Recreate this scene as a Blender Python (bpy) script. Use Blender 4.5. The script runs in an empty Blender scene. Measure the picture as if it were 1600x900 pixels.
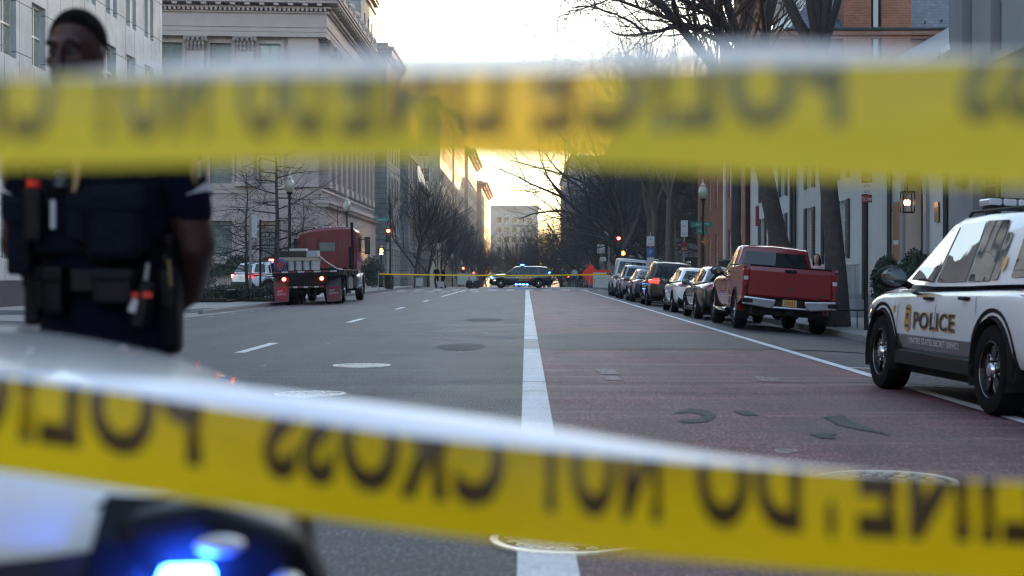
import bpy, bmesh, math, random
from mathutils import Vector, Matrix, noise
from mathutils.bvhtree import BVHTree
R = math.radians
SC = bpy.context.scene
COL = SC.collection
PI = math.pi
# ---------------------------------------------------------------- camera
cam_d = bpy.data.cameras.new("camera"); cam = bpy.data.objects.new("camera", cam_d); COL.objects.link(cam)
cam.location = (0, 0, 1.19); cam.rotation_euler = (R(90 - 0.549), 0, R(0.525))
cam_d.lens = 54; cam_d.sensor_width = 36; cam_d.clip_start = 0.05; cam_d.clip_end = 6000
cam_d.dof.use_dof = True; cam_d.dof.focus_distance = 36; cam_d.dof.aperture_fstop = 2.9; cam_d.dof.aperture_blades = 9
SC.camera = cam
# ---------------------------------------------------------------- world, sun, exposure
SUN_AZ, SUN_EL = 40.0, 10.0
w = bpy.data.worlds.new("World"); SC.world = w; w.use_nodes = True
nt = w.node_tree; nt.nodes.clear()
sky = nt.nodes.new("ShaderNodeTexSky"); sky.sky_type = 'NISHITA'; sky.sun_disc = False
sky.sun_elevation = R(SUN_EL); sky.sun_rotation = R(SUN_AZ); sky.air_density = 1.0; sky.dust_density = 1.5; sky.ozone_density = 1.0
bg = nt.nodes.new("ShaderNodeBackground"); bg.inputs[1].default_value = 0.15
wo = nt.nodes.new("ShaderNodeOutputWorld"); nt.links.new(sky.outputs[0], bg.inputs[0]); nt.links.new(bg.outputs[0], wo.inputs[0])
sd = bpy.data.lights.new("sun", 'SUN'); sun = bpy.data.objects.new("sun", sd); COL.objects.link(sun)
sd.energy = 5.0; sd.angle = R(0.5); sd.color = (1.0, 0.62, 0.32)
sun.rotation_euler = Vector((math.sin(R(SUN_AZ)) * math.cos(R(SUN_EL)), math.cos(R(SUN_AZ)) * math.cos(R(SUN_EL)), math.sin(R(SUN_EL)))).to_track_quat('Z', 'Y').to_euler()
SC.view_settings.view_transform = 'Standard'; SC.view_settings.look = 'None'; SC.view_settings.gamma = 1.0
SC.view_settings.use_curve_mapping = False; SC.view_settings.exposure = 2.32
SC.render.engine = 'CYCLES'
SC.cycles.use_denoising = True; SC.cycles.max_bounces = 5; SC.cycles.diffuse_bounces = 3; SC.cycles.glossy_bounces = 3
SC.cycles.transmission_bounces = 4; SC.cycles.transparent_max_bounces = 8; SC.cycles.caustics_reflective = False; SC.cycles.caustics_refractive = False
SC.cycles.sample_clamp_indirect = 6.0; SC.cycles.pixel_filter_type = 'BLACKMAN_HARRIS'; SC.cycles.filter_width = 1.15

# ---------------------------------------------------------------- materials
def nodes_of(name):
    m = bpy.data.materials.new(name); m.use_nodes = True; t = m.node_tree; t.nodes.clear()
    o = t.nodes.new("ShaderNodeOutputMaterial"); b = t.nodes.new("ShaderNodeBsdfPrincipled")
    t.links.new(b.outputs[0], o.inputs[0]); return m, t, b
def N(t, typ, **kw):
    n = t.nodes.new(typ)
    for k, v in kw.items():
        if k.startswith('i_'): n.inputs[k[2:].replace('_', ' ')].default_value = v
        else: setattr(n, k, v)
    return n
def c4(c): return (c[0], c[1], c[2], 1)
def mat(name, col, rough=0.5, metal=0.0, var=0.12, scale=6.0, coat=0.0, spec=0.5, bump=0.0, bscale=60.0, col2=None):
    """procedural material: base colour mottled by noise, roughness mottled too"""
    m, t, b = nodes_of(name)
    geo = N(t, "ShaderNodeTexCoord"); nz = N(t, "ShaderNodeTexNoise", i_Scale=scale, i_Detail=5.0)
    t.links.new(geo.outputs['Object'], nz.inputs['Vector'])
    ramp = N(t, "ShaderNodeMixRGB"); lo = [max(0, c * (1 - var)) for c in col]; hi = [min(1, c * (1 + var)) for c in (col2 or col)]
    ramp.inputs[1].default_value = c4(lo); ramp.inputs[2].default_value = c4(hi)
    t.links.new(nz.outputs['Fac'], ramp.inputs[0]); t.links.new(ramp.outputs[0], b.inputs['Base Color'])
    mr = N(t, "ShaderNodeMapRange"); mr.inputs['To Min'].default_value = max(0.02, rough * 0.85); mr.inputs['To Max'].default_value = min(1, rough * 1.15)
    t.links.new(nz.outputs['Fac'], mr.inputs['Value']); t.links.new(mr.outputs[0], b.inputs['Roughness'])
    b.inputs['Metallic'].default_value = metal; b.inputs['Coat Weight'].default_value = coat; b.inputs['Coat Roughness'].default_value = 0.04
    b.inputs['Specular IOR Level'].default_value = spec
    if bump:
        n2 = N(t, "ShaderNodeTexNoise", i_Scale=bscale, i_Detail=4.0); t.links.new(geo.outputs['Object'], n2.inputs['Vector'])
        bp = N(t, "ShaderNodeBump"); bp.inputs['Strength'].default_value = bump; bp.inputs['Distance'].default_value = 0.02
        t.links.new(n2.outputs['Fac'], bp.inputs['Height']); t.links.new(bp.outputs[0], b.inputs['Normal'])
    return m
def emis(name, col, st):
    m, t, b = nodes_of(name)
    b.inputs['Base Color'].default_value = c4(col); b.inputs['Emission Color'].default_value = c4(col); b.inputs['Emission Strength'].default_value = st
    return m
def masonry(name, c1, c2, mortar, bw, bh, msize=0.012, var=0.25, rough=0.85, bump=0.4, offset=0.5, spec=0.3):
    """coursed stone or brick mapped on any upright wall from its position and facing"""
    m, t, b = nodes_of(name)
    g = N(t, "ShaderNodeNewGeometry"); sp = N(t, "ShaderNodeSeparateXYZ"); sn = N(t, "ShaderNodeSeparateXYZ")
    t.links.new(g.outputs['Position'], sp.inputs[0]); t.links.new(g.outputs['True Normal'], sn.inputs[0])
    ab = N(t, "ShaderNodeMath", operation='ABSOLUTE'); t.links.new(sn.outputs[0], ab.inputs[0])
    gt = N(t, "ShaderNodeMath", operation='GREATER_THAN'); gt.inputs[1].default_value = 0.6; t.links.new(ab.outputs[0], gt.inputs[0])
    mx = N(t, "ShaderNodeMix"); t.links.new(gt.outputs[0], mx.inputs['Factor']); t.links.new(sp.outputs[0], mx.inputs['A']); t.links.new(sp.outputs[1], mx.inputs['B'])
    cb = N(t, "ShaderNodeCombineXYZ"); t.links.new(mx.outputs[0], cb.inputs[0]); t.links.new(sp.outputs[2], cb.inputs[1])
    br = N(t, "ShaderNodeTexBrick"); br.offset = offset; t.links.new(cb.outputs[0], br.inputs['Vector'])
    br.inputs['Color1'].default_value = c4(c1); br.inputs['Color2'].default_value = c4(c2); br.inputs['Mortar'].default_value = c4(mortar)
    br.inputs['Scale'].default_value = 1.0; br.inputs['Brick Width'].default_value = bw; br.inputs['Row Height'].default_value = bh
    br.inputs['Mortar Size'].default_value = msize; br.inputs['Mortar Smooth'].default_value = 0.2
    nz = N(t, "ShaderNodeTexNoise", i_Scale=0.7, i_Detail=8.0, i_Roughness=0.65); t.links.new(g.outputs['Position'], nz.inputs['Vector'])
    mr = N(t, "ShaderNodeMapRange"); mr.inputs['From Min'].default_value = 0.3; mr.inputs['From Max'].default_value = 0.7
    mr.inputs['To Min'].default_value = 1 - var; mr.inputs['To Max'].default_value = 1 + var * 0.5
    t.links.new(nz.outputs['Fac'], mr.inputs['Value'])
    ml = N(t, "ShaderNodeVectorMath", operation='MULTIPLY'); t.links.new(br.outputs['Color'], ml.inputs[0]); t.links.new(mr.outputs[0], ml.inputs[1])
    t.links.new(ml.outputs[0], b.inputs['Base Color']); b.inputs['Roughness'].default_value = rough; b.inputs['Specular IOR Level'].default_value = spec
    if bump:
        bp = N(t, "ShaderNodeBump"); bp.inputs['Strength'].default_value = bump; bp.inputs['Distance'].default_value = 0.02; bp.invert = True
        t.links.new(br.outputs['Fac'], bp.inputs['Height']); t.links.new(bp.outputs[0], b.inputs['Normal'])
    return m
def asphalt(name, base, dark, light, wear_dir=True, stains=0.5, rough=0.72, bump=0.6, worn=None):
    m, t, b = nodes_of(name)
    g = N(t, "ShaderNodeNewGeometry")
    n1 = N(t, "ShaderNodeTexNoise", i_Scale=90.0, i_Detail=3.0, i_Roughness=0.7); t.links.new(g.outputs['Position'], n1.inputs['Vector'])
    mp = N(t, "ShaderNodeMapping"); mp.inputs['Scale'].default_value = (0.9, 0.10, 1) if wear_dir else (0.3, 0.3, 1)
    t.links.new(g.outputs['Position'], mp.inputs['Vector'])
    n2 = N(t, "ShaderNodeTexNoise", i_Scale=1.4, i_Detail=6.0, i_Roughness=0.6); t.links.new(mp.outputs[0], n2.inputs['Vector'])
    n3 = N(t, "ShaderNodeTexNoise", i_Scale=0.55, i_Detail=7.0, i_Roughness=0.65); t.links.new(g.outputs['Position'], n3.inputs['Vector'])
    # cross-road drag marks
    mq = N(t, "ShaderNodeMapping"); mq.inputs['Scale'].default_value = (0.16, 2.2, 1); t.links.new(g.outputs['Position'], mq.inputs['Vector'])
    n4 = N(t, "ShaderNodeTexNoise", i_Scale=1.2, i_Detail=6.0, i_Roughness=0.7); t.links.new(mq.outputs[0], n4.inputs['Vector'])
    r1 = N(t, "ShaderNodeValToRGB"); e = r1.color_ramp.elements
    e[0].position = 0.38; e[0].color = c4(dark); e[1].position = 0.66; e[1].color = c4(light); k = e.new(0.5); k.color = c4(base)
    n5 = N(t, "ShaderNodeTexNoise", i_Scale=48.0, i_Detail=2.0, i_Roughness=0.8); m5 = N(t, "ShaderNodeMapping"); m5.inputs['Scale'].default_value = (1, 0.32, 1); t.links.new(g.outputs['Position'], m5.inputs['Vector']); t.links.new(m5.outputs[0], n5.inputs['Vector']); mm = N(t, "ShaderNodeMix"); mm.inputs['Factor'].default_value = 0.7
    t.links.new(n1.outputs['Fac'], mm.inputs['A']); t.links.new(n5.outputs['Fac'], mm.inputs['B']); t.links.new(mm.outputs[0], r1.inputs[0])
    def mulrange(src, prev, a, c, lo, hi):
        mr = N(t, "ShaderNodeMapRange"); mr.inputs['From Min'].default_value = a; mr.inputs['From Max'].default_value = c
        mr.inputs['To Min'].default_value = lo; mr.inputs['To Max'].default_value = hi; t.links.new(src, mr.inputs['Value'])
        v = N(t, "ShaderNodeVectorMath", operation='MULTIPLY'); t.links.new(prev, v.inputs[0]); t.links.new(mr.outputs[0], v.inputs[1]); return v.outputs[0]
    o = mulrange(n2.outputs['Fac'], r1.outputs[0], 0.3, 0.7, 1 - stains * 0.4, 1 + stains * 0.4)
    o = mulrange(n3.outputs['Fac'], o, 0.35, 0.68, 1 - stains * 0.45, 1 + stains * 0.35)
    o = mulrange(n4.outputs['Fac'], o, 0.35, 0.65, 1 - stains * 0.35, 1 + stains * 0.3)
    if worn:
        mr = N(t, "ShaderNodeMapRange"); mr.inputs['From Min'].default_value = 0.56; mr.inputs['From Max'].default_value = 0.66; t.links.new(n4.outputs['Fac'], mr.inputs['Value'])
        m2 = N(t, "ShaderNodeMath", operation='MULTIPLY'); t.links.new(mr.outputs[0], m2.inputs[0]); t.links.new(n1.outputs['Fac'], m2.inputs[1])
        mx = N(t, "ShaderNodeMixRGB"); t.links.new(m2.outputs[0], mx.inputs[0]); t.links.new(o, mx.inputs[1]); mx.inputs[2].default_value = c4(worn); o = mx.outputs[0]
    t.links.new(o, b.inputs['Base Color'])
    mr = N(t, "ShaderNodeMapRange"); mr.inputs['To Min'].default_value = rough - 0.16; mr.inputs['To Max'].default_value = rough + 0.16
    t.links.new(n3.outputs['Fac'], mr.inputs['Value']); t.links.new(mr.outputs[0], b.inputs['Roughness'])
    bp = N(t, "ShaderNodeBump"); bp.inputs['Strength'].default_value = bump; bp.inputs['Distance'].default_value = 0.012
    t.links.new(n1.outputs['Fac'], bp.inputs['Height']); t.links.new(bp.outputs[0], b.inputs['Normal'])
    return m
def glass(name, col=(0.012, 0.015, 0.018), rough=0.03):
    m, t, b = nodes_of(name)
    nz = N(t, "ShaderNodeTexNoise", i_Scale=1.1, i_Detail=2.0); tc = N(t, "ShaderNodeTexCoord"); t.links.new(tc.outputs['Object'], nz.inputs['Vector'])
    bp = N(t, "ShaderNodeBump"); bp.inputs['Strength'].default_value = 0.08; bp.inputs['Distance'].default_value = 0.05
    t.links.new(nz.outputs['Fac'], bp.inputs['Height']); t.links.new(bp.outputs[0], b.inputs['Normal'])
    b.inputs['Base Color'].default_value = c4(col); b.inputs['Roughness'].default_value = rough; b.inputs['Specular IOR Level'].default_value = 0.9
    b.inputs['IOR'].default_value = 1.6
    return m

M = {}
M['asphalt'] = asphalt('asphalt', (0.027, 0.028, 0.033), (0.008, 0.008, 0.010), (0.20, 0.20, 0.205), stains=1.0, rough=0.6, bump=1.0)
M['buslane'] = asphalt('bus lane paint', (0.105, 0.022, 0.030), (0.035, 0.012, 0.016), (0.36, 0.17, 0.175), stains=0.95, rough=0.58, bump=1.0, worn=(0.3, 0.23, 0.22))
M['patch'] = asphalt('fresh asphalt patch', (0.014, 0.016, 0.018), (0.006, 0.006, 0.007), (0.05, 0.05, 0.05), stains=0.5, rough=0.7)
M['fadedmark'] = asphalt('faded lane mark', (0.17, 0.10, 0.105), (0.06, 0.03, 0.035), (0.42, 0.33, 0.32), stains=0.8, rough=0.6, bump=0.6)
M['oldband'] = asphalt('worn asphalt band', (0.030, 0.030, 0.034), (0.012, 0.012, 0.013), (0.11, 0.10, 0.10), stains=0.7, rough=0.6, worn=(0.12, 0.07, 0.07))
M['linepaint'] = asphalt('road line paint', (0.62, 0.63, 0.65), (0.5, 0.5, 0.5), (0.72, 0.72, 0.72), stains=0.28, rough=0.6, bump=0.2)
M['wornline'] = asphalt('worn road line paint', (0.34, 0.33, 0.33), (0.2, 0.2, 0.2), (0.5, 0.5, 0.5), stains=0.6, rough=0.6, bump=0.2)
M['concrete'] = asphalt('sidewalk concrete', (0.26, 0.26, 0.255), (0.2, 0.2, 0.2), (0.33, 0.33, 0.32), stains=0.35, wear_dir=False, bump=0.2, rough=0.8)
M['kerb'] = mat('granite kerb', (0.2, 0.2, 0.2), 0.8, scale=9, var=0.25, bump=0.3)
M['apron'] = asphalt('apron concrete', (0.22, 0.225, 0.225), (0.17, 0.17, 0.17), (0.27, 0.27, 0.27), stains=0.4, wear_dir=False, bump=0.2, rough=0.8)
M['earth'] = mat('park ground', (0.05, 0.055, 0.035), 0.95, scale=1.5, var=0.4, bump=0.5)
M['manhole'] = mat('cast iron polished by traffic', (0.70, 0.67, 0.62), 0.36, 0.5, scale=30, var=0.3)
M['darkiron'] = mat('dark iron', (0.05, 0.05, 0.05), 0.5, 0.6)
M['blackpaint'] = mat('black painted metal', (0.012, 0.013, 0.015), 0.35, 0.3, scale=12)
M['panelstone'] = masonry('pale limestone panels', (0.43, 0.435, 0.45), (0.46, 0.465, 0.48), (0.14, 0.14, 0.15), 1.55, 1.75, 0.022, 0.26, offset=0.0)
M['granite'] = masonry('dark granite base', (0.06, 0.062, 0.07), (0.075, 0.075, 0.08), (0.03, 0.03, 0.03), 1.6, 0.9, 0.01, 0.2, rough=0.3)
M['pinkstone'] = masonry('pinkish limestone ashlar', (0.37, 0.29, 0.27), (0.41, 0.325, 0.30), (0.24, 0.2, 0.19), 1.5, 0.62, 0.012, 0.22)
M['pinksmooth'] = mat('smooth carved limestone', (0.39, 0.305, 0.285), 0.85, scale=1.2, var=0.18, bump=0.15, bscale=20)
M['carved'] = mat('weathered carved limestone', (0.24, 0.19, 0.175), 0.9, scale=5, var=0.35, bump=0.6, bscale=12)
M['greystone'] = masonry('grey rusticated stone', (0.25, 0.245, 0.25), (0.29, 0.285, 0.285), (0.1, 0.1, 0.1), 1.1, 0.5, 0.02, 0.25, bump=0.8)
M['tan'] = masonry('tan stone', (0.42, 0.35, 0.27), (0.45, 0.38, 0.3), (0.3, 0.25, 0.2), 1.3, 0.7, 0.012, 0.2)
M['paletan'] = masonry('pale tan concrete', (0.38, 0.36, 0.33), (0.4, 0.38, 0.35), (0.28, 0.26, 0.24), 1.8, 3.4, 0.02, 0.15, offset=0)
M['darkstone'] = masonry('dark stone', (0.13, 0.125, 0.12), (0.16, 0.15, 0.145), (0.08, 0.08, 0.08), 1.2, 0.6, 0.015, 0.25)
M['brick'] = masonry('red brick', (0.21, 0.055, 0.028), (0.29, 0.085, 0.045), (0.24, 0.16, 0.12), 0.23, 0.085, 0.012, 0.3)
M['oldbrick'] = masonry('old painted brick', (0.24, 0.10, 0.075), (0.3, 0.13, 0.095), (0.22, 0.16, 0.14), 0.23, 0.085, 0.012, 0.3)
M['stucco'] = mat('pale stucco', (0.46, 0.455, 0.44), 0.9, scale=0.8, var=0.14, bump=0.35, bscale=30)
M['greystucco'] = mat('grey stucco', (0.25, 0.245, 0.25), 0.9, scale=0.7, var=0.16, bump=0.35, bscale=30)
M['slate'] = masonry('slate roof', (0.065, 0.08, 0.11), (0.10, 0.12, 0.16), (0.05, 0.055, 0.07), 0.28, 0.2, 0.02, 0.25, rough=0.5)
M['mansard'] = masonry('blue slate mansard', (0.16, 0.21, 0.28), (0.2, 0.25, 0.33), (0.1, 0.12, 0.15), 0.4, 0.3, 0.02, 0.2, rough=0.5)
M['whitetrim'] = mat('white trim paint', (0.62, 0.61, 0.58), 0.6, scale=4)
M['framemetal'] = mat('pale window frame', (0.5, 0.49, 0.46), 0.4, 0.3)
M['greenframe'] = mat('grey green window frame', (0.17, 0.19, 0.18), 0.6)
M['shutter'] = mat('black green shutter paint', (0.018, 0.024, 0.026), 0.5, scale=20)
M['glass'] = glass('window glass', (0.03, 0.04, 0.042), 0.04)
M['palepane'] = mat('blind behind pane', (0.14, 0.17, 0.16), 0.12, coat=0.8, var=0.3, scale=1.5)
M['carglass'] = glass('car glass', (0.006, 0.007, 0.009), 0.03); M['carglass'].node_tree.nodes['Principled BSDF'].inputs['Specular IOR Level'].default_value = 0.45; M['skyglass'] = glass('sky reflecting car glass', (0.008, 0.01, 0.012), 0.015); M['skyglass'].node_tree.nodes['Principled BSDF'].inputs['IOR'].default_value = 2.6; M['goldprint'] = mat('bright gold print', (.85, .48, .12), .5); M['gunmetal'] = mat('glossy black metal', (.09, .09, .095), .22, .9)
M['bark'] = mat('tree bark', (0.035, 0.03, 0.028), 0.95, scale=8, var=0.5, bump=0.9, bscale=14, col2=(0.06, 0.052, 0.048))
M['palebark'] = mat('brown bark', (0.085, 0.068, 0.055), 0.95, scale=8, var=0.4, bump=0.9, bscale=14)
M['twig'] = mat('twigs', (0.032, 0.027, 0.025), 0.95, scale=8, var=0.4)
M['bud'] = mat('budding twigs', (0.075, 0.045, 0.032), 0.95, scale=3, var=0.4)
M['leaf'] = mat('dark green leaves', (0.018, 0.034, 0.016), 0.6, scale=3, var=0.6)
M['leaf2'] = mat('mid green leaves', (0.035, 0.055, 0.022), 0.6, scale=3, var=0.5)
M['tyre'] = mat('tyre rubber', (0.006, 0.006, 0.007), 0.9, scale=20, bump=0.3, spec=.12)
M['rimblack'] = mat('black steel rim', (0.01, 0.01, 0.011), 0.35, 0.5)
M['rimalloy'] = mat('alloy rim', (0.35, 0.35, 0.36), 0.3, 0.9)
M['chrome'] = mat('chrome', (0.7, 0.7, 0.72), 0.12, 1.0, var=0.05)
M['trim'] = mat('black plastic trim', (0.010, 0.010, 0.011), 0.6, scale=14, spec=.18)
M['under'] = mat('dark underbody', (0.006, 0.006, 0.006), 0.9)
M['tail'] = mat('red tail lamp lens', (0.22, 0.008, 0.01), 0.12, coat=0.8)
M['taillit'] = emis('lit red tail lamp', (1.0, 0.05, 0.03), 7)
M['taildim'] = emis('faintly lit tail lamp', (1.0, 0.04, 0.03), 0.7)
M['lamp'] = mat('clear lamp lens', (0.5, 0.5, 0.52), 0.08, coat=1.0)
M['red_e'] = emis('red signal light', (1.0, 0.045, 0.02), 14)
M['hand_e'] = emis('orange hand signal', (1.0, 0.17, 0.02), 9)
M['blue_e'] = emis('blue emergency light', (0.03, 0.16, 1.0), 30)
M['bluehot_e'] = emis('bright blue emergency light', (0.018, 0.10, 1.0), 24)
M['redflash_e'] = emis('red emergency light', (1.0, 0.06, 0.05), 22)
M['warm_e'] = emis('warm lamp glow', (1.0, 0.62, 0.25), 9)
M['amber_e'] = emis('amber marker', (1.0, 0.3, 0.03), 5)
M['globe'] = mat('frosted lamp globe', (0.36, 0.34, 0.26), 0.25, coat=0.4)
M['gold'] = mat('gold vinyl', (0.62, 0.33, 0.07), 0.35, 0.25, scale=20)
M['blackvinyl'] = mat('black vinyl', (0.015, 0.014, 0.016), 0.35)
M['whitevinyl'] = mat('white vinyl', (0.7, 0.7, 0.72), 0.45)
M['signgreen'] = mat('green sign', (0.01, 0.19, 0.13), 0.4)
M['signblue'] = mat('blue sign', (0.02, 0.1, 0.35), 0.4)
M['signred'] = mat('red sign print', (0.22, 0.02, 0.025), 0.5)
M['signwhite'] = mat('white sign board', (0.5, 0.5, 0.49), 0.5)
M['orange'] = mat('fluorescent orange', (0.75, 0.03, 0.008), 0.6)
M['galv'] = mat('galvanised steel', (0.3, 0.31, 0.32), 0.5, 0.6)
M['wood'] = mat('weathered deck boards', (0.13, 0.075, 0.05), 0.8, scale=14, var=0.4)
M['cream'] = mat('cream cloth', (0.6, 0.48, 0.42), 0.9)
M['navy'] = mat('navy uniform cloth', (0.0028, 0.0045, 0.014), 0.95, scale=30, var=0.35, bump=0.35, bscale=70, spec=.12)
M['navyvest'] = mat('dark navy nylon', (0.0025, 0.0048, 0.012), 0.75, scale=40, var=0.4, bump=0.5, bscale=90, spec=.14)
M['blackleather'] = mat('black gear', (0.002, 0.0028, 0.0055), 0.45, scale=20, spec=.2)
M['skin'] = mat('dark brown skin', (0.052, 0.021, 0.017), 0.45, scale=12, var=0.25, spec=0.4, bump=0.2)
M['lightskin'] = mat('light skin', (0.42, 0.25, 0.18), 0.6)
M['hair'] = mat('black hair', (0.005, 0.004, 0.004), 0.95, spec=.05, scale=90, var=0.4, bump=0.6, bscale=160)
M['silverstripe'] = mat('silver braid', (0.42, 0.42, 0.45), 0.5)
M['eyewhite'] = mat('eye white', (0.09, 0.07, 0.065), 0.6)
M['oldgold'] = mat('dull gold metal', (.26, .17, .08), .5, .3)
M['lanternbulb'] = emis('lantern bulb glow', (1.0, .5, .15), 7)

# ---------------------------------------------------------------- mesh helpers
class MB:
    def __init__(s): s.v = []; s.f = []; s.mi = []; s.cur = 0
    def add(s, vs, fs):
        o = len(s.v); s.v += [tuple(p) for p in vs]; s.f += [tuple(i + o for i in f) for f in fs]; s.mi += [s.cur] * len(fs)
    def box(s, c, d, rot=None):
        x, y, z = d[0] / 2, d[1] / 2, d[2] / 2
        vs = [Vector((a * x, b * y, e * z)) for a in (-1, 1) for b in (-1, 1) for e in (-1, 1)]
        if rot is not None: vs = [rot @ p for p in vs]
        c = Vector(c); s.add([p + c for p in vs], [(0, 1, 3, 2), (4, 6, 7, 5), (0, 4, 5, 1), (2, 3, 7, 6), (0, 2, 6, 4), (1, 5, 7, 3)])
    def bb(s, x0, x1, y0, y1, z0, z1): s.box(((x0 + x1) / 2, (y0 + y1) / 2, (z0 + z1) / 2), (abs(x1 - x0), abs(y1 - y0), abs(z1 - z0)))
    def tube(s, pts, rs, n=8, cap=True):
        pts = [Vector(p) for p in pts]
        if not hasattr(rs, '__len__'): rs = [rs] * len(pts)
        vs = []; up = None
        for i, p in enumerate(pts):
            d = (pts[min(i + 1, len(pts) - 1)] - pts[max(i - 1, 0)]).normalized()
            if up is None: up = Vector((0, 0, 1)) if abs(d.z) < 0.9 else Vector((1, 0, 0))
            a = d.cross(up)
            if a.length < 1e-4: a = d.orthogonal()
            a.normalize(); b = a.cross(d); up = b
            for k in range(n):
                t = 2 * PI * k / n; vs.append(p + (a * math.cos(t) + b * math.sin(t)) * rs[i])
        fs = [(i * n + k, i * n + (k + 1) % n, (i + 1) * n + (k + 1) % n, (i + 1) * n + k) for i in range(len(pts) - 1) for k in range(n)]
        if cap: fs += [tuple(range(n))[::-1], tuple((len(pts) - 1) * n + k for k in range(n))]
        s.add(vs, fs)
    def lathe(s, prof, c=(0, 0, 0), axis='Z', n=16, cap=True):
        """prof: list of (radius, height)"""
        c = Vector(c); vs = []
        for r, h in prof:
            for k in range(n):
                t = 2 * PI * k / n; a, b = r * math.cos(t), r * math.sin(t)
                vs.append(c + (Vector((a, b, h)) if axis == 'Z' else Vector((h, a, b)) if axis == 'X' else Vector((a, h, b))))
        fs = [(i * n + k, i * n + (k + 1) % n, (i + 1) * n + (k + 1) % n, (i + 1) * n + k) for i in range(len(prof) - 1) for k in range(n)]
        if cap: fs += [tuple(range(n))[::-1], tuple((len(prof) - 1) * n + k for k in range(n))]
        s.add(vs, fs)
    def ell(s, c, r, n=14, m=9, rot=None):
        c = Vector(c); vs = []
        for i in range(m + 1):
            ph = PI * i / m
            for k in range(n):
                t = 2 * PI * k / n; p = Vector((r[0] * math.sin(ph) * math.cos(t), r[1] * math.sin(ph) * math.sin(t), r[2] * math.cos(ph)))
                vs.append(c + (rot @ p if rot is not None else p))
        s.add(vs, [(i * n + k, (i + 1) * n + k, (i + 1) * n + (k + 1) % n, i * n + (k + 1) % n) for i in range(m) for k in range(n)])
    def prism(s, poly, axis, a, b):
        """extrude a 2-D polygon along an axis between a and b (X: poly=(y,z); Y: (x,z); Z: (x,y))"""
        f = {'X': lambda p, t: (t, p[0], p[1]), 'Y': lambda p, t: (p[0], t, p[1]), 'Z': lambda p, t: (p[0], p[1], t)}[axis]
        n = len(poly); s.add([f(p, a) for p in poly] + [f(p, b) for p in poly],
            [tuple(range(n)), tuple(range(n, 2 * n))[::-1]] + [(i, i + n, (i + 1) % n + n, (i + 1) % n) for i in range(n)])
    def build(s, name, m, parent=None, smooth=False, bevel=0.0, seg=1, world=False, fix=True, sub=0):
        me = bpy.data.meshes.new(name); me.from_pydata(s.v, [], s.f)
        ms = m if isinstance(m, (list, tuple)) else [m]
        for q in ms: me.materials.append(q)
        if len(ms) > 1: me.polygons.foreach_set('material_index', s.mi)
        if fix and len(s.f) < 40000:
            b = bmesh.new(); b.from_mesh(me); bmesh.ops.remove_doubles(b, verts=b.verts, dist=1e-5) if smooth else None
            bmesh.ops.recalc_face_normals(b, faces=b.faces); b.to_mesh(me); b.free()
        if smooth: me.shade_smooth(); me.set_sharp_from_angle(angle=R(38))
        o = bpy.data.objects.new(name, me); COL.objects.link(o)
        if parent is not None:
            o.parent = parent
            if world and parent.parent is None: o.matrix_parent_inverse = Matrix.Translation(-Vector(parent.location))
        if bevel:
            md = o.modifiers.new('bevel', 'BEVEL'); md.width = bevel; md.segments = seg; md.limit_method = 'ANGLE'; md.angle_limit = R(40)
        if sub:
            md = o.modifiers.new('sub', 'SUBSURF'); md.levels = sub; md.render_levels = sub
        return o
def root_of(o):
    while o.parent: o = o.parent
    return o
def tag(o, label=None, cat=None, group=None, kind=None):
    if label: o['label'] = label
    if cat: o['category'] = cat
    if group: o['group'] = group
    if kind: o['kind'] = kind
    return o
def thing(name, label, cat, loc=(0, 0, 0), rz=0, group=None):
    o = bpy.data.objects.new(name, None); COL.objects.link(o); o.location = loc; o.rotation_euler = (0, 0, rz); o.empty_display_size = 0.3
    return tag(o, label, cat, group)
def kids(o): return [c for c in COL.objects if c.parent == o]
_kc = {}
def dup(root, loc, rz=0.0, label=None, group=None, scale=None):
    """copy a thing with its parts and sub-parts"""
    r = root.copy(); COL.objects.link(r); r.location = loc; r.rotation_euler = (root.rotation_euler[0], root.rotation_euler[1], rz)
    if scale: r.scale = (scale, scale, scale)
    if label: r['label'] = label
    if group: r['group'] = group
    if root.name not in _kc: _kc[root.name] = [(c, kids(c)) for c in kids(root)]
    for c, gs in _kc[root.name]:
        d = c.copy(); COL.objects.link(d); d.parent = r
        for g in gs:
            e = g.copy(); COL.objects.link(e); e.parent = d
    return r
def crest(y): return 0.0 if y < 132 else -0.022 * (min(y, 420) - 132)
def gz(x, y):
    t = abs(x + 2.15); t = min(t, 8.9)
    return (-0.0167 * max(0, t - 5.5) ** 2 if t > 5.5 else 0.0) + crest(y)
KL, KR = -9.8, 6.75
SWZ = 0.02
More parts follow.
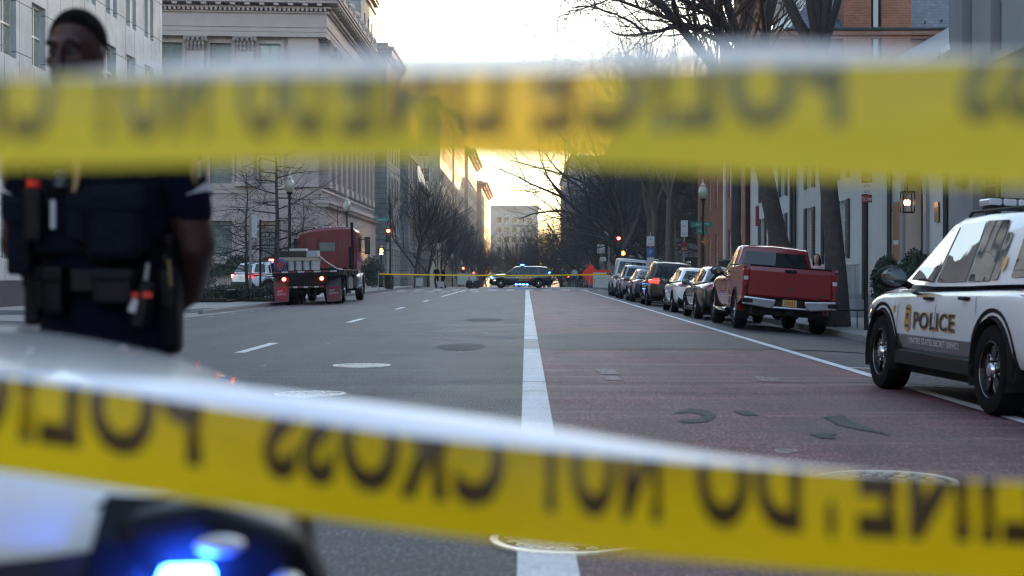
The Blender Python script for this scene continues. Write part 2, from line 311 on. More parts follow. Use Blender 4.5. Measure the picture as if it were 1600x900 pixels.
def text_mesh(txt, size, bold=0.0, sx=1.0, mirror=False, step=0.05, spacing=1.0, yclip=None):
    cu = bpy.data.curves.new('t', 'FONT'); cu.body = txt; cu.size = size; cu.offset = bold * size; cu.align_x = 'CENTER'; cu.align_y = 'BOTTOM_BASELINE'; cu.resolution_u = 3
    cu.space_character = spacing
    ob = bpy.data.objects.new('t', cu); me = bpy.data.meshes.new_from_object(ob)
    b = bmesh.new(); b.from_mesh(me)
    for v in b.verts: v.co.x *= sx * (-1 if mirror else 1)
    if len(b.verts):
        x0 = min(v.co.x for v in b.verts); x1 = max(v.co.x for v in b.verts)
        x = x0 + step
        while x < x1:
            bmesh.ops.bisect_plane(b, geom=b.verts[:] + b.edges[:] + b.faces[:], plane_co=(x, 0, 0), plane_no=(1, 0, 0)); x += step
        if yclip is not None:
            bmesh.ops.bisect_plane(b, geom=b.verts[:] + b.edges[:] + b.faces[:], plane_co=(0, yclip, 0), plane_no=(0, 1, 0), clear_outer=True)
    vs = [v.co.copy() for v in b.verts]; b.verts.index_update(); fs = [tuple(v.index for v in f.verts) for f in b.faces]
    b.free(); bpy.data.objects.remove(ob); bpy.data.curves.remove(cu)
    return vs, fs
def text_part(name, txt, size, m, parent, mtx, bold=0.0, sx=1.0, spacing=1.0, world=False):
    vs, fs = text_mesh(txt, size, bold, sx, spacing=spacing, step=99); mb = MB(); mb.add([mtx @ v for v in vs], fs)
    return mb.build(name, m, parent, world=world, fix=False)
# ---------------------------------------------------------------- vehicle parts
def paint(name, col, flakes=0.0, coat=1.0, rough=0.3):
    m = mat(name, col, rough, flakes, var=0.05, scale=1.5, coat=coat); return m
def livery_white():
    """white police paint with its dark belt stripe, gold line and grey lower doors, laid out on the body itself"""
    m, t, b = nodes_of('white police paint with stripes')
    tc = N(t, "ShaderNodeTexCoord"); sp = N(t, "ShaderNodeSeparateXYZ"); t.links.new(tc.outputs['Object'], sp.inputs[0])
    def rng(sock, a, c):
        g = N(t, "ShaderNodeMath", operation='GREATER_THAN'); g.inputs[1].default_value = a; t.links.new(sock, g.inputs[0])
        l = N(t, "ShaderNodeMath", operation='LESS_THAN'); l.inputs[1].default_value = c; t.links.new(sock, l.inputs[0])
        x = N(t, "ShaderNodeMath", operation='MULTIPLY'); t.links.new(g.outputs[0], x.inputs[0]); t.links.new(l.outputs[0], x.inputs[1]); return x.outputs[0]
    def mul(a, c):
        x = N(t, "ShaderNodeMath", operation='MULTIPLY'); t.links.new(a, x.inputs[0]); t.links.new(c, x.inputs[1]); return x.outputs[0]
    # z measured against a line that rises slightly to the rear
    r = N(t, "ShaderNodeMath", operation='MULTIPLY_ADD'); t.links.new(sp.outputs[1], r.inputs[0]); r.inputs[1].default_value = 0.028; t.links.new(sp.outputs[2], r.inputs[2])
    side = N(t, "ShaderNodeMath", operation='ABSOLUTE'); t.links.new(sp.outputs[0], side.inputs[0])
    wide = rng(side.outputs[0], 0.84, 3.0)
    stripe = mul(mul(rng(r.outputs[0], 1.00, 1.055), rng(sp.outputs[1], -2.6, 1.75)), wide)
    gold = mul(mul(rng(r.outputs[0], 0.982, 0.998), rng(sp.outputs[1], -2.6, 1.75)), wide)
    low = mul(rng(sp.outputs[2], 0.0, 0.595), mul(rng(sp.outputs[1], -1.05, 1.12), wide))
    sill = rng(sp.outputs[2], -1.0, 0.42)
    nz = N(t, "ShaderNodeTexNoise", i_Scale=2.0, i_Detail=4.0); t.links.new(tc.outputs['Object'], nz.inputs['Vector'])
    c0 = N(t, "ShaderNodeMixRGB"); c0.inputs[1].default_value = (0.66, 0.69, 0.74, 1); c0.inputs[2].default_value = (0.76, 0.78, 0.82, 1); t.links.new(nz.outputs['Fac'], c0.inputs[0])
    cur = c0.outputs[0]
    for fac, col in ((stripe, (0.03, 0.032, 0.04)), (gold, (0.6, 0.36, 0.12)), (low, (0.075, 0.072, 0.078)), (sill, (0.02, 0.02, 0.022))):
        x = N(t, "ShaderNodeMixRGB"); t.links.new(fac, x.inputs[0]); t.links.new(cur, x.inputs[1]); x.inputs[2].default_value = c4(col); cur = x.outputs[0]
    t.links.new(cur, b.inputs['Base Color']); b.inputs['Roughness'].default_value = 0.22; b.inputs['Coat Weight'].default_value = 1.0; b.inputs['Coat Roughness'].default_value = 0.03
    return m
P = {
 'white_police': livery_white(),
 'black_police': paint('black police paint', (0.008, 0.010, 0.018)),
 'white': paint('white car paint', (0.80, 0.80, 0.80)),
 'red': paint('deep red car paint', (0.20, 0.001, 0.007), 0.0, coat=.9, rough=0.25),
 'truckred': paint('dark red truck paint', (0.17, 0.001, 0.008), 0.0, coat=.3, rough=0.4),
 'black': paint('black car paint', (0.015, 0.015, 0.017), 0.2),
 'brown': paint('dark brown car paint', (0.035, 0.024, 0.020), 0.4),
 'navy': paint('dark blue car paint', (0.03, 0.032, 0.075), 0.4),
 'silverblue': paint('silver blue car paint', (0.22, 0.25, 0.32), 0.6),
 'vanwhite': paint('off white van paint', (0.52, 0.50, 0.50), 0.0),
}
def bake(ob, name, m, parent, angle=30):
    bpy.context.view_layer.update()
    dg = bpy.context.evaluated_depsgraph_get()
    me = bpy.data.meshes.new_from_object(ob.evaluated_get(dg))
    old = ob.data; bpy.data.objects.remove(ob)
    me.materials.clear()
    for q in (m if isinstance(m, list) else [m]): me.materials.append(q)
    me.shade_smooth(); me.set_sharp_from_angle(angle=R(angle)); me.name = name
    o = bpy.data.objects.new(name, me); COL.objects.link(o); o.parent = parent
    return o
def half_to_cage(stations):
    """stations: (y, zb, zmid, zbelt, ztop, w, wtop)"""
    mb = MB(); K = 8; rows = []
    st = [list(s) for s in stations]
    def inset(s, dy, k):
        y, zb, zm, zbl, zt, wd, wt = s; zc = (zb + zt) / 2
        f = lambda z: zc + (z - zc) * k
        return [y + dy, f(zb), f(zm), f(zbl), f(zt), wd * k, wt * k]
    st = [inset(st[0], -0.05, 0.93)] + st + [inset(st[-1], 0.05, 0.93)]
    for (y, zb, zm, zbl, zt, wd, wt) in st:
        rows.append([(0, y, zb), (wd * .80, y, zb), (wd * .95, y, zb + 0.07), (wd, y, zm), (wd * .985, y, zbl - 0.06), (wd * .935, y, zbl), (wt * .75, y, zt), (0, y, zt + .012)])
    n = len(rows); vs = []; idx = {}
    for i, r in enumerate(rows):
        for j, p in enumerate(r):
            idx[(i, j, 1)] = len(vs); vs.append(p)
            if j in (0, K - 1): idx[(i, j, -1)] = idx[(i, j, 1)]
            else: idx[(i, j, -1)] = len(vs); vs.append((-p[0], p[1], p[2]))
    fs = []
    for i in range(n - 1):
        for j in range(K - 1):
            for s in (1, -1):
                q = (idx[(i, j, s)], idx[(i + 1, j, s)], idx[(i + 1, j + 1, s)], idx[(i, j + 1, s)])
                fs.append(q if s == 1 else q[::-1])
    for i, fl in ((0, 1), (n - 1, -1)):
        for j in range(K - 1):
            q = [idx[(i, j, 1)], idx[(i, j + 1, 1)], idx[(i, j + 1, -1)], idx[(i, j, -1)]]
            q = [x for k, x in enumerate(q) if x not in q[:k]]
            fs.append(tuple(q) if fl == 1 else tuple(q[::-1]))
    mb.add(vs, fs); return mb
def make_body(stations, m, parent, axles, wr, W, arch=1.16, sub=2, extra_cuts=()):
    o = half_to_cage(stations).build('cage', m)
    md = o.modifiers.new('s', 'SUBSURF'); md.levels = md.render_levels = sub
    cuts = []
    for ay in axles:
        for s in (-1, 1):
            c = MB(); c.lathe([(wr * arch, 0), (wr * arch, 0.42)], (0, 0, 0), 'X', 28)
            co = c.build('cut', m); co.location = (s * (W / 2 + 0.08) - (0.42 if s > 0 else 0), ay, wr + 0.01); cuts.append(co)
    for (x0, x1, y0, y1, z0, z1) in extra_cuts:
        c = MB(); c.bb(x0, x1, y0, y1, z0, z1); cuts.append(c.build('cut', m))
    for co in cuts:
        b = o.modifiers.new('b', 'BOOLEAN'); b.operation = 'DIFFERENCE'; b.object = co; b.solver = 'EXACT'
    body = bake(o, 'body', m, parent)
    for co in cuts: bpy.data.objects.remove(co)
    return body
def bvh_of(*obs):
    vs = []; fs = []
    for o in obs:
        k = len(vs); vs += [v.co.copy() for v in o.data.vertices]; fs += [tuple(i + k for i in p.vertices) for p in o.data.polygons]
    return BVHTree.FromPolygons(vs, fs)
def stick(bvh, p, d, off):
    h, nrm, i, dist = bvh.ray_cast(Vector(p), Vector(d))
    if h is None: return None
    if nrm.dot(Vector(d)) > 0: nrm = -nrm
    return h - Vector(d) * off * 0.6 + nrm * off * 0.6
def decal_quad(mb, bvh, c, d, off=0.004, nu=8, nv=3):
    """a patch spanned by four corners (in order), laid on the surface seen along d"""
    c = [Vector(p) for p in c]; g = []
    for i in range(nu + 1):
        for j in range(nv + 1):
            u, v = i / nu, j / nv
            g.append(stick(bvh, (c[0] * (1 - u) + c[1] * u) * (1 - v) + (c[3] * (1 - u) + c[2] * u) * v, d, off))
    _grid(mb, g, nu, nv)
def _grid(mb, g, nu, nv):
    k = {}; vs = []
    for i, p in enumerate(g):
        if p is not None: k[i] = len(vs); vs.append(p)
    fs = []
    for i in range(nu):
        for j in range(nv):
            q = [i * (nv + 1) + j, (i + 1) * (nv + 1) + j, (i + 1) * (nv + 1) + j + 1, i * (nv + 1) + j + 1]
            if all(x in k for x in q):
                pts = [g[x] for x in q]
                if max((pts[a] - pts[b]).length for a in range(4) for b in range(a)) < 0.9: fs.append(tuple(k[x] for x in q))
    mb.add(vs, fs)
def ribbon(mb, bvh, pts, wd, side, off=0.003):
    """thin line on a side: pts are (y, z)"""
    x = side * 3
    for (a, b) in zip(pts[:-1], pts[1:]):
        a = Vector((x, a[0], a[1])); b = Vector((x, b[0], b[1])); d = (b - a).normalized(); nrm = Vector((0, -d.z, d.y)) * wd / 2
        L = (b - a).length; n = max(2, int(L / 0.12)); decal_quad(mb, bvh, [a - nrm, b - nrm, b + nrm, a + nrm], (-side, 0, 0), off, n, 1)
def decal_text(bvh, txt, size, m, parent, y, z, side, bold=0, sx=1.0, off=0.006, spacing=1.0, name='lettering', slope=0.0):
    vs, fs = text_mesh(txt, size, bold, sx, step=0.06, spacing=spacing); out = []
    for v in vs:
        p = (side * 3, y + v.x * side, z + v.y + slope * v.x * side)
        h = stick(bvh, p, (-side, 0, 0), off); out.append(h if h is not None else Vector((side * 1.0, p[1], p[2])))
    mb = MB(); mb.add(out, fs); return mb.build(name, m, parent, fix=False)
def star_poly(cx, cy, ro, ri, n=5, rot=PI / 2):
    return [(cx + (ro if i % 2 == 0 else ri) * math.cos(rot + PI * i / n), cy + (ro if i % 2 == 0 else ri) * math.sin(rot + PI * i / n)) for i in range(2 * n)]
def wheel(parent, x, y, r, side, wd=0.24, style='alloy', spokes=5):
    mb = MB(); s = side; h = wd / 2
    prof = [(r * .62, -h), (r * .80, -h * 1.04), (r * .94, -h * .96), (r * .985, -h * .7), (r, -h * .3), (r, h * .3), (r * .985, h * .7), (r * .94, h * .96), (r * .80, h * 1.04), (r * .66, h), (r * .63, h * .55), (r * .62, h * .2)]
    if s < 0: prof = [(a, -b) for a, b in prof]
    mb.lathe(prof + [prof[0]], (0, 0, 0), 'X', 36, cap=False)
    t = mb.build('wheel', M['tyre'], parent, smooth=True); t.location = (x, y, r)
    ln = MB(); n = 18; xa, xb = -s * .14, s * (h + .018); rl = r * 1.125
    for k in range(n):
        a0, a1 = PI * (-.12 + 1.24 * k / n), PI * (-.12 + 1.24 * (k + 1) / n)
        ln.add([(xa, rl * math.cos(a0), rl * math.sin(a0)), (xa, rl * math.cos(a1), rl * math.sin(a1)), (xb, rl * math.cos(a1), rl * math.sin(a1)), (xb, rl * math.cos(a0), rl * math.sin(a0))], [(0, 1, 2, 3)])
        ln.add([(xa, 0, 0), (xa, rl * math.cos(a0), rl * math.sin(a0)), (xa, rl * math.cos(a1), rl * math.sin(a1))], [(0, 1, 2)])
    lo = ln.build('wheel_liner', M['under'], parent, fix=False); lo.location = (x, y, r)
    rm = MB(); o = s * h
    rm.lathe([(r * .64, o * .95), (r * .61, o * .98), (r * .57, o * .55), (r * .55, o * .1), (0.02, o * .05)], (0, 0, 0), 'X', 32, cap=False)
    sk = MB()
    for k in range(spokes):
        a = 2 * PI * k / spokes + 0.3
        ca, sa = math.cos(a), math.sin(a)
        rot = Matrix(((1, 0, 0), (0, ca, -sa), (0, sa, ca)))
        if style == 'steel':
            sk.box(Vector((o * .62, ca * r * .36, sa * r * .36)), (0.035, r * .34, r * .20), rot)
        else:
            for dd in (-0.13, 0.13):
                c2, s2 = math.cos(a + dd), math.sin(a + dd)
                sk.box(Vector((o * .72, c2 * r * .34, s2 * r * .34)), (0.03, r * .5, r * .055), Matrix(((1, 0, 0), (0, c2, -s2), (0, s2, c2))))
    rb = rm.build('rim', M['rimblack'], t, smooth=False)
    sk.build('spokes', M['gunmetal'] if style == 'steel' else M['rimalloy'], t, bevel=0.008, seg=2)
    cp = MB(); cc = r * (.17 if style == 'steel' else .09)
    cp.lathe([(cc, o * .5), (cc, o * .85), (cc * .8, o * 1.02), (cc * .4, o * 1.06), (0.004, o * 1.07)], (0, 0, 0), 'X', 18)
    if style == 'steel':
        for k in range(5):
            a = 2 * PI * k / 5; cp.lathe([(0.016, o * .5), (0.016, o * .82), (0.005, o * .86)], (0, math.cos(a) * cc * 1.35, math.sin(a) * cc * 1.35), 'X', 8)
    cp.build('hub_cap', M['chrome'], t, smooth=True)
    if style == 'steel':
        lp = MB(); lp.tube([(o * .93, r * .615 * math.cos(2 * PI * k / 32), r * .615 * math.sin(2 * PI * k / 32)) for k in range(33)], r * .012, 6)
        for k in range(5):
            a = 2 * PI * k / 5 + .3; a2 = a + .36; pts = [(o * .62, r * rr * math.cos(a + d), r * rr * math.sin(a + d)) for rr, d in ((.26, .12), (.42, .16), (.52, .36), (.42, .56), (.26, .58))]; lp.tube(pts, r * .016, 6)
        lp.build('rim_lip', M['rimalloy'], t, smooth=True)
    return t
def cabin(parent, m, cols, wb, wt, crown=0.05, front_bulge=0.10, rear_bulge=0.05, wins=(), glassm=None, pillar=0.05):
    """greenhouse: cols = list of ((y,z) belt, (y,z) roof) from front to rear; wins = list of (i, u0, u1) panels on a side between columns i and i+1"""
    n = len(cols); mb = MB(); vs = []
    tumble = lambda k: wb[k] if hasattr(wb, '__len__') else wb
    tw = lambda k: wt[k] if hasattr(wt, '__len__') else wt
    for k, (a, b) in enumerate(cols):
        for s in (-1, 1): vs.append((s * tumble(k), a[0], a[1])); vs.append((s * tw(k), b[0], b[1])); vs.append((s * tw(k) * .55, b[0] + (front_bulge * .5 if k == 0 else 0), b[1] + crown * .8))
        fb = front_bulge if k == 0 else -rear_bulge if k == n - 1 else 0
        vs.append((0, b[0] + fb * .7, b[1] + crown)); vs.append((0, a[0] + fb, a[1]))
    # per col: 0 Lb,1 Lt,2 Lm,3 Rb,4 Rt,5 Rm,6 Ct,7 Cb
    f = []
    for k in range(n - 1):
        o, p = 8 * k, 8 * (k + 1)
        f += [(o, p, p + 1, o + 1), (o + 3, o + 4, p + 4, p + 3), (o + 1, p + 1, p + 2, o + 2), (o + 2, p + 2, p + 6, o + 6), (o + 6, p + 6, p + 5, o + 5), (o + 5, p + 5, p + 4, o + 4)]
    f += [(0, 1, 2, 6, 7), (7, 6, 5, 4, 3)]; o = 8 * (n - 1); f += [(o, o + 7, o + 6, o + 2, o + 1), (o + 7, o + 3, o + 4, o + 5, o + 6)]
    mb.add(vs, f)
    ro = mb.build('roof', m, parent, smooth=False)
    b = ro.modifiers.new('bevel', 'BEVEL'); b.width = 0.035; b.segments = 3; b.limit_method = 'ANGLE'; b.angle_limit = R(14)
    ro = bake(ro, 'roof', m, parent, 28)
    bv = bvh_of(ro)
    def sidept(k, u, v, s):
        a, bb = cols[k], cols[k + 1]
        bp = Vector((0, a[0][0] * (1 - u) + a[1 - 1][0] * 0 + bb[0][0] * u, a[0][1] * (1 - u) + bb[0][1] * u)); tp = Vector((0, a[1][0] * (1 - u) + bb[1][0] * u, a[1][1] * (1 - u) + bb[1][1] * u))
        q = bp * (1 - v) + tp * v; return Vector((s * 3, q.y, q.z))
    def polypatch(name, quad, d, mm, off, nu=6, nv=5):
        g = MB(); decal_quad(g, bv, quad, d, off, nu, nv); return g.build(name, mm, parent, smooth=True)
    for s in (-1, 1):
        for (k, u0, u1, v0, v1) in wins:
            q = [sidept(k, u0, v0, s), sidept(k, u1, v0, s), sidept(k, u1, v1, s), sidept(k, u0, v1, s)]
            polypatch('side_window', q, (-s, 0, 0), glassm or M['carglass'], 0.009)
    a, bb = cols[0]; m0 = 0.06
    def glassface(name, ct, dirn, k, inset_w=0.10, vb=0.06, vt=0.93):
        (ay, az), (ty, tz) = ct; w0, w1 = tumble(k) - inset_w * .6, tw(k) - inset_w * .5
        z0 = az + (tz - az) * vb; z1 = az + (tz - az) * vt; y = dirn * 6
        q = [Vector((-w0, y, z0)), Vector((w0, y, z0)), Vector((w1, y, z1)), Vector((-w1, y, z1))]
        polypatch(name, q, (0, -dirn, 0), glassm or M['carglass'], 0.010, 10, 6)
    glassface('windscreen', cols[0], 1, 0); glassface('rear_window', cols[-1], -1, n - 1, 0.14, 0.10, 0.86)
    return ro, bv
def mirror(parent, x, y, z, s, m, big=1.0):
    mb = MB(); mb.ell((x + s * 0.14 * big, y, z), (0.13 * big, 0.075 * big, 0.095 * big), 12, 8)
    mb.tube([(x - s * 0.03, y + .02, z - 0.07 * big), (x + s * 0.08, y, z - .03)], 0.03 * big, 8)
    o = mb.build('mirror', m, parent, smooth=True)
    g = MB(); g.ell((x + s * 0.14 * big, y - 0.066 * big, z), (.108 * big, .012, .076 * big), 16, 10)
    g.build('mirror_glass', M['glass'], o)
    return o
def plate(parent, y, z, txt, m, tm, w=0.31, h=0.155, d=-1):
    mb = MB(); mb.box((0, y, z), (w, 0.012, h)); o = mb.build('number_plate', m, parent, bevel=0.004)
    if txt:
        text_part('plate_lettering', txt, h * .62, tm, o, Matrix.Translation((0, y + d * 0.0085, z - h * .27)) @ Matrix.Rotation(R(90), 4, 'X'), bold=0.015, sx=.78)
    return o
def lightbar(parent, y, z, lit='off', wd=1.25):
    mb = MB()
    mb.box((0, y, z - 0.028), (wd * .94, 0.26, 0.03)); [mb.box((s * wd * .42, y, z - 0.06), (0.05, 0.14, 0.07)) for s in (-1, 1)]
    o = mb.build('light_bar', M['trim'], parent, bevel=0.008)
    ms = {'off': [M['lamp'], M['lamp'], M['lamp']], 'redblue': [M['redflash_e'], M['redflash_e'], M['blue_e']], 'blue': [M['bluehot_e'], M['trim'], M['trim']]}[lit]
    n = 9
    for i in range(n):
        x = -wd / 2 + wd * (i + .5) / n; k = MB(); k.box((x, y, z + 0.022), (wd / n - 0.012, 0.27, 0.065))
        k.build('light_module', ms[0] if i < n * .45 else ms[1] if i < n * .62 else ms[2], o, bevel=0.018, seg=2)
    c = MB(); c.box((0, y, z + 0.06), (wd * .96, 0.2, 0.014)); c.build('bar_cap', M['trim'], o, bevel=0.005)
    return o
def door_handle(parent, bvh, y, z, s, m):
    h = stick(bvh, (s * 3, y, z), (-s, 0, 0), 0.0)
    mb = MB(); mb.tube([h + Vector((0, -.10, 0)), h + Vector((s * .035, -.07, 0)), h + Vector((s * .035, .07, 0)), h + Vector((0, .10, 0))], [.014, .017, .017, .014], 8)
    return mb.build('door_handle', m, parent, smooth=True)
def rear_patch(name, bvh, q, m, parent, off=0.01, d=(0, 1, 0), nu=8, nv=4):
    mb = MB(); decal_quad(mb, bvh, [Vector(p) for p in q], d, off, nu, nv)
    if not mb.f: return None
    return mb.build(name, m, parent, smooth=True)

def police_suv(name, label, bodym, livery, lights='off', front=False):
    """large police sport utility vehicle, 5.05 m long, nose towards +Y"""
    t = thing(name, label, 'police car'); W = 2.0; r = 0.385; ax = (1.60, -1.425)
    st = [(-2.50, .42, .62, .98, 1.06, .90, .86), (-2.38, .36, .62, 1.02, 1.12, .97, .88), (-1.9, .30, .62, 1.06, 1.15, .998, .9), (-1.425, .27, .62, 1.07, 1.16, 1.0, .9), (-.7, .26, .60, 1.06, 1.14, .985, .9),
          (.2, .26, .60, 1.04, 1.12, .985, .9), (.95, .26, .60, 1.02, 1.13, .985, .9), (1.25, .27, .62, 1.01, 1.135, .99, .9), (1.6, .28, .64, 1.0, 1.125, 1.0, .88), (2.0, .30, .62, .97, 1.09, .985, .86), (2.3, .32, .6, .92, 1.03, .94, .82), (2.45, .36, .6, .86, .94, .84, .74)]
    body = make_body(st, bodym, t, ax, r, W, 1.16)
    cols = [((1.22, 1.10), (.40, 1.685)), ((.25, 1.07), (.05, 1.725)), ((-.62, 1.08), (-.62, 1.735)), ((-1.45, 1.10), (-1.45, 1.72)), ((-2.42, 1.12), (-2.12, 1.66))]
    ro, rbv = cabin(t, bodym, cols, [.90, .925, .93, .92, .84], [.68, .72, .735, .73, .68], 0.035, 0.16, 0.05,
        wins=[(0, .20, .97, .06, .88), (1, .06, .96, .06, .90), (2, .03, .62, .06, .90), (2, .66, .82, .07, .72), (3, .12, .86, .10, .88)], glassm=M['skyglass'] if livery == 'white' else M['carglass'])
    bv = bvh_of(body); both = bvh_of(body, ro)
    b = MB()      # dark underbody between the wheels and arch liners
    b.bb(-.86, .86, -2.3, 2.3, .22, .5); b.build('underbody', M['under'], t)
    for s in (-1, 1):
        for a in ax: wheel(t, s * (W / 2 - .125), a, r, s, .245, 'steel')
        for a in ax:
            fl = MB(); n = 20
            for k in range(n):
                t0, t1 = PI * (-0.06 + 1.12 * k / n), PI * (-0.06 + 1.12 * (k + 1) / n); r0, r1 = r * 1.09, r * 1.34
                q = [(s * 3, a + r0 * math.cos(t0), r + r0 * math.sin(t0)), (s * 3, a + r0 * math.cos(t1), r + r0 * math.sin(t1)), (s * 3, a + r1 * math.cos(t1), r + r1 * math.sin(t1)), (s * 3, a + r1 * math.cos(t0), r + r1 * math.sin(t0))]
                g = []
                for p in q:
                    h = stick(bv, p, (-s, 0, 0), 0.0); g.append(Vector((s * (max(abs(h.x), .95) if h is not None else .97) + s * .015, p[1], p[2])))
                g2 = [Vector((s * .80, p.y, p.z)) for p in g[:2]]
                fl.add(g + g2 + [Vector((s * .9, p.y, p.z)) for p in g[2:]], [(0, 1, 2, 3), (0, 4, 5, 1), (3, 2, 6, 7)])
            fl.build('wheel_arch_trim', M['trim'], t, fix=False)
        sm = MB()
        for pl in ([(1.10, .98), (1.13, .62), (1.06, .36)], [(.02, 1.02), (.04, .62), (.02, .36)], [(-.95, 1.05), (-1.0, .92), (-1.02, .85)]): sm = MB(); ribbon(sm, bv, pl, .010, s); sm.build('door_seam', M['under'], t, fix=False)
        sl = MB(); sl.prism([(-1.0, .30), (1.08, .30), (1.10, .40), (1.02, .44), (-.95, .44), (-1.02, .40)], 'X', s * .93, s * 1.005); sl.build('sill_trim', M['trim'], t, bevel=.012, seg=2)
        door_handle(t, bv, .22, .955, s, M['trim']); door_handle(t, bv, -.72, .97, s, M['trim'])
        mirror(t, s * .93, .98, 1.15, s, M['trim'], 1.22)
        if livery == 'white':
            L = 'lettering'
            decal_text(bv, 'POLICE', .225, M['gold'], t, .06, .662, s, .045, 1.50, .004, 1.06, L)
            decal_text(bv, 'POLICE', .215, M['blackvinyl'], t, .06, .669, s, .010, 1.56, .009, 1.055, L)
            decal_text(bv, 'UNITED STATES SECRET SERVICE', .080, M['whitevinyl'], t, .06, .515, s, .004, 1.18, .005, 1.0, L)
            bd = MB(); bc = (.80, .76)
            poly = [(0, .14), (.035, .12), (.085, .11), (.09, .05), (.075, .0), (.09, -.05), (.075, -.10), (.03, -.13), (0, -.15), (-.03, -.13), (-.075, -.10), (-.09, -.05), (-.075, 0), (-.09, .05), (-.085, .11), (-.035, .12)]
            pts = [stick(bv, (s * 3, bc[0] + p[0], bc[1] + p[1]), (-s, 0, 0), .005) for p in poly]; bd.add(pts + [stick(bv, (s * 3, bc[0], bc[1]), (-s, 0, 0), .005)], [(i, (i + 1) % len(pts), len(pts)) for i in range(len(pts))])
            bo = bd.build('badge_emblem', M['gold'], t, fix=False)
            b2 = MB(); pts = [stick(bv, (s * 3, bc[0] + p[0], bc[1] + .02 + p[1]), (-s, 0, 0), .009) for p in star_poly(0, 0, .05, .022)]; b2.add(pts + [stick(bv, (s * 3, bc[0], bc[1] + .02), (-s, 0, 0), .009)], [(i, (i + 1) % 10, 10) for i in range(10)])
            for zz in (-.09, .075): decal_quad(b2, bv, [(s * 3, bc[0] - .055, bc[1] + zz), (s * 3, bc[0] + .055, bc[1] + zz), (s * 3, bc[0] + .055, bc[1] + zz + .022), (s * 3, bc[0] - .055, bc[1] + zz + .022)], (-s, 0, 0), .009, 2, 1)
            b2.build('badge_star', M['blackvinyl'], bo, fix=False)
            sq = MB(); decal_quad(sq, bv, [(s * 3, 1.2, .80), (s * 3, 1.26, .80), (s * 3, 1.26, .87), (s * 3, 1.2, .87)], (-s, 0, 0), .004, 2, 2); sq.build('fender_sticker', M['gold'], t, fix=False)
            rd = MB(); c = (-1.35, 1.28); pts = []
            for k in range(16): pts.append(stick(rbv, (s * 3, c[0] + .045 * math.cos(k * PI / 8), c[1] + .07 * math.sin(k * PI / 8)), (-s, 0, 0), .012))
            rd.add(pts, [tuple(range(16))]); rd.build('round_sticker', M['gold'], t, fix=False)
            fu = MB(); decal_quad(fu, rbv, [(s * 3, -1.19, 1.14), (s * 3, -1.42, 1.14), (s * 3, -1.50, 1.66), (s * 3, -1.30, 1.66)], (-s, 0, 0), .010, 3, 4)
        else:
            decal_text(bv, 'POLICE', .26, M['goldprint'], t, -.25, .76, s, .035, 1.35, .006, 1.08, 'lettering')
            decal_text(bv, 'SECRET SERVICE', .12, M['goldprint'], t, -.25, .60, s, .01, 1.05, .006, 1.05, 'lettering')
            g = MB(); ribbon(g, bv, [(-2.2, 1.03), (1.0, .99), (1.9, .86)], .035, s, .006); g.build('gold_stripe', M['gold'], t, fix=False)
    ra = MB()
    for s in (-1, 1): ra.tube([(s * .66, .1, 1.735), (s * .67, .0, 1.775), (s * .67, -1.7, 1.77), (s * .64, -1.85, 1.72)], .016, 8)
    ra.build('roof_rail', M['trim'], t, smooth=True)
    lightbar(t, -.12, 1.845, lights)
    # rear
    for s in (-1, 1):
        rear_patch('tail_lamp', bv, [(s * .62, -5, .90), (s * .95, -5, .90), (s * .95, -5, 1.06), (s * .62, -5, 1.04)], M['taildim'] if lights == 'redblue' else M['tail'], t)
        q = MB(); decal_quad(q, bv, [(s * 3, -2.44, .92), (s * 3, -2.15, .94), (s * 3, -2.15, 1.03), (s * 3, -2.44, 1.05)], (-s, 0, 0), .01, 3, 2)
        if q.f: q.build('tail_lamp', M['tail'], t, fix=False)
    rb = MB(); rb.prism([(-2.56, .40), (-2.60, .52), (-2.56, .66), (-2.30, .66), (-2.30, .36), (-2.5, .36)], 'X', -.93, .93); rb.build('rear_bumper', M['trim'], t, bevel=.03, seg=3)
    plate(t, -2.555, .86, None, M['signwhite'], M['blackvinyl'])
    # front
    g = MB(); g.prism([(2.47, .62), (2.50, .72), (2.46, .86), (2.3, .86), (2.3, .6)], 'X', -.56, .56); go = g.build('grille', M['trim'], t, bevel=.02, seg=2)
    fb = MB(); fb.prism([(2.46, .30), (2.53, .42), (2.52, .56), (2.3, .6), (2.2, .3)], 'X', -.82, .82); fb.build('front_bumper', M['trim'], t, bevel=.035, seg=3)
    for s in (-1, 1):
        h = MB(); decal_quad(h, bv, [(s * .58, 5, .72), (s * .80, 5, .72), (s * .82, 5, .88), (s * .58, 5, .86)], (0, -1, 0), .012, 5, 3)
        decal_quad(h, bv, [(s * 3, 2.44, .70), (s * 3, 2.02, .73), (s * 3, 1.96, .86), (s * 3, 2.40, .88)], (-s, 0, 0), .012, 6, 3)
        h.build('headlamp', M['blackvinyl'] if front else M['lamp'], t, fix=False)
    return t, body, bv

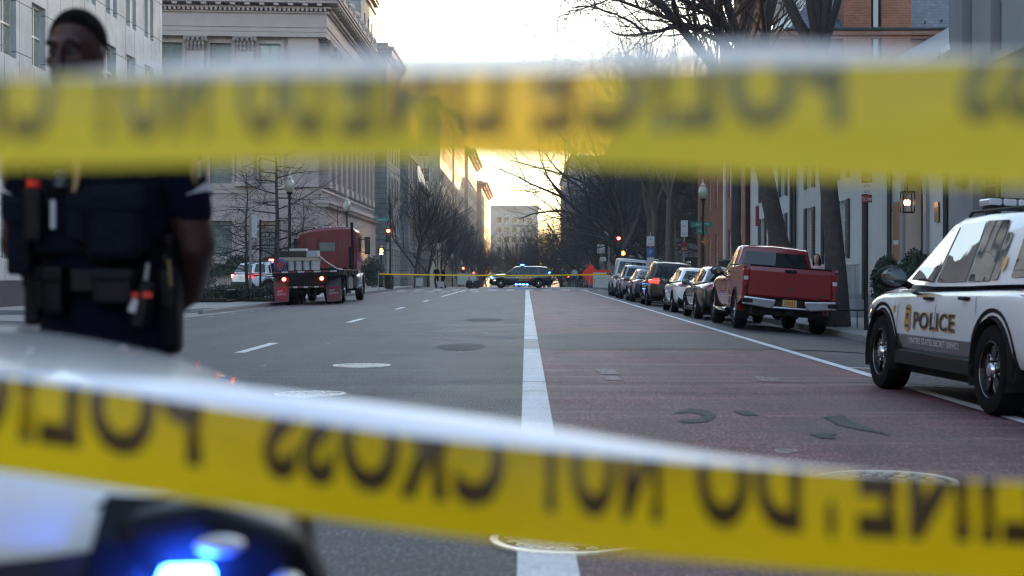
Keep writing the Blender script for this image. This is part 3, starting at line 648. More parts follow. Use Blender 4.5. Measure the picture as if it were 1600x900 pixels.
def generic_car(name, label, cat, m, L, W, H, wb, r, st, cols, wbh, wth, wins, tails, style='alloy', seams=(), handles=(), mirror_at=None, tailm='tail', rail=False, plate_z=.75, mirror_m=None, lower='trim'):
    t = thing(name, label, cat); ax = (wb / 2 + (L - wb) * -0.0 + .0, -wb / 2)
    body = make_body(st, m, t, ax, r, W, 1.14)
    ro, rbv = cabin(t, m, cols, wbh, wth, .03, .14, .08, wins)
    bv = bvh_of(body)
    b = MB(); b.bb(-W * .42, W * .42, -L / 2 + .25, L / 2 - .25, .19, .5); b.build('underbody', M['under'], t)
    for s in (-1, 1):
        for a in ax: wheel(t, s * (W / 2 - .12), a, r, s, .215, style)
        for pl in seams:
            sm = MB(); ribbon(sm, bv, pl, .009, s)
            if sm.f: sm.build('door_seam', M['under'], t, fix=False)
        sl = MB(); sl.bb(s * (W / 2 - .06), s * (W / 2 - .004), -wb / 2 + r * 1.2, wb / 2 - r * 1.2, .21, .31); sl.build('sill_trim', M[lower], t, bevel=.012)
        for (y, z) in handles: door_handle(t, bv, y, z, s, m)
        if mirror_at: mirror(t, s * mirror_at[0], mirror_at[1], mirror_at[2], s, mirror_m or m, .9)
        (x0, x1, z0, z1, wrap) = tails
        rear_patch('tail_lamp', bv, [(s * x0, -6, z0), (s * x1, -6, z0), (s * x1, -6, z1), (s * x0, -6, z1)], M[tailm], t, .012)
        q = MB(); ye = -L / 2; decal_quad(q, bv, [(s * 3, ye + .03, z0), (s * 3, ye + wrap, z0 + .03), (s * 3, ye + wrap, z1), (s * 3, ye + .03, z1)], (-s, 0, 0), .012, 4, 2)
        if q.f: q.build('tail_lamp', M[tailm], t, fix=False)
        h = MB(); decal_quad(h, bv, [(s * W * .28, 6, .60), (s * W * .42, 6, .62), (s * W * .42, 6, .74), (s * W * .28, 6, .72)], (0, -1, 0), .012, 4, 2)
        if h.f: h.build('headlamp', M['lamp'], t, fix=False)
    if rail:
        ra = MB(); yr = cols[1][1][0]; ye = cols[-2][1][0]; zr = cols[1][1][1]
        for s in (-1, 1): ra.tube([(s * wth[1] * .93, yr, zr + .01), (s * wth[1] * .93, yr - .1, zr + .055), (s * wth[1] * .93, ye - .2, zr + .055), (s * wth[1] * .9, ye - .35, zr)], .014, 6)
        ra.build('roof_rail', M['rimalloy'], t, smooth=True)
    rb = MB(); y0 = -L / 2; rb.prism([(y0 - .03, .34), (y0 - .05, .42), (y0 - .02, .50), (y0 + .22, .50), (y0 + .22, .28), (y0 + .05, .28)], 'X', -W * .44, W * .44); rb.build('rear_bumper', M['trim'], t, bevel=.025, seg=2)
    plate(t, -L / 2 - .015, plate_z, None, M['signwhite'], M['blackvinyl'])
    return t
def sedan(name, label, m, **k):
    st = [(-2.40, .34, .55, .86, .98, .80, .70), (-2.25, .27, .55, .90, 1.03, .87, .74), (-1.75, .24, .55, .92, 1.05, .905, .76), (-1.37, .22, .55, .92, 1.05, .915, .78), (-.6, .21, .53, .91, 1.0, .905, .8),
          (.2, .21, .53, .90, .98, .905, .8), (.8, .21, .53, .89, .99, .905, .8), (1.37, .23, .55, .87, .97, .91, .78), (1.85, .25, .54, .82, .90, .89, .74), (2.2, .28, .5, .74, .80, .82, .66), (2.36, .32, .5, .68, .73, .72, .6)]
    cols = [((1.02, .96), (.20, 1.385)), ((.1, .93), (-.05, 1.425)), ((-.75, .94), (-.75, 1.42)), ((-1.80, 1.0), (-1.15, 1.37))]
    return generic_car(name, label, 'car', m, 4.75, 1.83, 1.44, 2.74, .33, st, cols, [.82, .84, .84, .74], [.58, .62, .62, .56],
        [(0, .26, .95, .08, .86), (1, .08, .95, .08, .88), (2, .05, .62, .12, .84)], (.42, .86, .82, .96, .35),
        seams=[[(.95, .88), (.98, .5), (.9, .3)], [(-.02, .9), (0, .5), (-.02, .3)], [(-.95, .9), (-1.0, .7)]], handles=[(.12, .80), (-.82, .82)], mirror_at=(.84, .78, .97), **k)
def small_suv(name, label, m, tall=1.68, cat='car', **k):
    d = tall - 1.68
    st = [(-2.28, .38, .6, .98, 1.06, .84, .80), (-2.15, .32, .6, 1.0, 1.09, .91, .82), (-1.7, .27, .58, 1.01, 1.10, .93, .84), (-1.33, .25, .58, 1.0, 1.09, .94, .84), (-.6, .24, .56, .99, 1.06, .93, .84),
          (.2, .24, .56, .98, 1.05, .93, .84), (.8, .24, .56, .97, 1.06, .93, .84), (1.33, .26, .58, .95, 1.05, .935, .82), (1.75, .28, .57, .9, .99, .91, .78), (2.05, .30, .52, .82, .9, .84, .7), (2.2, .34, .52, .76, .82, .74, .62)]
    cols = [((1.15, 1.02), (.38, 1.58 + d)), ((.15, 1.0), (.0, 1.64 + d)), ((-.72, 1.0), (-.72, 1.64 + d)), ((-1.45, 1.02), (-1.45, 1.62 + d)), ((-2.18, 1.05), (-1.92, 1.56 + d))]
    return generic_car(name, label, cat, m, 4.6, 1.88, tall, 2.66, .355, st, cols, [.84, .86, .865, .86, .80], [.62, .67, .68, .68, .64],
        [(0, .22, .96, .07, .88), (1, .07, .95, .07, .90), (2, .07, .85, .09, .88), (3, .1, .8, .12, .84)], (.56, .90, .86, 1.04, .30),
        seams=[[(1.0, .92), (1.03, .55), (.95, .32)], [(.0, .97), (.02, .55), (.0, .32)], [(-.9, .98), (-.95, .8)]], handles=[(.15, .88), (-.78, .9)], mirror_at=(.87, .88, 1.05), rail=True, plate_z=.84, **k)
def van(name, label, m):
    st = [(-2.45, .40, .65, 1.10, 1.18, .86, .86), (-2.35, .34, .65, 1.12, 1.20, .93, .88), (-1.5, .29, .62, 1.12, 1.2, .96, .9), (0, .27, .6, 1.1, 1.18, .96, .9), (1.0, .27, .6, 1.06, 1.14, .96, .88), (1.6, .28, .62, 1.02, 1.10, .94, .84), (2.1, .32, .6, .92, 1.0, .88, .76), (2.3, .36, .58, .82, .9, .76, .64)]
    cols = [((1.75, 1.08), (1.05, 1.86)), ((.75, 1.1), (.6, 2.0)), ((-.5, 1.12), (-.5, 2.03)), ((-2.36, 1.15), (-2.25, 1.98))]
    return generic_car(name, label, 'van', m, 4.9, 1.94, 2.03, 3.0, .35, st, cols, [.86, .89, .90, .88], [.66, .74, .76, .74],
        [(0, .2, .95, .07, .78), (1, .1, .9, .12, .70)], (.78, .92, .9, 1.3, .1), seams=[[(1.3, 1.0), (1.3, .32)], [(.3, 1.08), (.3, .32)], [(-.9, 1.1), (-.9, .32)]], handles=[(.4, .98)], mirror_at=(.9, 1.25, 1.2), plate_z=.9, mirror_m=M['trim'])

def pickup(name, label):
    m = P['red']; t = thing(name, label, 'pickup truck'); W = 2.04; r = .415; ax = (1.98, -1.77); yb = -2.92
    st = [(-.75, .42, .78, 1.22, 1.30, .985, .93), (-.6, .36, .78, 1.22, 1.32, 1.0, .93), (.3, .35, .76, 1.20, 1.30, 1.0, .93), (1.1, .35, .76, 1.18, 1.28, 1.0, .93), (1.5, .36, .78, 1.17, 1.27, 1.01, .93), (1.98, .38, .8, 1.16, 1.27, 1.015, .93), (2.45, .40, .78, 1.12, 1.23, 1.0, .92), (2.8, .44, .75, 1.05, 1.15, .96, .88), (2.92, .48, .72, .98, 1.08, .88, .82)]
    body = make_body(st, m, t, (ax[0],), r, W, 1.17)
    cols = [((1.28, 1.24), (.62, 1.80)), ((.35, 1.20), (.2, 1.88)), ((-.45, 1.20), (-.42, 1.885)), ((-.80, 1.24), (-.66, 1.84))]
    ro, rbv = cabin(t, m, cols, [.90, .93, .93, .90], [.70, .75, .76, .73], .035, .15, .03, [(0, .2, .95, .06, .84), (1, .05, .92, .06, .86)])
    bv = bvh_of(body)
    # bed sides with wheel arch cut
    for s in (-1, 1):
        n = 14; arc = [(ax[1] + r * 1.2 * math.cos(PI * k / n), r + r * 1.2 * math.sin(PI * k / n)) for k in range(n + 1)]
        poly = [(-.80, .50)] + [(-.80, 1.36), (yb + .03, 1.42), (yb, 1.38), (yb + .02, .68), (ax[1] - r * 1.22, .55)] + arc[::-1] + [(ax[1] + r * 1.22, .50)]
        b = MB(); b.prism(poly, 'X', s * .93, s * 1.015); o = b.build('bed_side', m, t, bevel=.022, seg=2)
        c = MB(); c.bb(s * .925, s * 1.02, yb + .05, -.82, 1.405, 1.428); c.build('bed_rail_cap', M['trim'], t, bevel=.006)
        fl = MB()
        for k in range(n):
            t0, t1 = PI * k / n, PI * (k + 1) / n
            f = lambda rr, tt: Vector((s * 1.022, ax[1] + rr * math.cos(tt), r + rr * math.sin(tt)))
            a, bb, c_, d = f(r * 1.19, t0), f(r * 1.19, t1), f(r * 1.27, t1), f(r * 1.27, t0); fl.add([a, bb, c_, d, a - Vector((s * .2, 0, 0)), bb - Vector((s * .2, 0, 0))], [(0, 1, 2, 3), (0, 4, 5, 1)])
        fl.build('wheel_arch_trim', m, t, fix=False)
        for a in ax: wheel(t, s * (W / 2 - .15), a, r, s, .27, 'alloy', 6)
        sm = MB(); ribbon(sm, bv, [(1.22, 1.12), (1.24, .75), (1.15, .45)], .010, s); ribbon(sm, bv, [(.28, 1.16), (.3, .75), (.28, .45)], .010, s); ribbon(sm, bv, [(-.55, 1.16), (-.57, .75), (-.6, .45)], .010, s); sm.build('door_seam', M['under'], t, fix=False)
        door_handle(t, bv, .45, 1.08, s, m); door_handle(t, bv, -.4, 1.08, s, m)
        mirror(t, s * .95, 1.02, 1.28, s, M['trim'], 1.12)
        st_ = MB(); st_.tube([(s * 1.02, -.62, .40), (s * 1.06, -.5, .39), (s * 1.06, 1.1, .39), (s * 1.02, 1.22, .40)], .045, 8); st_.build('side_step', M['chrome'], t, smooth=True)
        # tail lamp wraps the rear corner of the bed
        l = MB(); l.prism([(s * .885, 1.34), (s * 1.02, 1.32), (s * 1.025, .96), (s * .90, .93)], 'Y', yb - .012, yb + .16); lo = l.build('tail_lamp', M['tail'], t, bevel=.02, seg=2)
        w = MB(); w.prism([(s * .90, 1.17), (s * 1.0, 1.165), (s * 1.0, 1.09), (s * .905, 1.085)], 'Y', yb - .018, yb - .005); w.build('reversing_lens', M['lamp'], lo)
    fl = MB(); fl.bb(-.93, .93, yb + .1, -.8, .60, .66); fl.bb(-.93, .93, -.86, -.80, .6, 1.34); fl.build('bed_floor', M['under'], t)
    # tailgate: pressed panel with recessed field
    g = MB(); g.prism([(yb + .01, .70), (yb - .02, .78), (yb - .012, 1.30), (yb + .02, 1.40), (yb + .07, 1.40), (yb + .07, .70)], 'X', -.885, .885); tg = g.build('tailgate', m, t, bevel=.012, seg=2)
    c = MB(); c.bb(-.885, .885, yb - .0, yb + .08, 1.40, 1.43); c.build('tailgate_cap', M['trim'], tg, bevel=.008)
    c = MB(); c.box((0, yb - .022, 1.325), (.26, .03, .065)); c.build('tailgate_handle', M['trim'], tg, bevel=.012)
    text_part('tailgate_lettering', 'CHEVROLET', .13, P['red'], tg, Matrix.Translation((0, yb - .0235, 1.12)) @ Matrix.Rotation(R(90), 4, 'X'), bold=.01, sx=1.5, spacing=1.1)
    c = MB(); c.box((.70, yb - .022, .84), (.17, .006, .03)); c.build('badge', P['black'], tg)
    v = MB(); v.add([(-.05, yb - .021, .93), (0, yb - .021, .96), (.05, yb - .021, .93), (0, yb - .021, .90)], [(0, 1, 2, 3)]); v.build('badge', P['black'], tg)
    # chrome step bumper in three pieces
    b = MB()
    for s in (-1, 1): b.prism([(s * .30, .70), (s * .98, .74), (s * 1.0, .56), (s * .42, .50), (s * .34, .56)], 'Y', yb - .20, yb + .02)
    b.prism([(-.42, .505), (.42, .505), (.42, .56), (-.42, .56)], 'Y', yb - .18, yb); bo = b.build('rear_bumper', M['chrome'], t, bevel=.03, seg=3)
    k = MB(); k.prism([(-.40, .565), (.40, .565), (.33, .72), (-.33, .72)], 'Y', yb - .12, yb + .02); [k.prism([(s * .80, .685), (s * 1.01, .70), (s * 1.01, .60), (s * .80, .60)], 'Y', yb - .21, yb - .05) for s in (-1, 1)]
    k.bb(-.95, .95, yb - .17, yb, .725, .75); k.build('bumper_step', M['trim'], bo, bevel=.01)
    pl = mat('orange number plate', (0.55, 0.30, 0.12), .5)
    plate(t, yb - .135, .645, 'DS3227', pl, M['signred'], .31, .15)
    u = MB(); u.bb(-.75, .75, -2.8, 2.5, .36, .62); u.tube([(-.9, -1.77, r), (.9, -1.77, r)], .07, 8); u.ell((0, -1.77, r), (.17, .2, .17)); u.bb(-.06, .06, yb - .16, yb + .4, .40, .48); u.tube([(.55, -2.0, .46), (.62, -2.85, .42)], .035, 8)
    u.build('chassis', M['under'], t)
    gr = MB(); gr.prism([(2.93, .62), (2.98, .8), (2.95, 1.05), (2.8, 1.05), (2.8, .6)], 'X', -.9, .9); gr.build('grille', M['chrome'], t, bevel=.02)
    an = MB(); an.box((0, -.58, 1.93), (.34, .10, .022)); an.build('brake_lamp', M['tail'], t, bevel=.006)
    return t

def flatbed(name, label):
    """three axle flatbed delivery truck, nose towards +Y, rear end at y=0"""
    t = thing(name, label, 'truck'); r = .52
    fr = MB()
    for s in (-1, 1): fr.bb(s * .38, s * .46, .1, 10.3, .78, 1.06)
    for y in (.3, 1.2, 2.4, 3.8, 5.5, 7): fr.bb(-.4, .4, y - .05, y + .05, .82, 1.02)
    for y in (1.7, 3.0, 9.1): fr.tube([(-1, y, r), (1, y, r)], .09, 8); fr.ell((0, y, r), (.2, .24, .2)) if y < 5 else None
    fr.build('chassis', M['under'], t)
    bd = MB(); bd.bb(-1.25, 1.25, 0, 6.55, 1.22, 1.30); bd.build('deck', M['wood'], t, bevel=.01)
    ed = MB(); ed.bb(-1.28, -1.2, 0, 6.55, 1.12, 1.33); ed.bb(1.2, 1.28, 0, 6.55, 1.12, 1.33); ed.bb(-1.28, 1.28, -.04, .06, 1.08, 1.33)
    for i in range(12):
        for s in (-1, 1): ed.bb(s * 1.28, s * 1.31, .3 + i * .53, .42 + i * .53, 1.14, 1.30)
    ed.build('deck_rail', M['trim'], t, bevel=.01)
    re = MB(); rr = MB()
    for i in range(8): (re if i % 2 else rr).bb(-1.24 + i * .31, -1.24 + i * .31 + .26, -.050, -.042, 1.24, 1.30)
    for i in range(7): (re if i % 2 else rr).bb(-.70 + i * .2, -.70 + i * .2 + .17, -.012, .0, .66, .715)
    re.build('reflector_strip', M['signwhite'], t); rr.build('reflector_strip', M['signred'], t)
    pn = MB(); pn.bb(-.78, .78, .06, .16, .74, 1.12); pn.bb(-1.1, 1.1, .18, .24, .95, 1.2); pn.bb(-.72, .72, .0, .08, .64, .74); [pn.bb(s * .60, s * .68, .02, .3, .66, 1.1) for s in (-1, 1)]
    pn.build('rear_panel', M['trim'], t, bevel=.01)
    for s in (-1, 1):
        l = MB(); l.lathe([(.075, -.0), (.075, .05), (.03, .06)][::-1], (s * .72 - .12, -.03, 1.0), 'Y', 14); l.build('tail_lamp', M['taillit'], t)
        f = MB(); x = s * 1.0 - .02; f.add([(x - .33, .5, 1.05), (x + .30, .5, 1.05), (x + .27, .42, .14), (x - .24, .40, .10)], [(0, 1, 2, 3)]); f.add([(x - .33, .512, 1.05), (x + .30, .512, 1.05), (x + .27, .432, .14), (x - .24, .412, .10)], [(0, 1, 2, 3)])
        fo = f.build('mud_flap', mat('grey rubber flap', (.11, .10, .11), .7, scale=9, var=.4), t, fix=False)
        q = MB(); q.add([(x - .24, .455, .70), (x + .24, .455, .70), (x + .23, .405, .16), (x - .21, .405, .16)], [(0, 1, 2, 3)]); q.build('flap_panel', mat('faded red flap print', (.23, .035, .06), .7), fo, fix=False)
        for k, (tx, zz) in enumerate((('L&W', .50), ('SUPPLY', .38))):
            text_part('flap_lettering', tx, .125, M['signwhite'], fo, Matrix.Translation((x - (.06 if k == 0 else .0), .40, zz)) @ Matrix.Rotation(R(90), 4, 'X'), bold=.01, sx=.9)
        for y in (1.7, 3.0):
            for dx in ((.93, .62)): wheel(t, s * dx * 1.06, y, r, s, .27, 'steel')
        wheel(t, s * 1.05, 9.1, r, s, .30, 'alloy', 8)
    # hood, fenders, cab
    cols = [((7.9, 1.15), (7.5, 2.95)), ((7.1, 1.15), (7.0, 3.16)), ((6.75, 1.15), (6.75, 3.08))]
    m = P['truckred']
    c = MB(); sec = [(-1.24, 1.28), (-1.27, 2.1), (-1.25, 2.74), (-1.19, 2.93), (-.7, 3.03), (0, 3.10), (.6, 3.13), (1.08, 3.10), (1.2, 2.98), (1.24, 2.1), (1.20, 1.28)]
    c.prism(sec, 'Y', 6.75, 8.35); co = c.build('cab', m, t, bevel=.07, seg=3)
    s2 = MB(); s2.prism([(-1.15, 2.86), (-1.0, 3.0), (-.5, 3.12), (0, 3.17), (.6, 3.19), (1.0, 3.15), (1.1, 2.9)], 'Y', 6.9, 7.9); s2.build('roof_cap', m, co, bevel=.05, seg=2)
    for x0 in (-.42, .42, 1.0, -1.0):
        b = MB(); b.bb(x0 - .015, x0 + .015, 6.728, 6.75, 1.4, 2.75); b.build('rear_seam', P['black'], co)
    w = MB(); w.bb(-.36, .30, 6.722, 6.74, 2.15, 2.52); w.build('rear_window', M['palepane'], co, bevel=.01)
    w = MB(); w.bb(.46, .95, 6.735, 6.745, 2.22, 2.66); w.bb(-.95, -.46, 6.735, 6.745, 2.22, 2.66); w.build('cab_panel', mat('darker red panel', (.15, .006, .013), .35, coat=.8), co, bevel=.01)
    for s in (-1, 1):
        w = MB(); w.add([(s * 1.277, 7.2, 2.12), (s * 1.277, 8.15, 2.12), (s * 1.265, 8.0, 2.74), (s * 1.265, 7.2, 2.74)], [(0, 1, 2, 3)]); w.build('side_window', M['carglass'], co, fix=False)
        mm = MB(); mm.bb(s * 1.42, s * 1.66, 8.05, 8.15, 2.0, 2.75); mm.tube([(s * 1.15, 8.15, 2.65), (s * 1.5, 8.1, 2.65)], .02, 6); mm.tube([(s * 1.15, 8.15, 2.1), (s * 1.5, 8.1, 2.1)], .02, 6); mo = mm.build('mirror', M['trim'], t, bevel=.02)
        g = MB(); g.bb(s * 1.45, s * 1.63, 8.03, 8.048, 2.06, 2.70); g.build('mirror_glass', M['glass'], mo)
        fe = MB(); n = 10
        for k in range(n):
            a0, a1 = PI * k / n, PI * (k + 1) / n; rr_ = .68
            fe.add([(s * .72, 9.1 + rr_ * math.cos(a0), r + rr_ * math.sin(a0)), (s * .72, 9.1 + rr_ * math.cos(a1), r + rr_ * math.sin(a1)), (s * 1.22, 9.1 + rr_ * math.cos(a1), r + rr_ * math.sin(a1)), (s * 1.22, 9.1 + rr_ * math.cos(a0), r + rr_ * math.sin(a0))], [(0, 1, 2, 3)])
        fo = fe.build('fender', M['rimalloy'], t, fix=False, smooth=True); sd_ = fo.modifiers.new('s', 'SOLIDIFY'); sd_.thickness = .05
        tk = MB(); tk.lathe([(.3, 0), (.33, .03), (.33, 1.05), (.3, 1.08)], (s * .92, 6.9, .92), 'Y', 18); tk.build('fuel_tank', M['rimalloy'], t, smooth=True)
        sp = MB(); sp.bb(s * 1.0, s * 1.2, 6.5, 8.0, .5, .58); sp.build('side_step', M['trim'], t, bevel=.01)
    bx = MB(); bx.bb(.78, 1.15, 4.2, 5.6, .55, 1.05); bx.bb(-1.15, -.78, 4.2, 5.6, .55, 1.05); bx.build('tool_box', M['galv'], t, bevel=.02)
    e = MB(); e.tube([(1.05, 6.68, 1.0), (1.05, 6.68, 3.0), (1.05, 6.60, 3.35)], [.06, .06, .065], 10); e.tube([(.98, 6.68, 1.4), (.98, 6.68, 2.3)], .09, 10); e.build('exhaust_stack', M['trim'], t, smooth=True)
    h = MB(); h.prism([(8.3, 1.1), (8.3, 2.1), (8.6, 2.05), (9.9, 1.75), (10.2, 1.5), (10.25, .75), (8.3, .75)], 'X', -.85, .85); h.build('hood', m, t, bevel=.08, seg=3)
    h = MB(); h.bb(-1.15, 1.15, 10.15, 10.4, .45, .78); h.build('front_bumper', M['chrome'], t, bevel=.04, seg=2)
    wsh = MB(); wsh.add([(-1.05, 8.36, 2.1), (1.05, 8.36, 2.1), (1.0, 8.36, 2.8), (-1.0, 8.36, 2.8)], [(0, 1, 2, 3)]); wsh.build('windscreen', M['carglass'], co, fix=False)
    mk = MB(); [mk.ell((x, 7.6, 3.2), (.05, .06, .04), 8, 6) for x in (-.6, -.3, 0, .3, .6)]; mk.build('roof_marker_lamp', M['lamp'], co)
    return t
# ---------------------------------------------------------------- setting: ground, road, markings
def sheet(name, x0, x1, ys, zoff, m, nx=2, kind='structure', flat=None, xs=None):
    mb = MB(); xs = xs or [x0 + (x1 - x0) * i / nx for i in range(nx + 1)]
    vs = [(x, y, (gz(x, y) if flat is None else flat + crest(y)) + zoff) for y in ys for x in xs]; k = len(xs)
    mb.add(vs, [(j * k + i, j * k + i + 1, (j + 1) * k + i + 1, (j + 1) * k + i) for j in range(len(ys) - 1) for i in range(k - 1)])
    o = mb.build(name, m, fix=False, smooth=True)
    if kind: tag(o, kind=kind)
    return o
def yr(a, b):
    s = [a]
    for q in (132, 160, 200, 250, 300, 350, 420):
        if a < q < b: s.append(q)
    return s + [b]
def ysd(a, b, st=4.0): n = max(1, int((b - a) / st)); return sorted(set([a + (b - a) * i / n for i in range(n + 1)] + [q for q in (132, 420) if a < q < b]))
sheet('ground', -3000, 3000, [-400, 0, 132, 200, 300, 420, 900, 3500], -0.30, M['earth'], 2, flat=0)
RX = [-9.8 + (16.55) * i / 24 for i in range(25)]
sheet('road', KL, KR, [-30] + ysd(0, 132, 12) + yr(132.1, 900), 0.0, M['asphalt'], xs=RX)
sheet('side_street', -60, KL, [-20, 0, 41], -0.0776, M['asphalt'], 4, flat=0.0)
sheet('cross_street', KR, 120, [108.5, 124], -0.19, M['asphalt'], 4, flat=0.0)
sheet('cross_street', -120, KL, [134, 150], -0.08, M['asphalt'], 4, flat=0.0)
def kerb(x, y0, y1, s, zt):
    mb = MB(); ys = ysd(y0, y1, 10)
    for a, b in zip(ys[:-1], ys[1:]):
        vs = []
        for y in (a, b):
            g = gz(x, y); t = zt + crest(y); vs += [(x, y, g - .1), (x, y, t - .012), (x + s * .02, y, t), (x + s * .16, y, t), (x + s * .16, y, g - .1)]
        mb.add(vs, [(k, k + 1, k + 6, k + 5) for k in range(4)] + [(0, 1, 2, 3, 4), (9, 8, 7, 6, 5)])
    return mb.build('kerb', M['kerb'])
SL = 0.07; SRZ = -0.045   # pavement levels left and right
for (x, a, b, s, z) in ((KR, -5, 108.5, 1, SRZ), (KR, 124, 420, 1, SRZ), (KL, 46.5, 134, -1, SL), (KL, 150, 420, -1, SL)):
    tag(kerb(x, a, b, s, z), kind='structure')
sheet('sidewalk', KR + .16, 10.6, [-5] + [108.5], 0, M['concrete'], 3, flat=SRZ)
sheet('sidewalk', KR + .16, 11.5, yr(124, 420), 0, M['concrete'], 3, flat=SRZ)
# left pavement with a rounded corner and a pale apron at road level in front of it
mb = MB(); pts = [(KL - .16, 134), (KL - .16, 50.5)] + [(-13.8 + 3.84 * math.cos(a), 50.5 - 4.0 * math.sin(a)) for a in [PI / 2 * k / 8 for k in range(1, 9)]] + [(-40, 46.5), (-40, 134)]
mb.prism(pts, 'Z', SL - .2, SL); tag(mb.build('sidewalk', M['concrete']), kind='structure')
sheet('sidewalk', -13.2, KL - .16, yr(150, 420), 0, M['concrete'], 3, flat=SL)
mb = MB(); mb.add([(-60, 40.2, -.070), (-12, 40.2, -.070), (-9.6, 43, -.070), (-8.9, 49, -.046), (-9.5, 56, -.066), (-9.9, 58, -.07), (-60, 58, -.07)], [tuple(range(7))]); tag(mb.build('driveway_apron', M['apron'], fix=False), kind='structure')
# red bus lane, lines
sheet('bus_lane', .215, 3.93, [-20] + ysd(0, 43.2, 8), .004, M['buslane'], 8, kind='structure')
sheet('bus_lane', .215, 3.93, ysd(31.0, 124, 8) if False else ysd(43.2, 106, 8), .004, M['buslane'], 8, kind='structure')
sheet('repaved_band', .215, 5.6, [24.0, 26, 28, 30.4], .009, M['oldband'], 12)
sheet('lane_line', -.036, .210, [4.45, 6] + ysd(10, 24, 4), .012, M['linepaint'], 1)
sheet('lane_line', -.036, .210, [24.03, 27.5], .012, M['wornline'], 1)
sheet('lane_line', -.036, .210, [27.53] + ysd(32, 106, 8), .012, M['linepaint'], 1)
sheet('lane_line', -.036, .210, [-4, 3.2, 4.42], .012, M['linepaint'], 1)
sheet('lane_line', 3.93, 4.07, [-4] + ysd(0, 106, 6), .0125, M['linepaint'], 2)
for y0, y1 in ((22.9, 26.1), (37.0, 40.2), (50.5, 53.7), (64, 67.2), (78, 110)): sheet('lane_dash', -4.36, -4.20, [y0, (y0 + y1) / 2, y1], .006, M['linepaint'], 1)
for k in range(14): sheet('lane_dash', -8.9 + (0.02 * k), -8.78 + .02 * k, [33 + k * 3.1, 33.7 + k * 3.1], .006, M['wornline'], 1)
sheet('parking_line', 4.07, 6.4, [19.4, 19.53], .0062, M['linepaint'], 6); sheet('parking_line', 4.07, 6.4, [13.4, 13.53], .0062, M['linepaint'], 6); sheet('parking_line', 4.07, 6.5, [16.3, 16.42], .0062, M['linepaint'], 6)
for i in range(12):
    x = -9.2 + i * 1.3
    if x < 5.6: sheet('crosswalk_bar', x, x + .6, [107.5, 111], .0065, M['linepaint'], 1)
for i in range(7): sheet('crosswalk_bar', -9.2 + i * .95, -8.7 + i * .95, [96, 99.4], .0065, M['wornline'], 1)
sheet('stop_line', -9.3, -.1, [103.2, 103.8], .0065, M['linepaint'], 8)
def blob(name, cx, cy, rx, ry, z, m, n=22, seed=1, rough=.3, pts=None):
    rnd = random.Random(seed); mb = MB()
    pl = pts or [(cx + rx * math.cos(2 * PI * k / n) * (1 + rnd.uniform(-rough, rough)), cy + ry * math.sin(2 * PI * k / n) * (1 + rnd.uniform(-rough, rough))) for k in range(n)]
    if pts:
        q = []
        for a, b in zip(pl, pl[1:] + pl[:1]):
            for k in range(5): f = k / 5; q.append((a[0] + (b[0] - a[0]) * f + rnd.uniform(-.012, .012), a[1] + (b[1] - a[1]) * f + rnd.uniform(-.07, .07)))
        pl = q
    mb.add([(x, y, gz(x, y) + z) for x, y in pl], [tuple(range(len(pl)))]); return tag(mb.build(name, m, fix=False), kind='structure')
def G(px, py, h=1.19):
    d = 2400 * h / (py - 427); return ((px - 822) * d / 2400, d)
for (px, py, w_, d_) in ((722, 542, .28, 1.1), (758, 500, .35, 1.2), (1015, 575, .3, .5)):
    x, y = G(px, py)
    if px < 900: blob('asphalt_patch', x, y, w_ * 1.4, d_ * 1.1, .005, M['patch'], 9, int(px), .12)
for sq in ([(1050, 648), (1075, 640), (1105, 642), (1120, 650), (1108, 660), (1075, 663), (1060, 658), (1095, 655), (1100, 650), (1080, 646)], [(1285, 652), (1318, 650), (1330, 660), (1350, 668), (1378, 676), (1392, 682), (1350, 674), (1310, 666)], [(1265, 680), (1285, 677), (1305, 680), (1300, 686), (1280, 686)], [(1145, 643), (1170, 643), (1185, 650), (1160, 650)]):
    blob('tar_patch', 0, 0, 0, 0, .0095, M['patch'], pts=[G(*p) for p in sq][::-1])
for sq in ([(930, 577), (958, 577), (968, 586), (940, 586)], [(1180, 588), (1215, 592), (1225, 598), (1180, 596)], [(942, 589), (965, 589), (973, 595), (948, 595)]):
    blob('worn_spot', 0, 0, 0, 0, .0094, M['fadedmark'], pts=[G(*p) for p in sq][::-1])
rnd = random.Random(4)
for k in range(26):
    x = rnd.uniform(-8, -.3); y = rnd.uniform(9, 34); blob('paint_fleck', x, y, .05, .05, .0052, M['wornline'], 6, k)
for k in range(8):     # crack sealant and saw cuts across the road
    y = (15.2, 16.6, 29, 33.6, 52, 58, 69, 47)[k]; mb = MB(); pts = []
    for i in range(40): x = KL + i * 16.5 / 39 if k != 3 else -1.5 + i * 3.2 / 39; pts.append((x, y + .12 * math.sin(i * .6 + k) + rnd.uniform(-.03, .03)))
    for (a, b) in zip(pts[:-1], pts[1:]): mb.add([(a[0], a[1], gz(*a) + .0142), (b[0], b[1], gz(*b) + .0142), (b[0], b[1] + .03, gz(*b) + .0142), (a[0], a[1] + .03, gz(*a) + .0142)], [(0, 1, 2, 3)])
    tag(mb.build('road_crack', M['patch'] if k != 3 else M['linepaint'], fix=False), kind='structure')
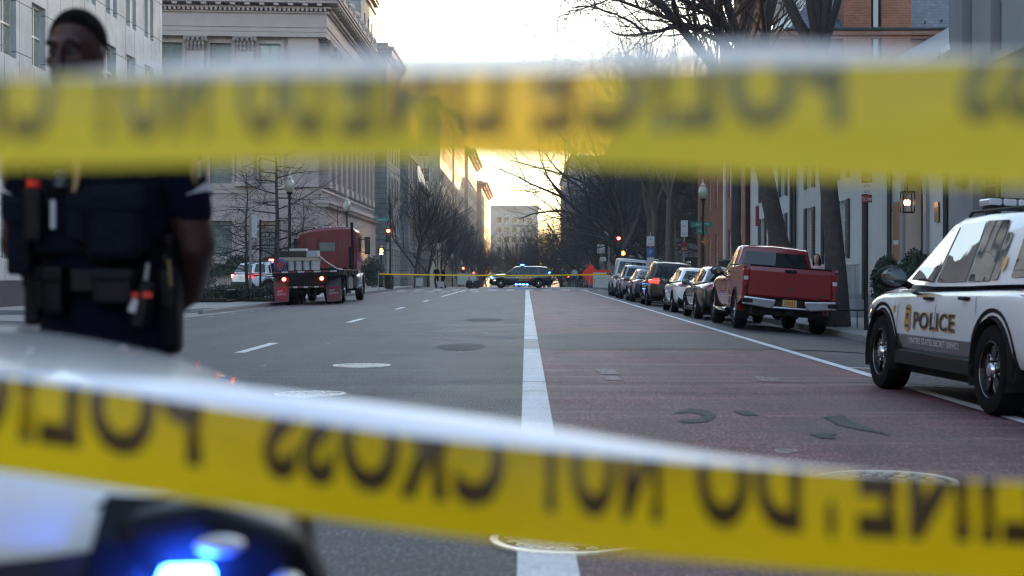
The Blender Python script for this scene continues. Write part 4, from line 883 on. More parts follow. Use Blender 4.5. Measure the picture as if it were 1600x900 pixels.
def manhole(px, py, r, label, style=0):
    x, y = G(px, py); t = thing('manhole_cover', label, 'manhole cover', (x, y, gz(x, y) + .001)); mb = MB()
    def ring(mb, r0, r1, z0, z1, n=40): mb.lathe([(r0, z0), (r0, z1), (r1, z1), (r1, z0)], (0, 0, 0), 'Z', n)
    a = MB(); vs = []
    for rr, z in ((r * .90, -.01), (r * .90, .012), (r, .012), (r * 1.01, .0)): vs += [(rr * math.cos(2 * PI * k / 40), rr * math.sin(2 * PI * k / 40), z) for k in range(40)]
    a.add(vs, [(i * 40 + k, i * 40 + (k + 1) % 40, (i + 1) * 40 + (k + 1) % 40, (i + 1) * 40 + k) for i in range(3) for k in range(40)]); a.build('rim_ring', M['manhole'], t, fix=False)
    b = MB(); b.lathe([(r * .88, -.02), (r * .88, .004)], n=40); b.build('cover', M['darkiron'] if style else M['manhole'], t)
    c = MB()
    for rr, n in ((.25, 8), (.5, 14), (.75, 20)):
        if style == 2: break
        for k in range(n):
            an = 2 * PI * k / n; q = MB(); p = (r * rr * math.cos(an), r * rr * math.sin(an)); s_ = r * .075
            c.lathe([(s_, .003), (s_, .012)], (p[0], p[1], 0), 'Z', 8)
            if style: c.lathe([(s_ * .5, .003), (s_ * .5, .016)], (p[0], p[1], 0), 'Z', 6)
    if c.v: c.build('cover_studs', M['manhole'], t)
    return t
manhole(565, 572, .37, 'worn round manhole cover left of the centre line, farther one')
manhole(484, 617, .35, 'worn manhole cover just above the lower police tape')
manhole(300, 589, .36, 'manhole cover beside the officer at the side of the road', 1)
manhole(1228, 706, .075, 'small round valve cover in the red bus lane', 2)
manhole(1380, 752, .42, 'large ringed manhole cover in the red lane behind the tape', 1)
manhole(892, 847, .36, 'patterned manhole cover straddling the white centre line', 1)

# ---------------------------------------------------------------- facades
class Fr:
    def __init__(s, ox, oy, ang): s.o = (ox, oy); s.a = ang; s.c, s.s = math.cos(ang), math.sin(ang)
    def p(s, u, n, z): return Vector((s.o[0] + u * s.c + n * s.s, s.o[1] + u * s.s - n * s.c, z))
    def box(s, mb, u0, u1, n0, n1, z0, z1):
        v = [s.p(u, n, z) for u in (u0, u1) for n in (n0, n1) for z in (z0, z1)]
        mb.add(v, [(0, 1, 3, 2), (4, 6, 7, 5), (0, 4, 5, 1), (2, 3, 7, 6), (0, 2, 6, 4), (1, 5, 7, 3)])
def wall(mb, F, u0, u1, z0, z1, wins, dep=.22, n0=0.0):
    us = sorted(set([u0, u1] + [x for w_ in wins for x in w_[:2]])); zs = sorted(set([z0, z1] + [x for w_ in wins for x in w_[2:4]]))
    us = [u for u in us if u0 <= u <= u1]; zs = [z for z in zs if z0 <= z <= z1]
    for a, b in zip(us[:-1], us[1:]):
        for c, d in zip(zs[:-1], zs[1:]):
            if any(w_[0] <= (a + b) / 2 <= w_[1] and w_[2] <= (c + d) / 2 <= w_[3] for w_ in wins): continue
            mb.add([F.p(a, n0, c), F.p(b, n0, c), F.p(b, n0, d), F.p(a, n0, d)], [(0, 1, 2, 3)])
    for (a, b, c, d) in [w_[:4] for w_ in wins]:
        mb.add([F.p(a, n0, c), F.p(b, n0, c), F.p(b, n0, d), F.p(a, n0, d), F.p(a, n0 - dep, c), F.p(b, n0 - dep, c), F.p(b, n0 - dep, d), F.p(a, n0 - dep, d)], [(0, 4, 5, 1), (1, 5, 6, 2), (2, 6, 7, 3), (3, 7, 4, 0)])
_wc = {}
def window(parent, F, w_, dep=.22, n0=0.0, fm='framemetal', pm='glass', nv=1, nh=1, fw=.06):
    a, b, c, d = w_[:4]; W, H = b - a, d - c; key = (round(W, 2), round(H, 2), fm, pm, nv, nh)
    loc = F.p((a + b) / 2, n0 - dep + .05, (c + d) / 2)
    if key not in _wc:
        f = MB(); f.bb(-W / 2, -W / 2 + fw, -.05, .05, -H / 2, H / 2); f.bb(W / 2 - fw, W / 2, -.05, .05, -H / 2, H / 2); f.bb(-W / 2 + fw, W / 2 - fw, -.05, .05, H / 2 - fw, H / 2); f.bb(-W / 2 + fw, W / 2 - fw, -.05, .05, -H / 2, -H / 2 + fw)
        for i in range(1, nv + 1): x = -W / 2 + W * i / (nv + 1); f.bb(x - fw * .35, x + fw * .35, -.035, .03, -H / 2 + fw, H / 2 - fw)
        for i in range(1, nh + 1): z = -H / 2 + H * i / (nh + 1); f.bb(-W / 2 + fw, W / 2 - fw, -.045, .02, z - fw * .35, z + fw * .35)
        g = MB(); g.bb(-W / 2 + .01, W / 2 - .01, .01, .02, -H / 2 + .01, H / 2 - .01)
        fo = f.build('window', M[fm]); go = g.build('pane', M[pm]); _wc[key] = (fo.data, go.data); bpy.data.objects.remove(fo); bpy.data.objects.remove(go)
    o = bpy.data.objects.new('window', _wc[key][0]); COL.objects.link(o); o.parent = parent; o.matrix_parent_inverse = Matrix.Translation(-Vector(root_of(parent).location)); o.location = loc; o.rotation_euler = (0, 0, F.a)
    g = bpy.data.objects.new('pane', _wc[key][1]); COL.objects.link(g); g.parent = o
    return o
def rows(u0, u1, pitch, w_, z0, h): 
    n = int((u1 - u0) / pitch); off = ((u1 - u0) - n * pitch) / 2
    return [(u0 + off + pitch * (i + .5) - w_ / 2, u0 + off + pitch * (i + .5) + w_ / 2, z0, z0 + h) for i in range(n)]
EAST = R(90)     # facade facing +X (left side of the street): u runs along +Y
SOUTH = 0.0      # facade facing the camera: u runs along +X
WEST = R(-90)    # facade facing -X (right side): u runs along -Y

# --- pale modern office block, far left
def modern_block():
    t = thing('office_building', 'pale stone office block with tall narrow windows and dark granite base', 'building', (-19, 60, 0))
    F = Fr(-17.4, 46, EAST); L = 27.4; wins = []; z = 8.4
    ww = []
    for lvl in range(5):
        zb = 1.6 + 3.45 * lvl if lvl < 3 else 12.0 + 3.45 * (lvl - 3)
        for i in range(8):
            u = 1.6 + i * 3.2
            if lvl < 3: ww.append((u, u + 1.55, zb, zb + 2.25, 0))
            else: ww += [(u, u + .62, zb, zb + 2.5, 1), (u + 1.05, u + 1.67, zb, zb + 2.5, 1)]
    mb = MB(); wall(mb, F, 0, L, .95, 22, ww, .28); F.box(mb, -1, 0, -8, 0, 0, 22) ; F.box(mb, L - .001, L, -14, 0, 0, 22); F.box(mb, 0, L, -14, -13.9, 0, 22)
    mb.build('wall', M['panelstone'], t, world=True)
    b = MB(); F.box(b, -1.02, L + .02, -1, .06, 0, .95); b.build('base_course', M['granite'], t, world=True)
    for w_ in ww: window(t, F, w_, .28, fm='framemetal', pm='glass' if w_[4] else 'palepane', nv=0 if w_[4] else 1, nh=1, fw=.10)
    r = MB(); F.box(r, -1, L, -14, 0, 22, 22.4); r.build('roof', M['panelstone'], t, world=True)
modern_block()
# --- classical stone building with pilasters
def classical():
    t = thing('stone_building', 'pinkish classical stone building with carved capitals, dentil cornice and side colonnade', 'building', (-20, 118, 0))
    ang = R(6); F = Fr(-14 - 20 * math.cos(ang), 103.5 - 20 * math.sin(ang), ang); Lf = 20.0
    S = Fr(-14, 103.5, EAST); Ls = 33.0
    mb = MB(); fw = []
    px = [Lf - 1.6 - 3.25 - i * 3.25 for i in range(6)]      # pilaster centres
    cw = [c + 1.62 for c in px]
    for c in cw[1:]: fw += [(c - .72, c + .72, 2.35, 4.7), (c - .72, c + .72, 7.2, 9.3), (c - .72, c + .72, 14.4, 16.6), (c - .72, c + .72, 10.6, 13.4)]
    fw += [(cw[0] - .72, cw[0] + .72, 2.35, 4.7), (cw[0] - .72, cw[0] + .72, 7.2, 9.3), (cw[0] - .72, cw[0] + .72, 14.4, 16.6), (cw[0] - .72, cw[0] + .72, 10.6, 13.4)]
    wall(mb, F, 0, Lf, 0, 17.0, fw, .35)
    sw = rows(1.4, Ls - .5, 3.3, 1.3, 7.4, 2.6) + rows(1.4, Ls - .5, 3.3, 1.3, 11.4, 3.4)
    wall(mb, S, 0, Ls, 0, 17.0, sw, .4)
    F.box(mb, 0, Lf - .4, -20, -.5, 16.9, 17.0); S.box(mb, Ls - .02, Ls, -20, 0, 0, 19)
    mb.build('wall', M['pinkstone'], t, world=True)
    e = MB()
    for Fx, L in ((F, Lf), (S, Ls)):
        e1 = .0 if Fx is F else .0
        Fx.box(e, 0, L + e1, -.5, .10, 6.55, 6.85); Fx.box(e, 0, L, -.5, .16, 6.85, 6.95)
        Fx.box(e, 0, L, -.5, .62, 17.0, 17.32); Fx.box(e, 0, L, -.5, .66, 17.32, 17.62); Fx.box(e, 0, L, -.5, .72, 17.62, 17.74)
        Fx.box(e, 0, L, -.5, .66, 17.74, 18.55); Fx.box(e, 0, L, -.5, .80, 18.55, 18.66); Fx.box(e, 0, L, -.5, .92, 18.86, 18.98)
        Fx.box(e, 0, L, -.5, 1.45, 19.16, 19.34); Fx.box(e, 0, L, -.5, 1.55, 19.34, 19.52); Fx.box(e, 0, L, -.5, 1.62, 19.52, 19.60)
    # rounded corner junction blocks
    for z0, z1, d in ((17.0, 17.32, .62), (17.32, 17.62, .66), (17.62, 17.74, .72), (17.74, 18.55, .66), (18.55, 18.66, .8), (18.86, 18.98, .92), (19.16, 19.34, 1.45), (19.34, 19.52, 1.55), (19.52, 19.6, 1.62)): e.bb(-14.2, -14 + d - .003, 103.5 - d * .98, 103.8, z0 + .003, z1 - .003)
    e.build('entablature', M['pinksmooth'], t, world=True)
    for Fx, L in ((F, Lf), (S, Ls)):
        dn = MB(); k = 0
        while k * .30 < L + .6: Fx.box(dn, k * .30, k * .30 + .17, .6, 1.0, 18.67, 18.85); k += 1
        k = 0
        while k * .95 < L + .9: Fx.box(dn, k * .95, k * .95 + .34, .7, 1.38, 18.99, 19.15); k += 1
        dn.build('dentils', M['pinksmooth'], t, world=True)
    lh = MB()
    k = 0
    while k < 14: F.box(lh, .6 + k * 1.5, .9 + k * 1.5, 1.6, 1.72, 19.60, 19.86); k += 1
    lh.build('cornice_bosses', M['pinksmooth'], t, world=True)
    pl = MB(); cp = MB()
    rnd = random.Random(2)
    def pil(Fx, c, w_, n0, n1, zb, zt, flutes):
        pl = MB()
        Fx.box(pl, c - w_ / 2, c + w_ / 2, n0, n1, zb, zt)
        Fx.box(pl, c - w_ / 2 - .1, c + w_ / 2 + .1, n0, n1 + .1, zb, zb + .5)
        for q in range(flutes):
            u = c - w_ / 2 + w_ * (q + .5) / flutes; Fx.box(pl, u - w_ / flutes * .25, u + w_ / flutes * .25, n1, n1 + .06, zb + .6, zt - .1)
        pl.build('pilaster', M['pinksmooth'], t, world=True)
    def cap(Fx, c, w_, n1, z0):
        cp = MB()
        Fx.box(cp, c - w_ * .5, c + w_ * .5, 0, n1 + .02, z0, z0 + .85); Fx.box(cp, c - w_ * .68, c + w_ * .68, 0, n1 + .22, z0 + .88, z0 + 1.0)
        for row_, zz in enumerate((.08, .38, .68)):
            n = 5 if row_ < 2 else 4
            for q in range(n):
                u = c - w_ * .55 + w_ * 1.1 * (q + .5) / n; p = Fx.p(u, n1 + .08 + .05 * row_, z0 + zz + .1); cp.ell(p, (.11, .11, .17), 7, 5); cp.ell(p + Vector((0, 0, .13)), (.07, .13, .06), 6, 4)
        for q in (-1, 1): cp.ell(Fx.p(c + q * w_ * .6, n1 + .18, z0 + .76), (.14, .14, .14), 8, 6)
        cp.build('capital', M['carved'], t, world=True)
    for c in px: pil(F, c, 1.15, 0, .45, 7.0, 16.0, 5); cap(F, c, 1.15, .45, 16.0)
    F.box(pl, Lf - 2.0, Lf - .02, 0, .35, 7.0, 17.0); F.box(pl, Lf - 1.8, Lf - .2, .35, .40, 7.6, 16.6)
    u = 1.6
    while u < Ls: pil(S, u, 1.3, 0, .55, 7.0, 16.0, 6); cap(S, u, 1.3, .55, 16.0); u += 3.3 / 1.0
    pl.build('pilaster', M['pinksmooth'], t, world=True)
    for (a, b, c, d) in fw:
        ar = MB()
        F.box(ar, a - .22, a, 0, .08, c - .1, d + .1); F.box(ar, b, b + .22, 0, .08, c - .1, d + .1); F.box(ar, a - .22, b + .22, 0, .1, d + .0, d + .24); F.box(ar, a - .3, b + .3, 0, .16, c - .24, c - .0)
        ar.build('window_surround', M['pinksmooth'], t, world=True)
    for w_ in fw: window(t, F, w_, .35, fm='greenframe', pm='palepane', nv=1, nh=1, fw=.09)
    for w_ in sw: window(t, S, w_, .4, fm='greenframe', pm='glass', nv=1, nh=2, fw=.09)
    # attic and balustrade
    at = MB(); F.box(at, 0, Lf - .9, -3, .35, 19.6, 22.0); F.box(at, 0, Lf - .9, -3, .5, 20.3, 20.42)
    at.build('attic_wall', M['pinkstone'], t, world=True)
    bl = MB(); S.box(bl, 0, Ls, .5, .85, 19.6, 19.85); S.box(bl, 0, Ls, .5, .85, 20.72, 20.95); F.box(bl, Lf - 1.5, Lf + .2, .1, .9, 19.6, 21.3)
    u = .6
    while u < Ls:
        S.box(bl, u - .35, u + .35, .38, .95, 19.6, 21.1); S.box(bl, u - .42, u + .42, .32, 1.02, 21.0, 21.15)
        p = S.p(u, .66, 21.15); bl.lathe([(.12, 0), (.3, .12), (.34, .3), (.22, .5), (.06, .62)], p, 'Z', 10)
        for q in range(1, 8): bl.lathe([(.08, 0), (.13, .25), (.07, .5), (.1, .87)], S.p(u + q * .4, .67, 19.85), 'Z', 6)
        u += 3.3
    bl.build('balustrade', M['pinksmooth'], t, world=True)
    # lower terrace wing reaching toward the street
    po = MB(); T = Fr(-13.0, 99.5, EAST)
    T.box(po, 0, 33, -.95, 0, 0, 5.5); po.build('terrace_wall', M['pinkstone'], t, world=True)
    pc = MB(); T.box(pc, -.2, 33.2, -.95, .22, 5.5, 5.72); T.box(pc, -.3, 33.3, -.95, .36, 5.72, 5.95); T.box(pc, -.02, 33.02, -.9, .05, .0, .6)
    for q in range(34): T.box(pc, q * .98, q * .98 + .3, .2, .3, 5.5, 5.66)
    for q in range(60): pc.lathe([(.07, 0), (.11, .15), (.06, .35), (.09, .6)], T.p(.4 + q * .55, -.3, 5.95), 'Z', 6)
    T.box(pc, 0, 33, -.42, -.18, 6.55, 6.7)
    pc.build('terrace_cornice', M['pinksmooth'], t, world=True)
    en = MB(); [T.box(en, u0, u0 + 1.1, -.02, .03, .8, 4.2) for u0 in (3, 9, 15, 21, 27)]; en.build('terrace_door', M['shutter'], t, world=True)
classical()
def block(name, label, x, y0, y1, side, h, wallm, depth=14, zb=0.0, pitch=3.2, ww=1.3, wh=1.9, fl=3.5, first=1.4, fm='framemetal', pm='glass', cornice=.5, front=True, cmat=None, extras=None, nv=1, cap=98):
    """street building; side=-1 stands left of the road (faces +X), +1 right of it"""
    t = thing(name, label, 'building', (x + side * depth / 2, (y0 + y1) / 2, zb)); L = y1 - y0
    F = Fr(x, y0, EAST) if side < 0 else Fr(x, y1, WEST); Ff = Fr(x - depth, y0, SOUTH) if side < 0 else Fr(x, y0, SOUTH)
    mb = MB(); ws = []; n = int((h - first) / fl)
    for i in range(n): ws += rows(.4, L - .4, pitch, ww, zb + first + i * fl, wh)
    wf = []
    if front:
        for i in range(n): wf += rows(.5, depth - .5, pitch, ww, zb + first + i * fl, wh)
    wall(mb, F, 0, L, zb - 1, zb + h, ws, .25); wall(mb, Ff, 0, depth, zb - 1, zb + h, wf, .25)
    bk = Fr(x, y1, EAST) if side < 0 else Fr(x, y0, WEST)
    mb.add([Vector((x, y1, zb - 1)), Vector((x + side * depth, y1, zb - 1)), Vector((x + side * depth, y1, zb + h)), Vector((x, y1, zb + h))], [(0, 1, 2, 3)])
    mb.add([Vector((x + side * depth, y0, zb - 1)), Vector((x + side * depth, y1, zb - 1)), Vector((x + side * depth, y1, zb + h)), Vector((x + side * depth, y0, zb + h))], [(0, 1, 2, 3)])
    mb.build('wall', M[wallm], t, world=True)
    c = MB(); Fb = lambda n0, n1, z0, z1: c.bb(min(x - side * n1, x + side * depth), max(x - side * n1, x + side * depth), y0 - n1, y1 + .01, z0, z1)
    Fb(0, cornice * .4, zb + h - 1.2, zb + h - 1.05); Fb(0, cornice * .7, zb + h - .5, zb + h - .25); Fb(0, cornice, zb + h - .25, zb + h + .02); Fb(0, cornice * .2, zb + h + .02, zb + h + .5)
    if cornice > .6:
        k = 0
        while k * .8 < L: F.box(c, k * .8, k * .8 + .35, 0, cornice * .65, zb + h - .8, zb + h - .5); k += 1
    for i in range(1, n): 
        if i in (1, n - 1): Fb(0, .14, zb + first + i * fl - .75, zb + first + i * fl - .5)
    c.build('cornice', M[cmat or wallm], t, world=True)
    allw = [(F, w_) for w_ in ws] + [(Ff, w_) for w_ in wf]
    if len(allw) > cap:
        rest = allw[cap:]; allw = allw[:cap]; f = MB()
        for FF, (a, b, c_, d) in rest: FF.box(f, a, b, -.2, -.19, c_, d)
        tag(f.build('window_grid', M[pm], t, world=True), kind='stuff')
    for FF, w_ in allw: window(t, FF, w_, .25, fm=fm, pm=pm, nv=nv, nh=1)
    return t, F, Ff
block('stone_building', 'grey rusticated corner building rising behind the classical terrace', -13.6, 150, 166, -1, 23.6, 'greystone', 10, crest(150), 3.1, 1.2, 2.1, 3.6, 2.0, cornice=.8)
block('stone_building', 'narrow grey stone building with tall white bay windows', -12.9, 168.5, 183, -1, 21.5, 'greystone', 10, crest(170), 2.4, 1.35, 2.6, 3.5, 1.6, fm='whitetrim', cornice=.9)
tm, Fm, Ffm = block('mansard_house', 'low house with blue slate mansard roof behind the street trees', -12.8, 186, 204, -1, 13.0, 'darkstone', 10, crest(190), 3.0, 1.2, 1.9, 3.4, 1.5, fm='whitetrim')
mb = MB(); z = crest(190) + 13.5; mb.add([(-12.9, 186, z), (-12.9, 204, z), (-22.8, 204, z), (-22.8, 186, z), (-14.6, 187.8, z + 4.5), (-14.6, 202.2, z + 4.5), (-21, 202.2, z + 4.5), (-21, 187.8, z + 4.5)], [(0, 1, 5, 4), (1, 2, 6, 5), (2, 3, 7, 6), (3, 0, 4, 7), (4, 5, 6, 7)]); mb.build('roof', M['mansard'], tm, world=True)
block('office_tower', 'tall tan office block halfway down the left side', -12.6, 225, 262, -1, 29, 'tan', 12, crest(240), 3.6, 1.7, 2.0, 3.7, 2.2)
block('office_tower', 'sunlit tan tower with plain street wall and heavy cornice', -12.5, 268, 312, -1, 33, 'tan', 12, crest(290), 3.9, 1.6, 2.1, 3.8, 2.4, cornice=.9)
block('office_tower', 'glowing tan stone block with projecting cornices', -12.0, 318, 372, -1, 31.5, 'tan', 12, crest(340), 4.2, 1.5, 2.3, 3.9, 2.4, cornice=1.6)
block('office_tower', 'last sunlit stone block before the street bends', -11.0, 380, 450, -1, 30, 'tan', 12, crest(420), 4.2, 1.5, 2.3, 3.9, 2.4, cornice=1.6)
block('office_tower', 'pale concrete office slab closing the end of the street', 4.0, 520, 545, -1, 30, 'paletan', 16, crest(520), 2.6, 1.5, 1.7, 3.3, 1.6, pm='glass')
# roof top building behind the classical one
block('office_building', 'blue grey attic storey with slate roof above the classical parapet', -14.7, 137, 149.5, -1, 27.5, 'greystone', 12, 0, 3.2, 1.2, 1.9, 3.5, 2.0, fm='whitetrim')
# right side beyond the park
block('office_building', 'dark grey building behind the park trees farther down', 9.6, 330, 430, 1, 31.5, 'greystone', 30, crest(380), 4.0, 1.8, 2.2, 3.8, 2, cap=80)
block('office_building', 'dark stone building directly behind the bare park trees', 15.5, 182, 325, 1, 25, 'greystone', 60, crest(182), 4.0, 1.6, 2.2, 3.8, 2, cap=80)
mb = MB(); mb.bb(32, 230, 150, 200, -2, 46); tag(mb.build('office_tower', M['darkstone']), 'unseen tall block added behind the brick houses to stop the sun', 'building')  # hidden slab, added and sized only to keep the street in shade
mb = MB(); mb.bb(42, 52, 205, 240, -2, 24); mb.bb(40.5, 53.5, 203.5, 241.5, 24, 24.8); tag(mb.build('office_building', M['darkstone']), 'unseen low block added beyond the park corner against the sun', 'building')  # out of sight behind the houses, added to help block the sun

# --- right side houses
def white_house():
    t = thing('stucco_house', 'pale stucco house with dark shutters, downpipes and an arched doorway', 'house', (14, 55, 0))
    F = Fr(10.5, 72, WEST); L = 34.5; H = 6.5; ws = []
    for u in (3.2, 8.6, 14.5, 20.5): ws += [(u, u + 1.1, 1.7, 3.6), (u, u + 1.1, 4.35, 5.85)]
    door = (29.4, 31.6, .1, 4.0)
    mb = MB(); wall(mb, F, 0, L, -.1, H, ws + [door], .5)
    Ff = Fr(10.5, 72 - L, SOUTH); wall(mb, Ff, 0, 12, -.1, H, [], .2)
    mb.add([F.p(0, 0, 0), F.p(0, -12, 0), F.p(0, -12, H), F.p(0, 0, H)], [(0, 1, 2, 3)]); mb.build('wall', M['stucco'], t, world=True)
    for (a, b, c, d) in ws:
        for s0 in (a - .5, b + .04):
            sh = MB()
            F.box(sh, s0, s0 + .46, .0, .05, c - .02, d + .02)
            for q in range(int((d - c) / .12)): F.box(sh, s0 + .05, s0 + .41, .05, .065, c + .05 + q * .12, c + .11 + q * .12)
            sh.build('shutter', M['shutter'], t, world=True)
    for w_ in ws: window(t, F, w_, .2, fm='whitetrim', nv=1, nh=2)
    for u in (6.3, 11.6, 12.4, 18.0, 24.6, 27.9, 33.8):
        dp = MB(); dp.tube([F.p(u, .10, 0), F.p(u, .10, H - .4)], .07, 8); [dp.box(F.p(u, .08, z_), (.1, .16, .05)) for z_ in (1, 3, 5)]
        dp.build('downpipe', M['shutter'], t, world=True)
    # arched door case
    ac = MB(); c = 30.5; n = 14
    for k in range(n):
        a0, a1 = PI * k / n, PI * (k + 1) / n
        for (r0, r1, nn) in ((1.1, 1.42, .09),):
            v = [F.p(c + rr * math.cos(an), dd, 3.0 + rr * math.sin(an)) for an in (a0, a1) for rr in (r0, r1) for dd in (0, nn)]
            ac.add(v, [(0, 1, 3, 2), (4, 6, 7, 5), (0, 4, 5, 1), (2, 3, 7, 6), (1, 5, 7, 3), (0, 2, 6, 4)])
    for s0 in (c - 1.42, c + 1.1): F.box(ac, s0, s0 + .32, 0, .09, 0, 3.0)
    # spandrels turning the square opening into an arch
    for s in (-1, 1):
        poly = [(c + s * 1.1, 4.0), (c, 4.0)] + [(c + s * 1.1 * math.sin(k * PI / 2 / 8), 3.0 + 1.1 * math.cos(k * PI / 2 / 8)) for k in range(1, 9)]
        poly = [(u, min(z_, 4.0)) for u, z_ in poly]
        ac.add([F.p(u, -.01, z_) for u, z_ in poly], [tuple(range(len(poly)))])
    ac.build('door_surround', M['greystucco'], t, world=True)
    dr = MB(); F.box(dr, 29.4, 31.6, -.5, -.42, .1, 4.0); do = dr.build('door', M['shutter'], t, world=True)
    d2 = MB(); [F.box(d2, c + x0, c + x0 + .75, -.42, -.39, z0, z0 + .8) for x0 in (-.95, .2) for z0 in (.4, 1.4, 2.4)]; d2.build('door_panel', M['shutter'], do, world=True)
    # lantern over the door
    la = MB(); p = F.p(31.0, .35, 3.05)
    la.box(p + Vector((0, 0, .30)), (.34, .34, .05)); la.box(p - Vector((0, 0, .24)), (.30, .30, .04)); [la.box(p + Vector((dx, dy, .03)), (.025, .025, .52)) for dx in (-.15, .15) for dy in (-.15, .15)]; la.tube([p + Vector((0, 0, .32)), p + Vector((0, 0, .95))], .02, 6)
    lo = la.build('lantern', M['blackpaint'], t, world=True); e = MB(); [e.ell(p + Vector((dx, dy, .02)), (.042, .042, .075), 8, 6) for dx, dy in ((-.06, -.03), (.05, .06), (.0, -.08))]; e.build('lantern_bulb', M['lanternbulb'], lo, world=True)
    sg = MB(); F.box(sg, 28.2, 29.0, .03, .07, 1.55, 3.2); so = sg.build('wall_plaque', mat('bronze plaque', (.25, .13, .07), .5, .4), t, world=True)
    s2 = MB(); F.box(s2, 28.3, 28.9, .075, .08, 2.0, 2.12); s2.build('plaque_line', M['signwhite'], so, world=True)
    s3 = MB(); F.box(s3, 32.6, 32.95, .03, .06, 2.5, 3.0); s3.build('number_plaque', mat('brass plaque', (.3, .2, .1), .4, .5), t, world=True)
    bc = MB(); F.box(bc, -.02, 29.0, 0, .06, -.1, .55); F.box(bc, 32, L, 0, .06, -.1, .55); F.box(bc, 0, L, 0, .22, H - .35, H - .1); F.box(bc, 0, L, 0, .35, H - .1, H + .05)
    F.box(bc, 30.2, 33.6, 0, .12, 5.8, 5.92)
    bc.build('wall_trim', M['greystucco'], t, world=True)
    # pitched slate roof with gable verge toward the camera
    rf = MB(); y1, y0 = 72.3, 72 - L - .3; rf.add([(10.1, y0, H), (10.1, y1, H), (16.5, y1, H + 4.3), (16.5, y0, H + 4.3), (22.9, y0, H), (22.9, y1, H)], [(0, 1, 2, 3), (3, 2, 5, 4), (0, 3, 4), (1, 5, 2)]); ro = rf.build('roof', M['slate'], t, world=True)
    sm = ro.modifiers.new('s', 'SOLIDIFY'); sm.thickness = .12
    vg = MB(); vg.tube([(10.0, y0 - .02, H - .05), (16.5, y0 - .02, H + 4.35)], .12, 4); vg.build('verge_board', M['whitetrim'], t, world=True)
white_house()
def brick_house():
    """red brick house behind the stucco one, its chimneys above the roofs"""
    t = thing('brick_house', 'red brick house with massive chimney stacks and blue slate roof', 'house', (24, 88, 0))
    F = Fr(11.6, 80, SOUTH); z0 = -.2; mb = MB(); H = 13.8; ws = rows(1.5, 16.5, 4.2, 1.1, 9.2, 2.2)
    wall(mb, F, 0, 22, z0, H, ws, .2); E = Fr(11.6, 104, WEST); we = rows(1, 23, 3.6, 1.1, 1.7, 1.9) + rows(1, 23, 3.6, 1.1, 5.2, 1.9); wall(mb, E, 0, 24, z0, H, we, .2)
    mb.build('wall', M['brick'], t, world=True)
    for w_ in ws: window(t, F, w_, .2, fm='whitetrim', nv=1, nh=2)
    for w_ in we: window(t, E, w_, .2, fm='whitetrim', nv=1, nh=2)
    for (x0, x1) in ((11.0, 12.5), (16.4, 17.8), (18.35, 19.85)):
        c = MB(); c.bb(x0, x1, 79.55, 81.6, H - 3.6, 21); c.bb(x0 - .12, x1 + .12, 79.43, 81.72, 21, 21.5); c.build('chimney', M['brick'], t, world=True)
    rf = MB(); rf.add([(13.6, 79.8, H), (34, 79.8, H), (34, 92, H + 8.5), (20, 92, H + 8.5), (13.6, 104, H), (34, 104, H)], [(0, 1, 2, 3), (0, 3, 4), (3, 2, 5, 4)]); r = rf.build('roof', M['slate'], t, world=True); r.modifiers.new('s', 'SOLIDIFY').thickness = .1
    ev = MB(); ev.bb(11.5, 34, 79.6, 79.8, H - .5, H - .32); ev.bb(11.5, 34, 79.42, 79.8, H - .32, H - .05); ev.build('eaves', M['oldbrick'], t, world=True)
    gu = MB(); gu.tube([(13.4, 79.4, H - .02), (34, 79.4, H - .02)], .09, 8); [gu.box((14.5 + i * .9, 80.2 + (i % 3) * .18, H + .35 + (i % 3) * .12), (.08, .16, .1)) for i in range(21)]; gu.build('gutter', M['shutter'], t, world=True)
    b = MB(); b.bb(17.95, 18.2, 79.7, 80.2, H - 3.5, 21); b.build('chimney_pipe', M['galv'], t, world=True)
brick_house()
def old_house():
    t = thing('brick_house', 'narrow painted brick house beside the pale stucco house', 'house', (15, 76, 0)); F = Fr(10.3, 79.6, WEST); mb = MB(); ws = [(1.2, 2.2, 1.6, 3.4), (4.2, 5.2, 1.6, 3.4), (1.2, 2.2, 5, 6.8), (4.2, 5.2, 5, 6.8)]
    wall(mb, F, 0, 7.3, -.1, 8.6, ws, .2); mb.add([(10.3, 79.6, 0), (20, 79.6, 0), (20, 79.6, 8.6), (10.3, 79.6, 8.6)], [(0, 1, 2, 3)]); mb.bb(10.3, 20, 72.32, 79.6, 8.6, 8.75); mb.build('wall', M['oldbrick'], t, world=True)
    for w_ in ws: window(t, F, w_, .2, fm='whitetrim', nv=1, nh=2)
    q = MB(); F.box(q, -.1, .18, 0, .1, 0, 8.6); q.build('corner_board', M['whitetrim'], t, world=True)
    rl = MB(); [rl.tube([(9.9, 72.5 + i * .3, 0), (9.9, 72.5 + i * .3, 1.9)], .02, 4) for i in range(22)]; rl.tube([(9.9, 72.5, 1.85), (9.9, 78.9, 1.85)], .03, 4); rl.build('fire_escape_rail', M['blackpaint'], t, world=True)
old_house()
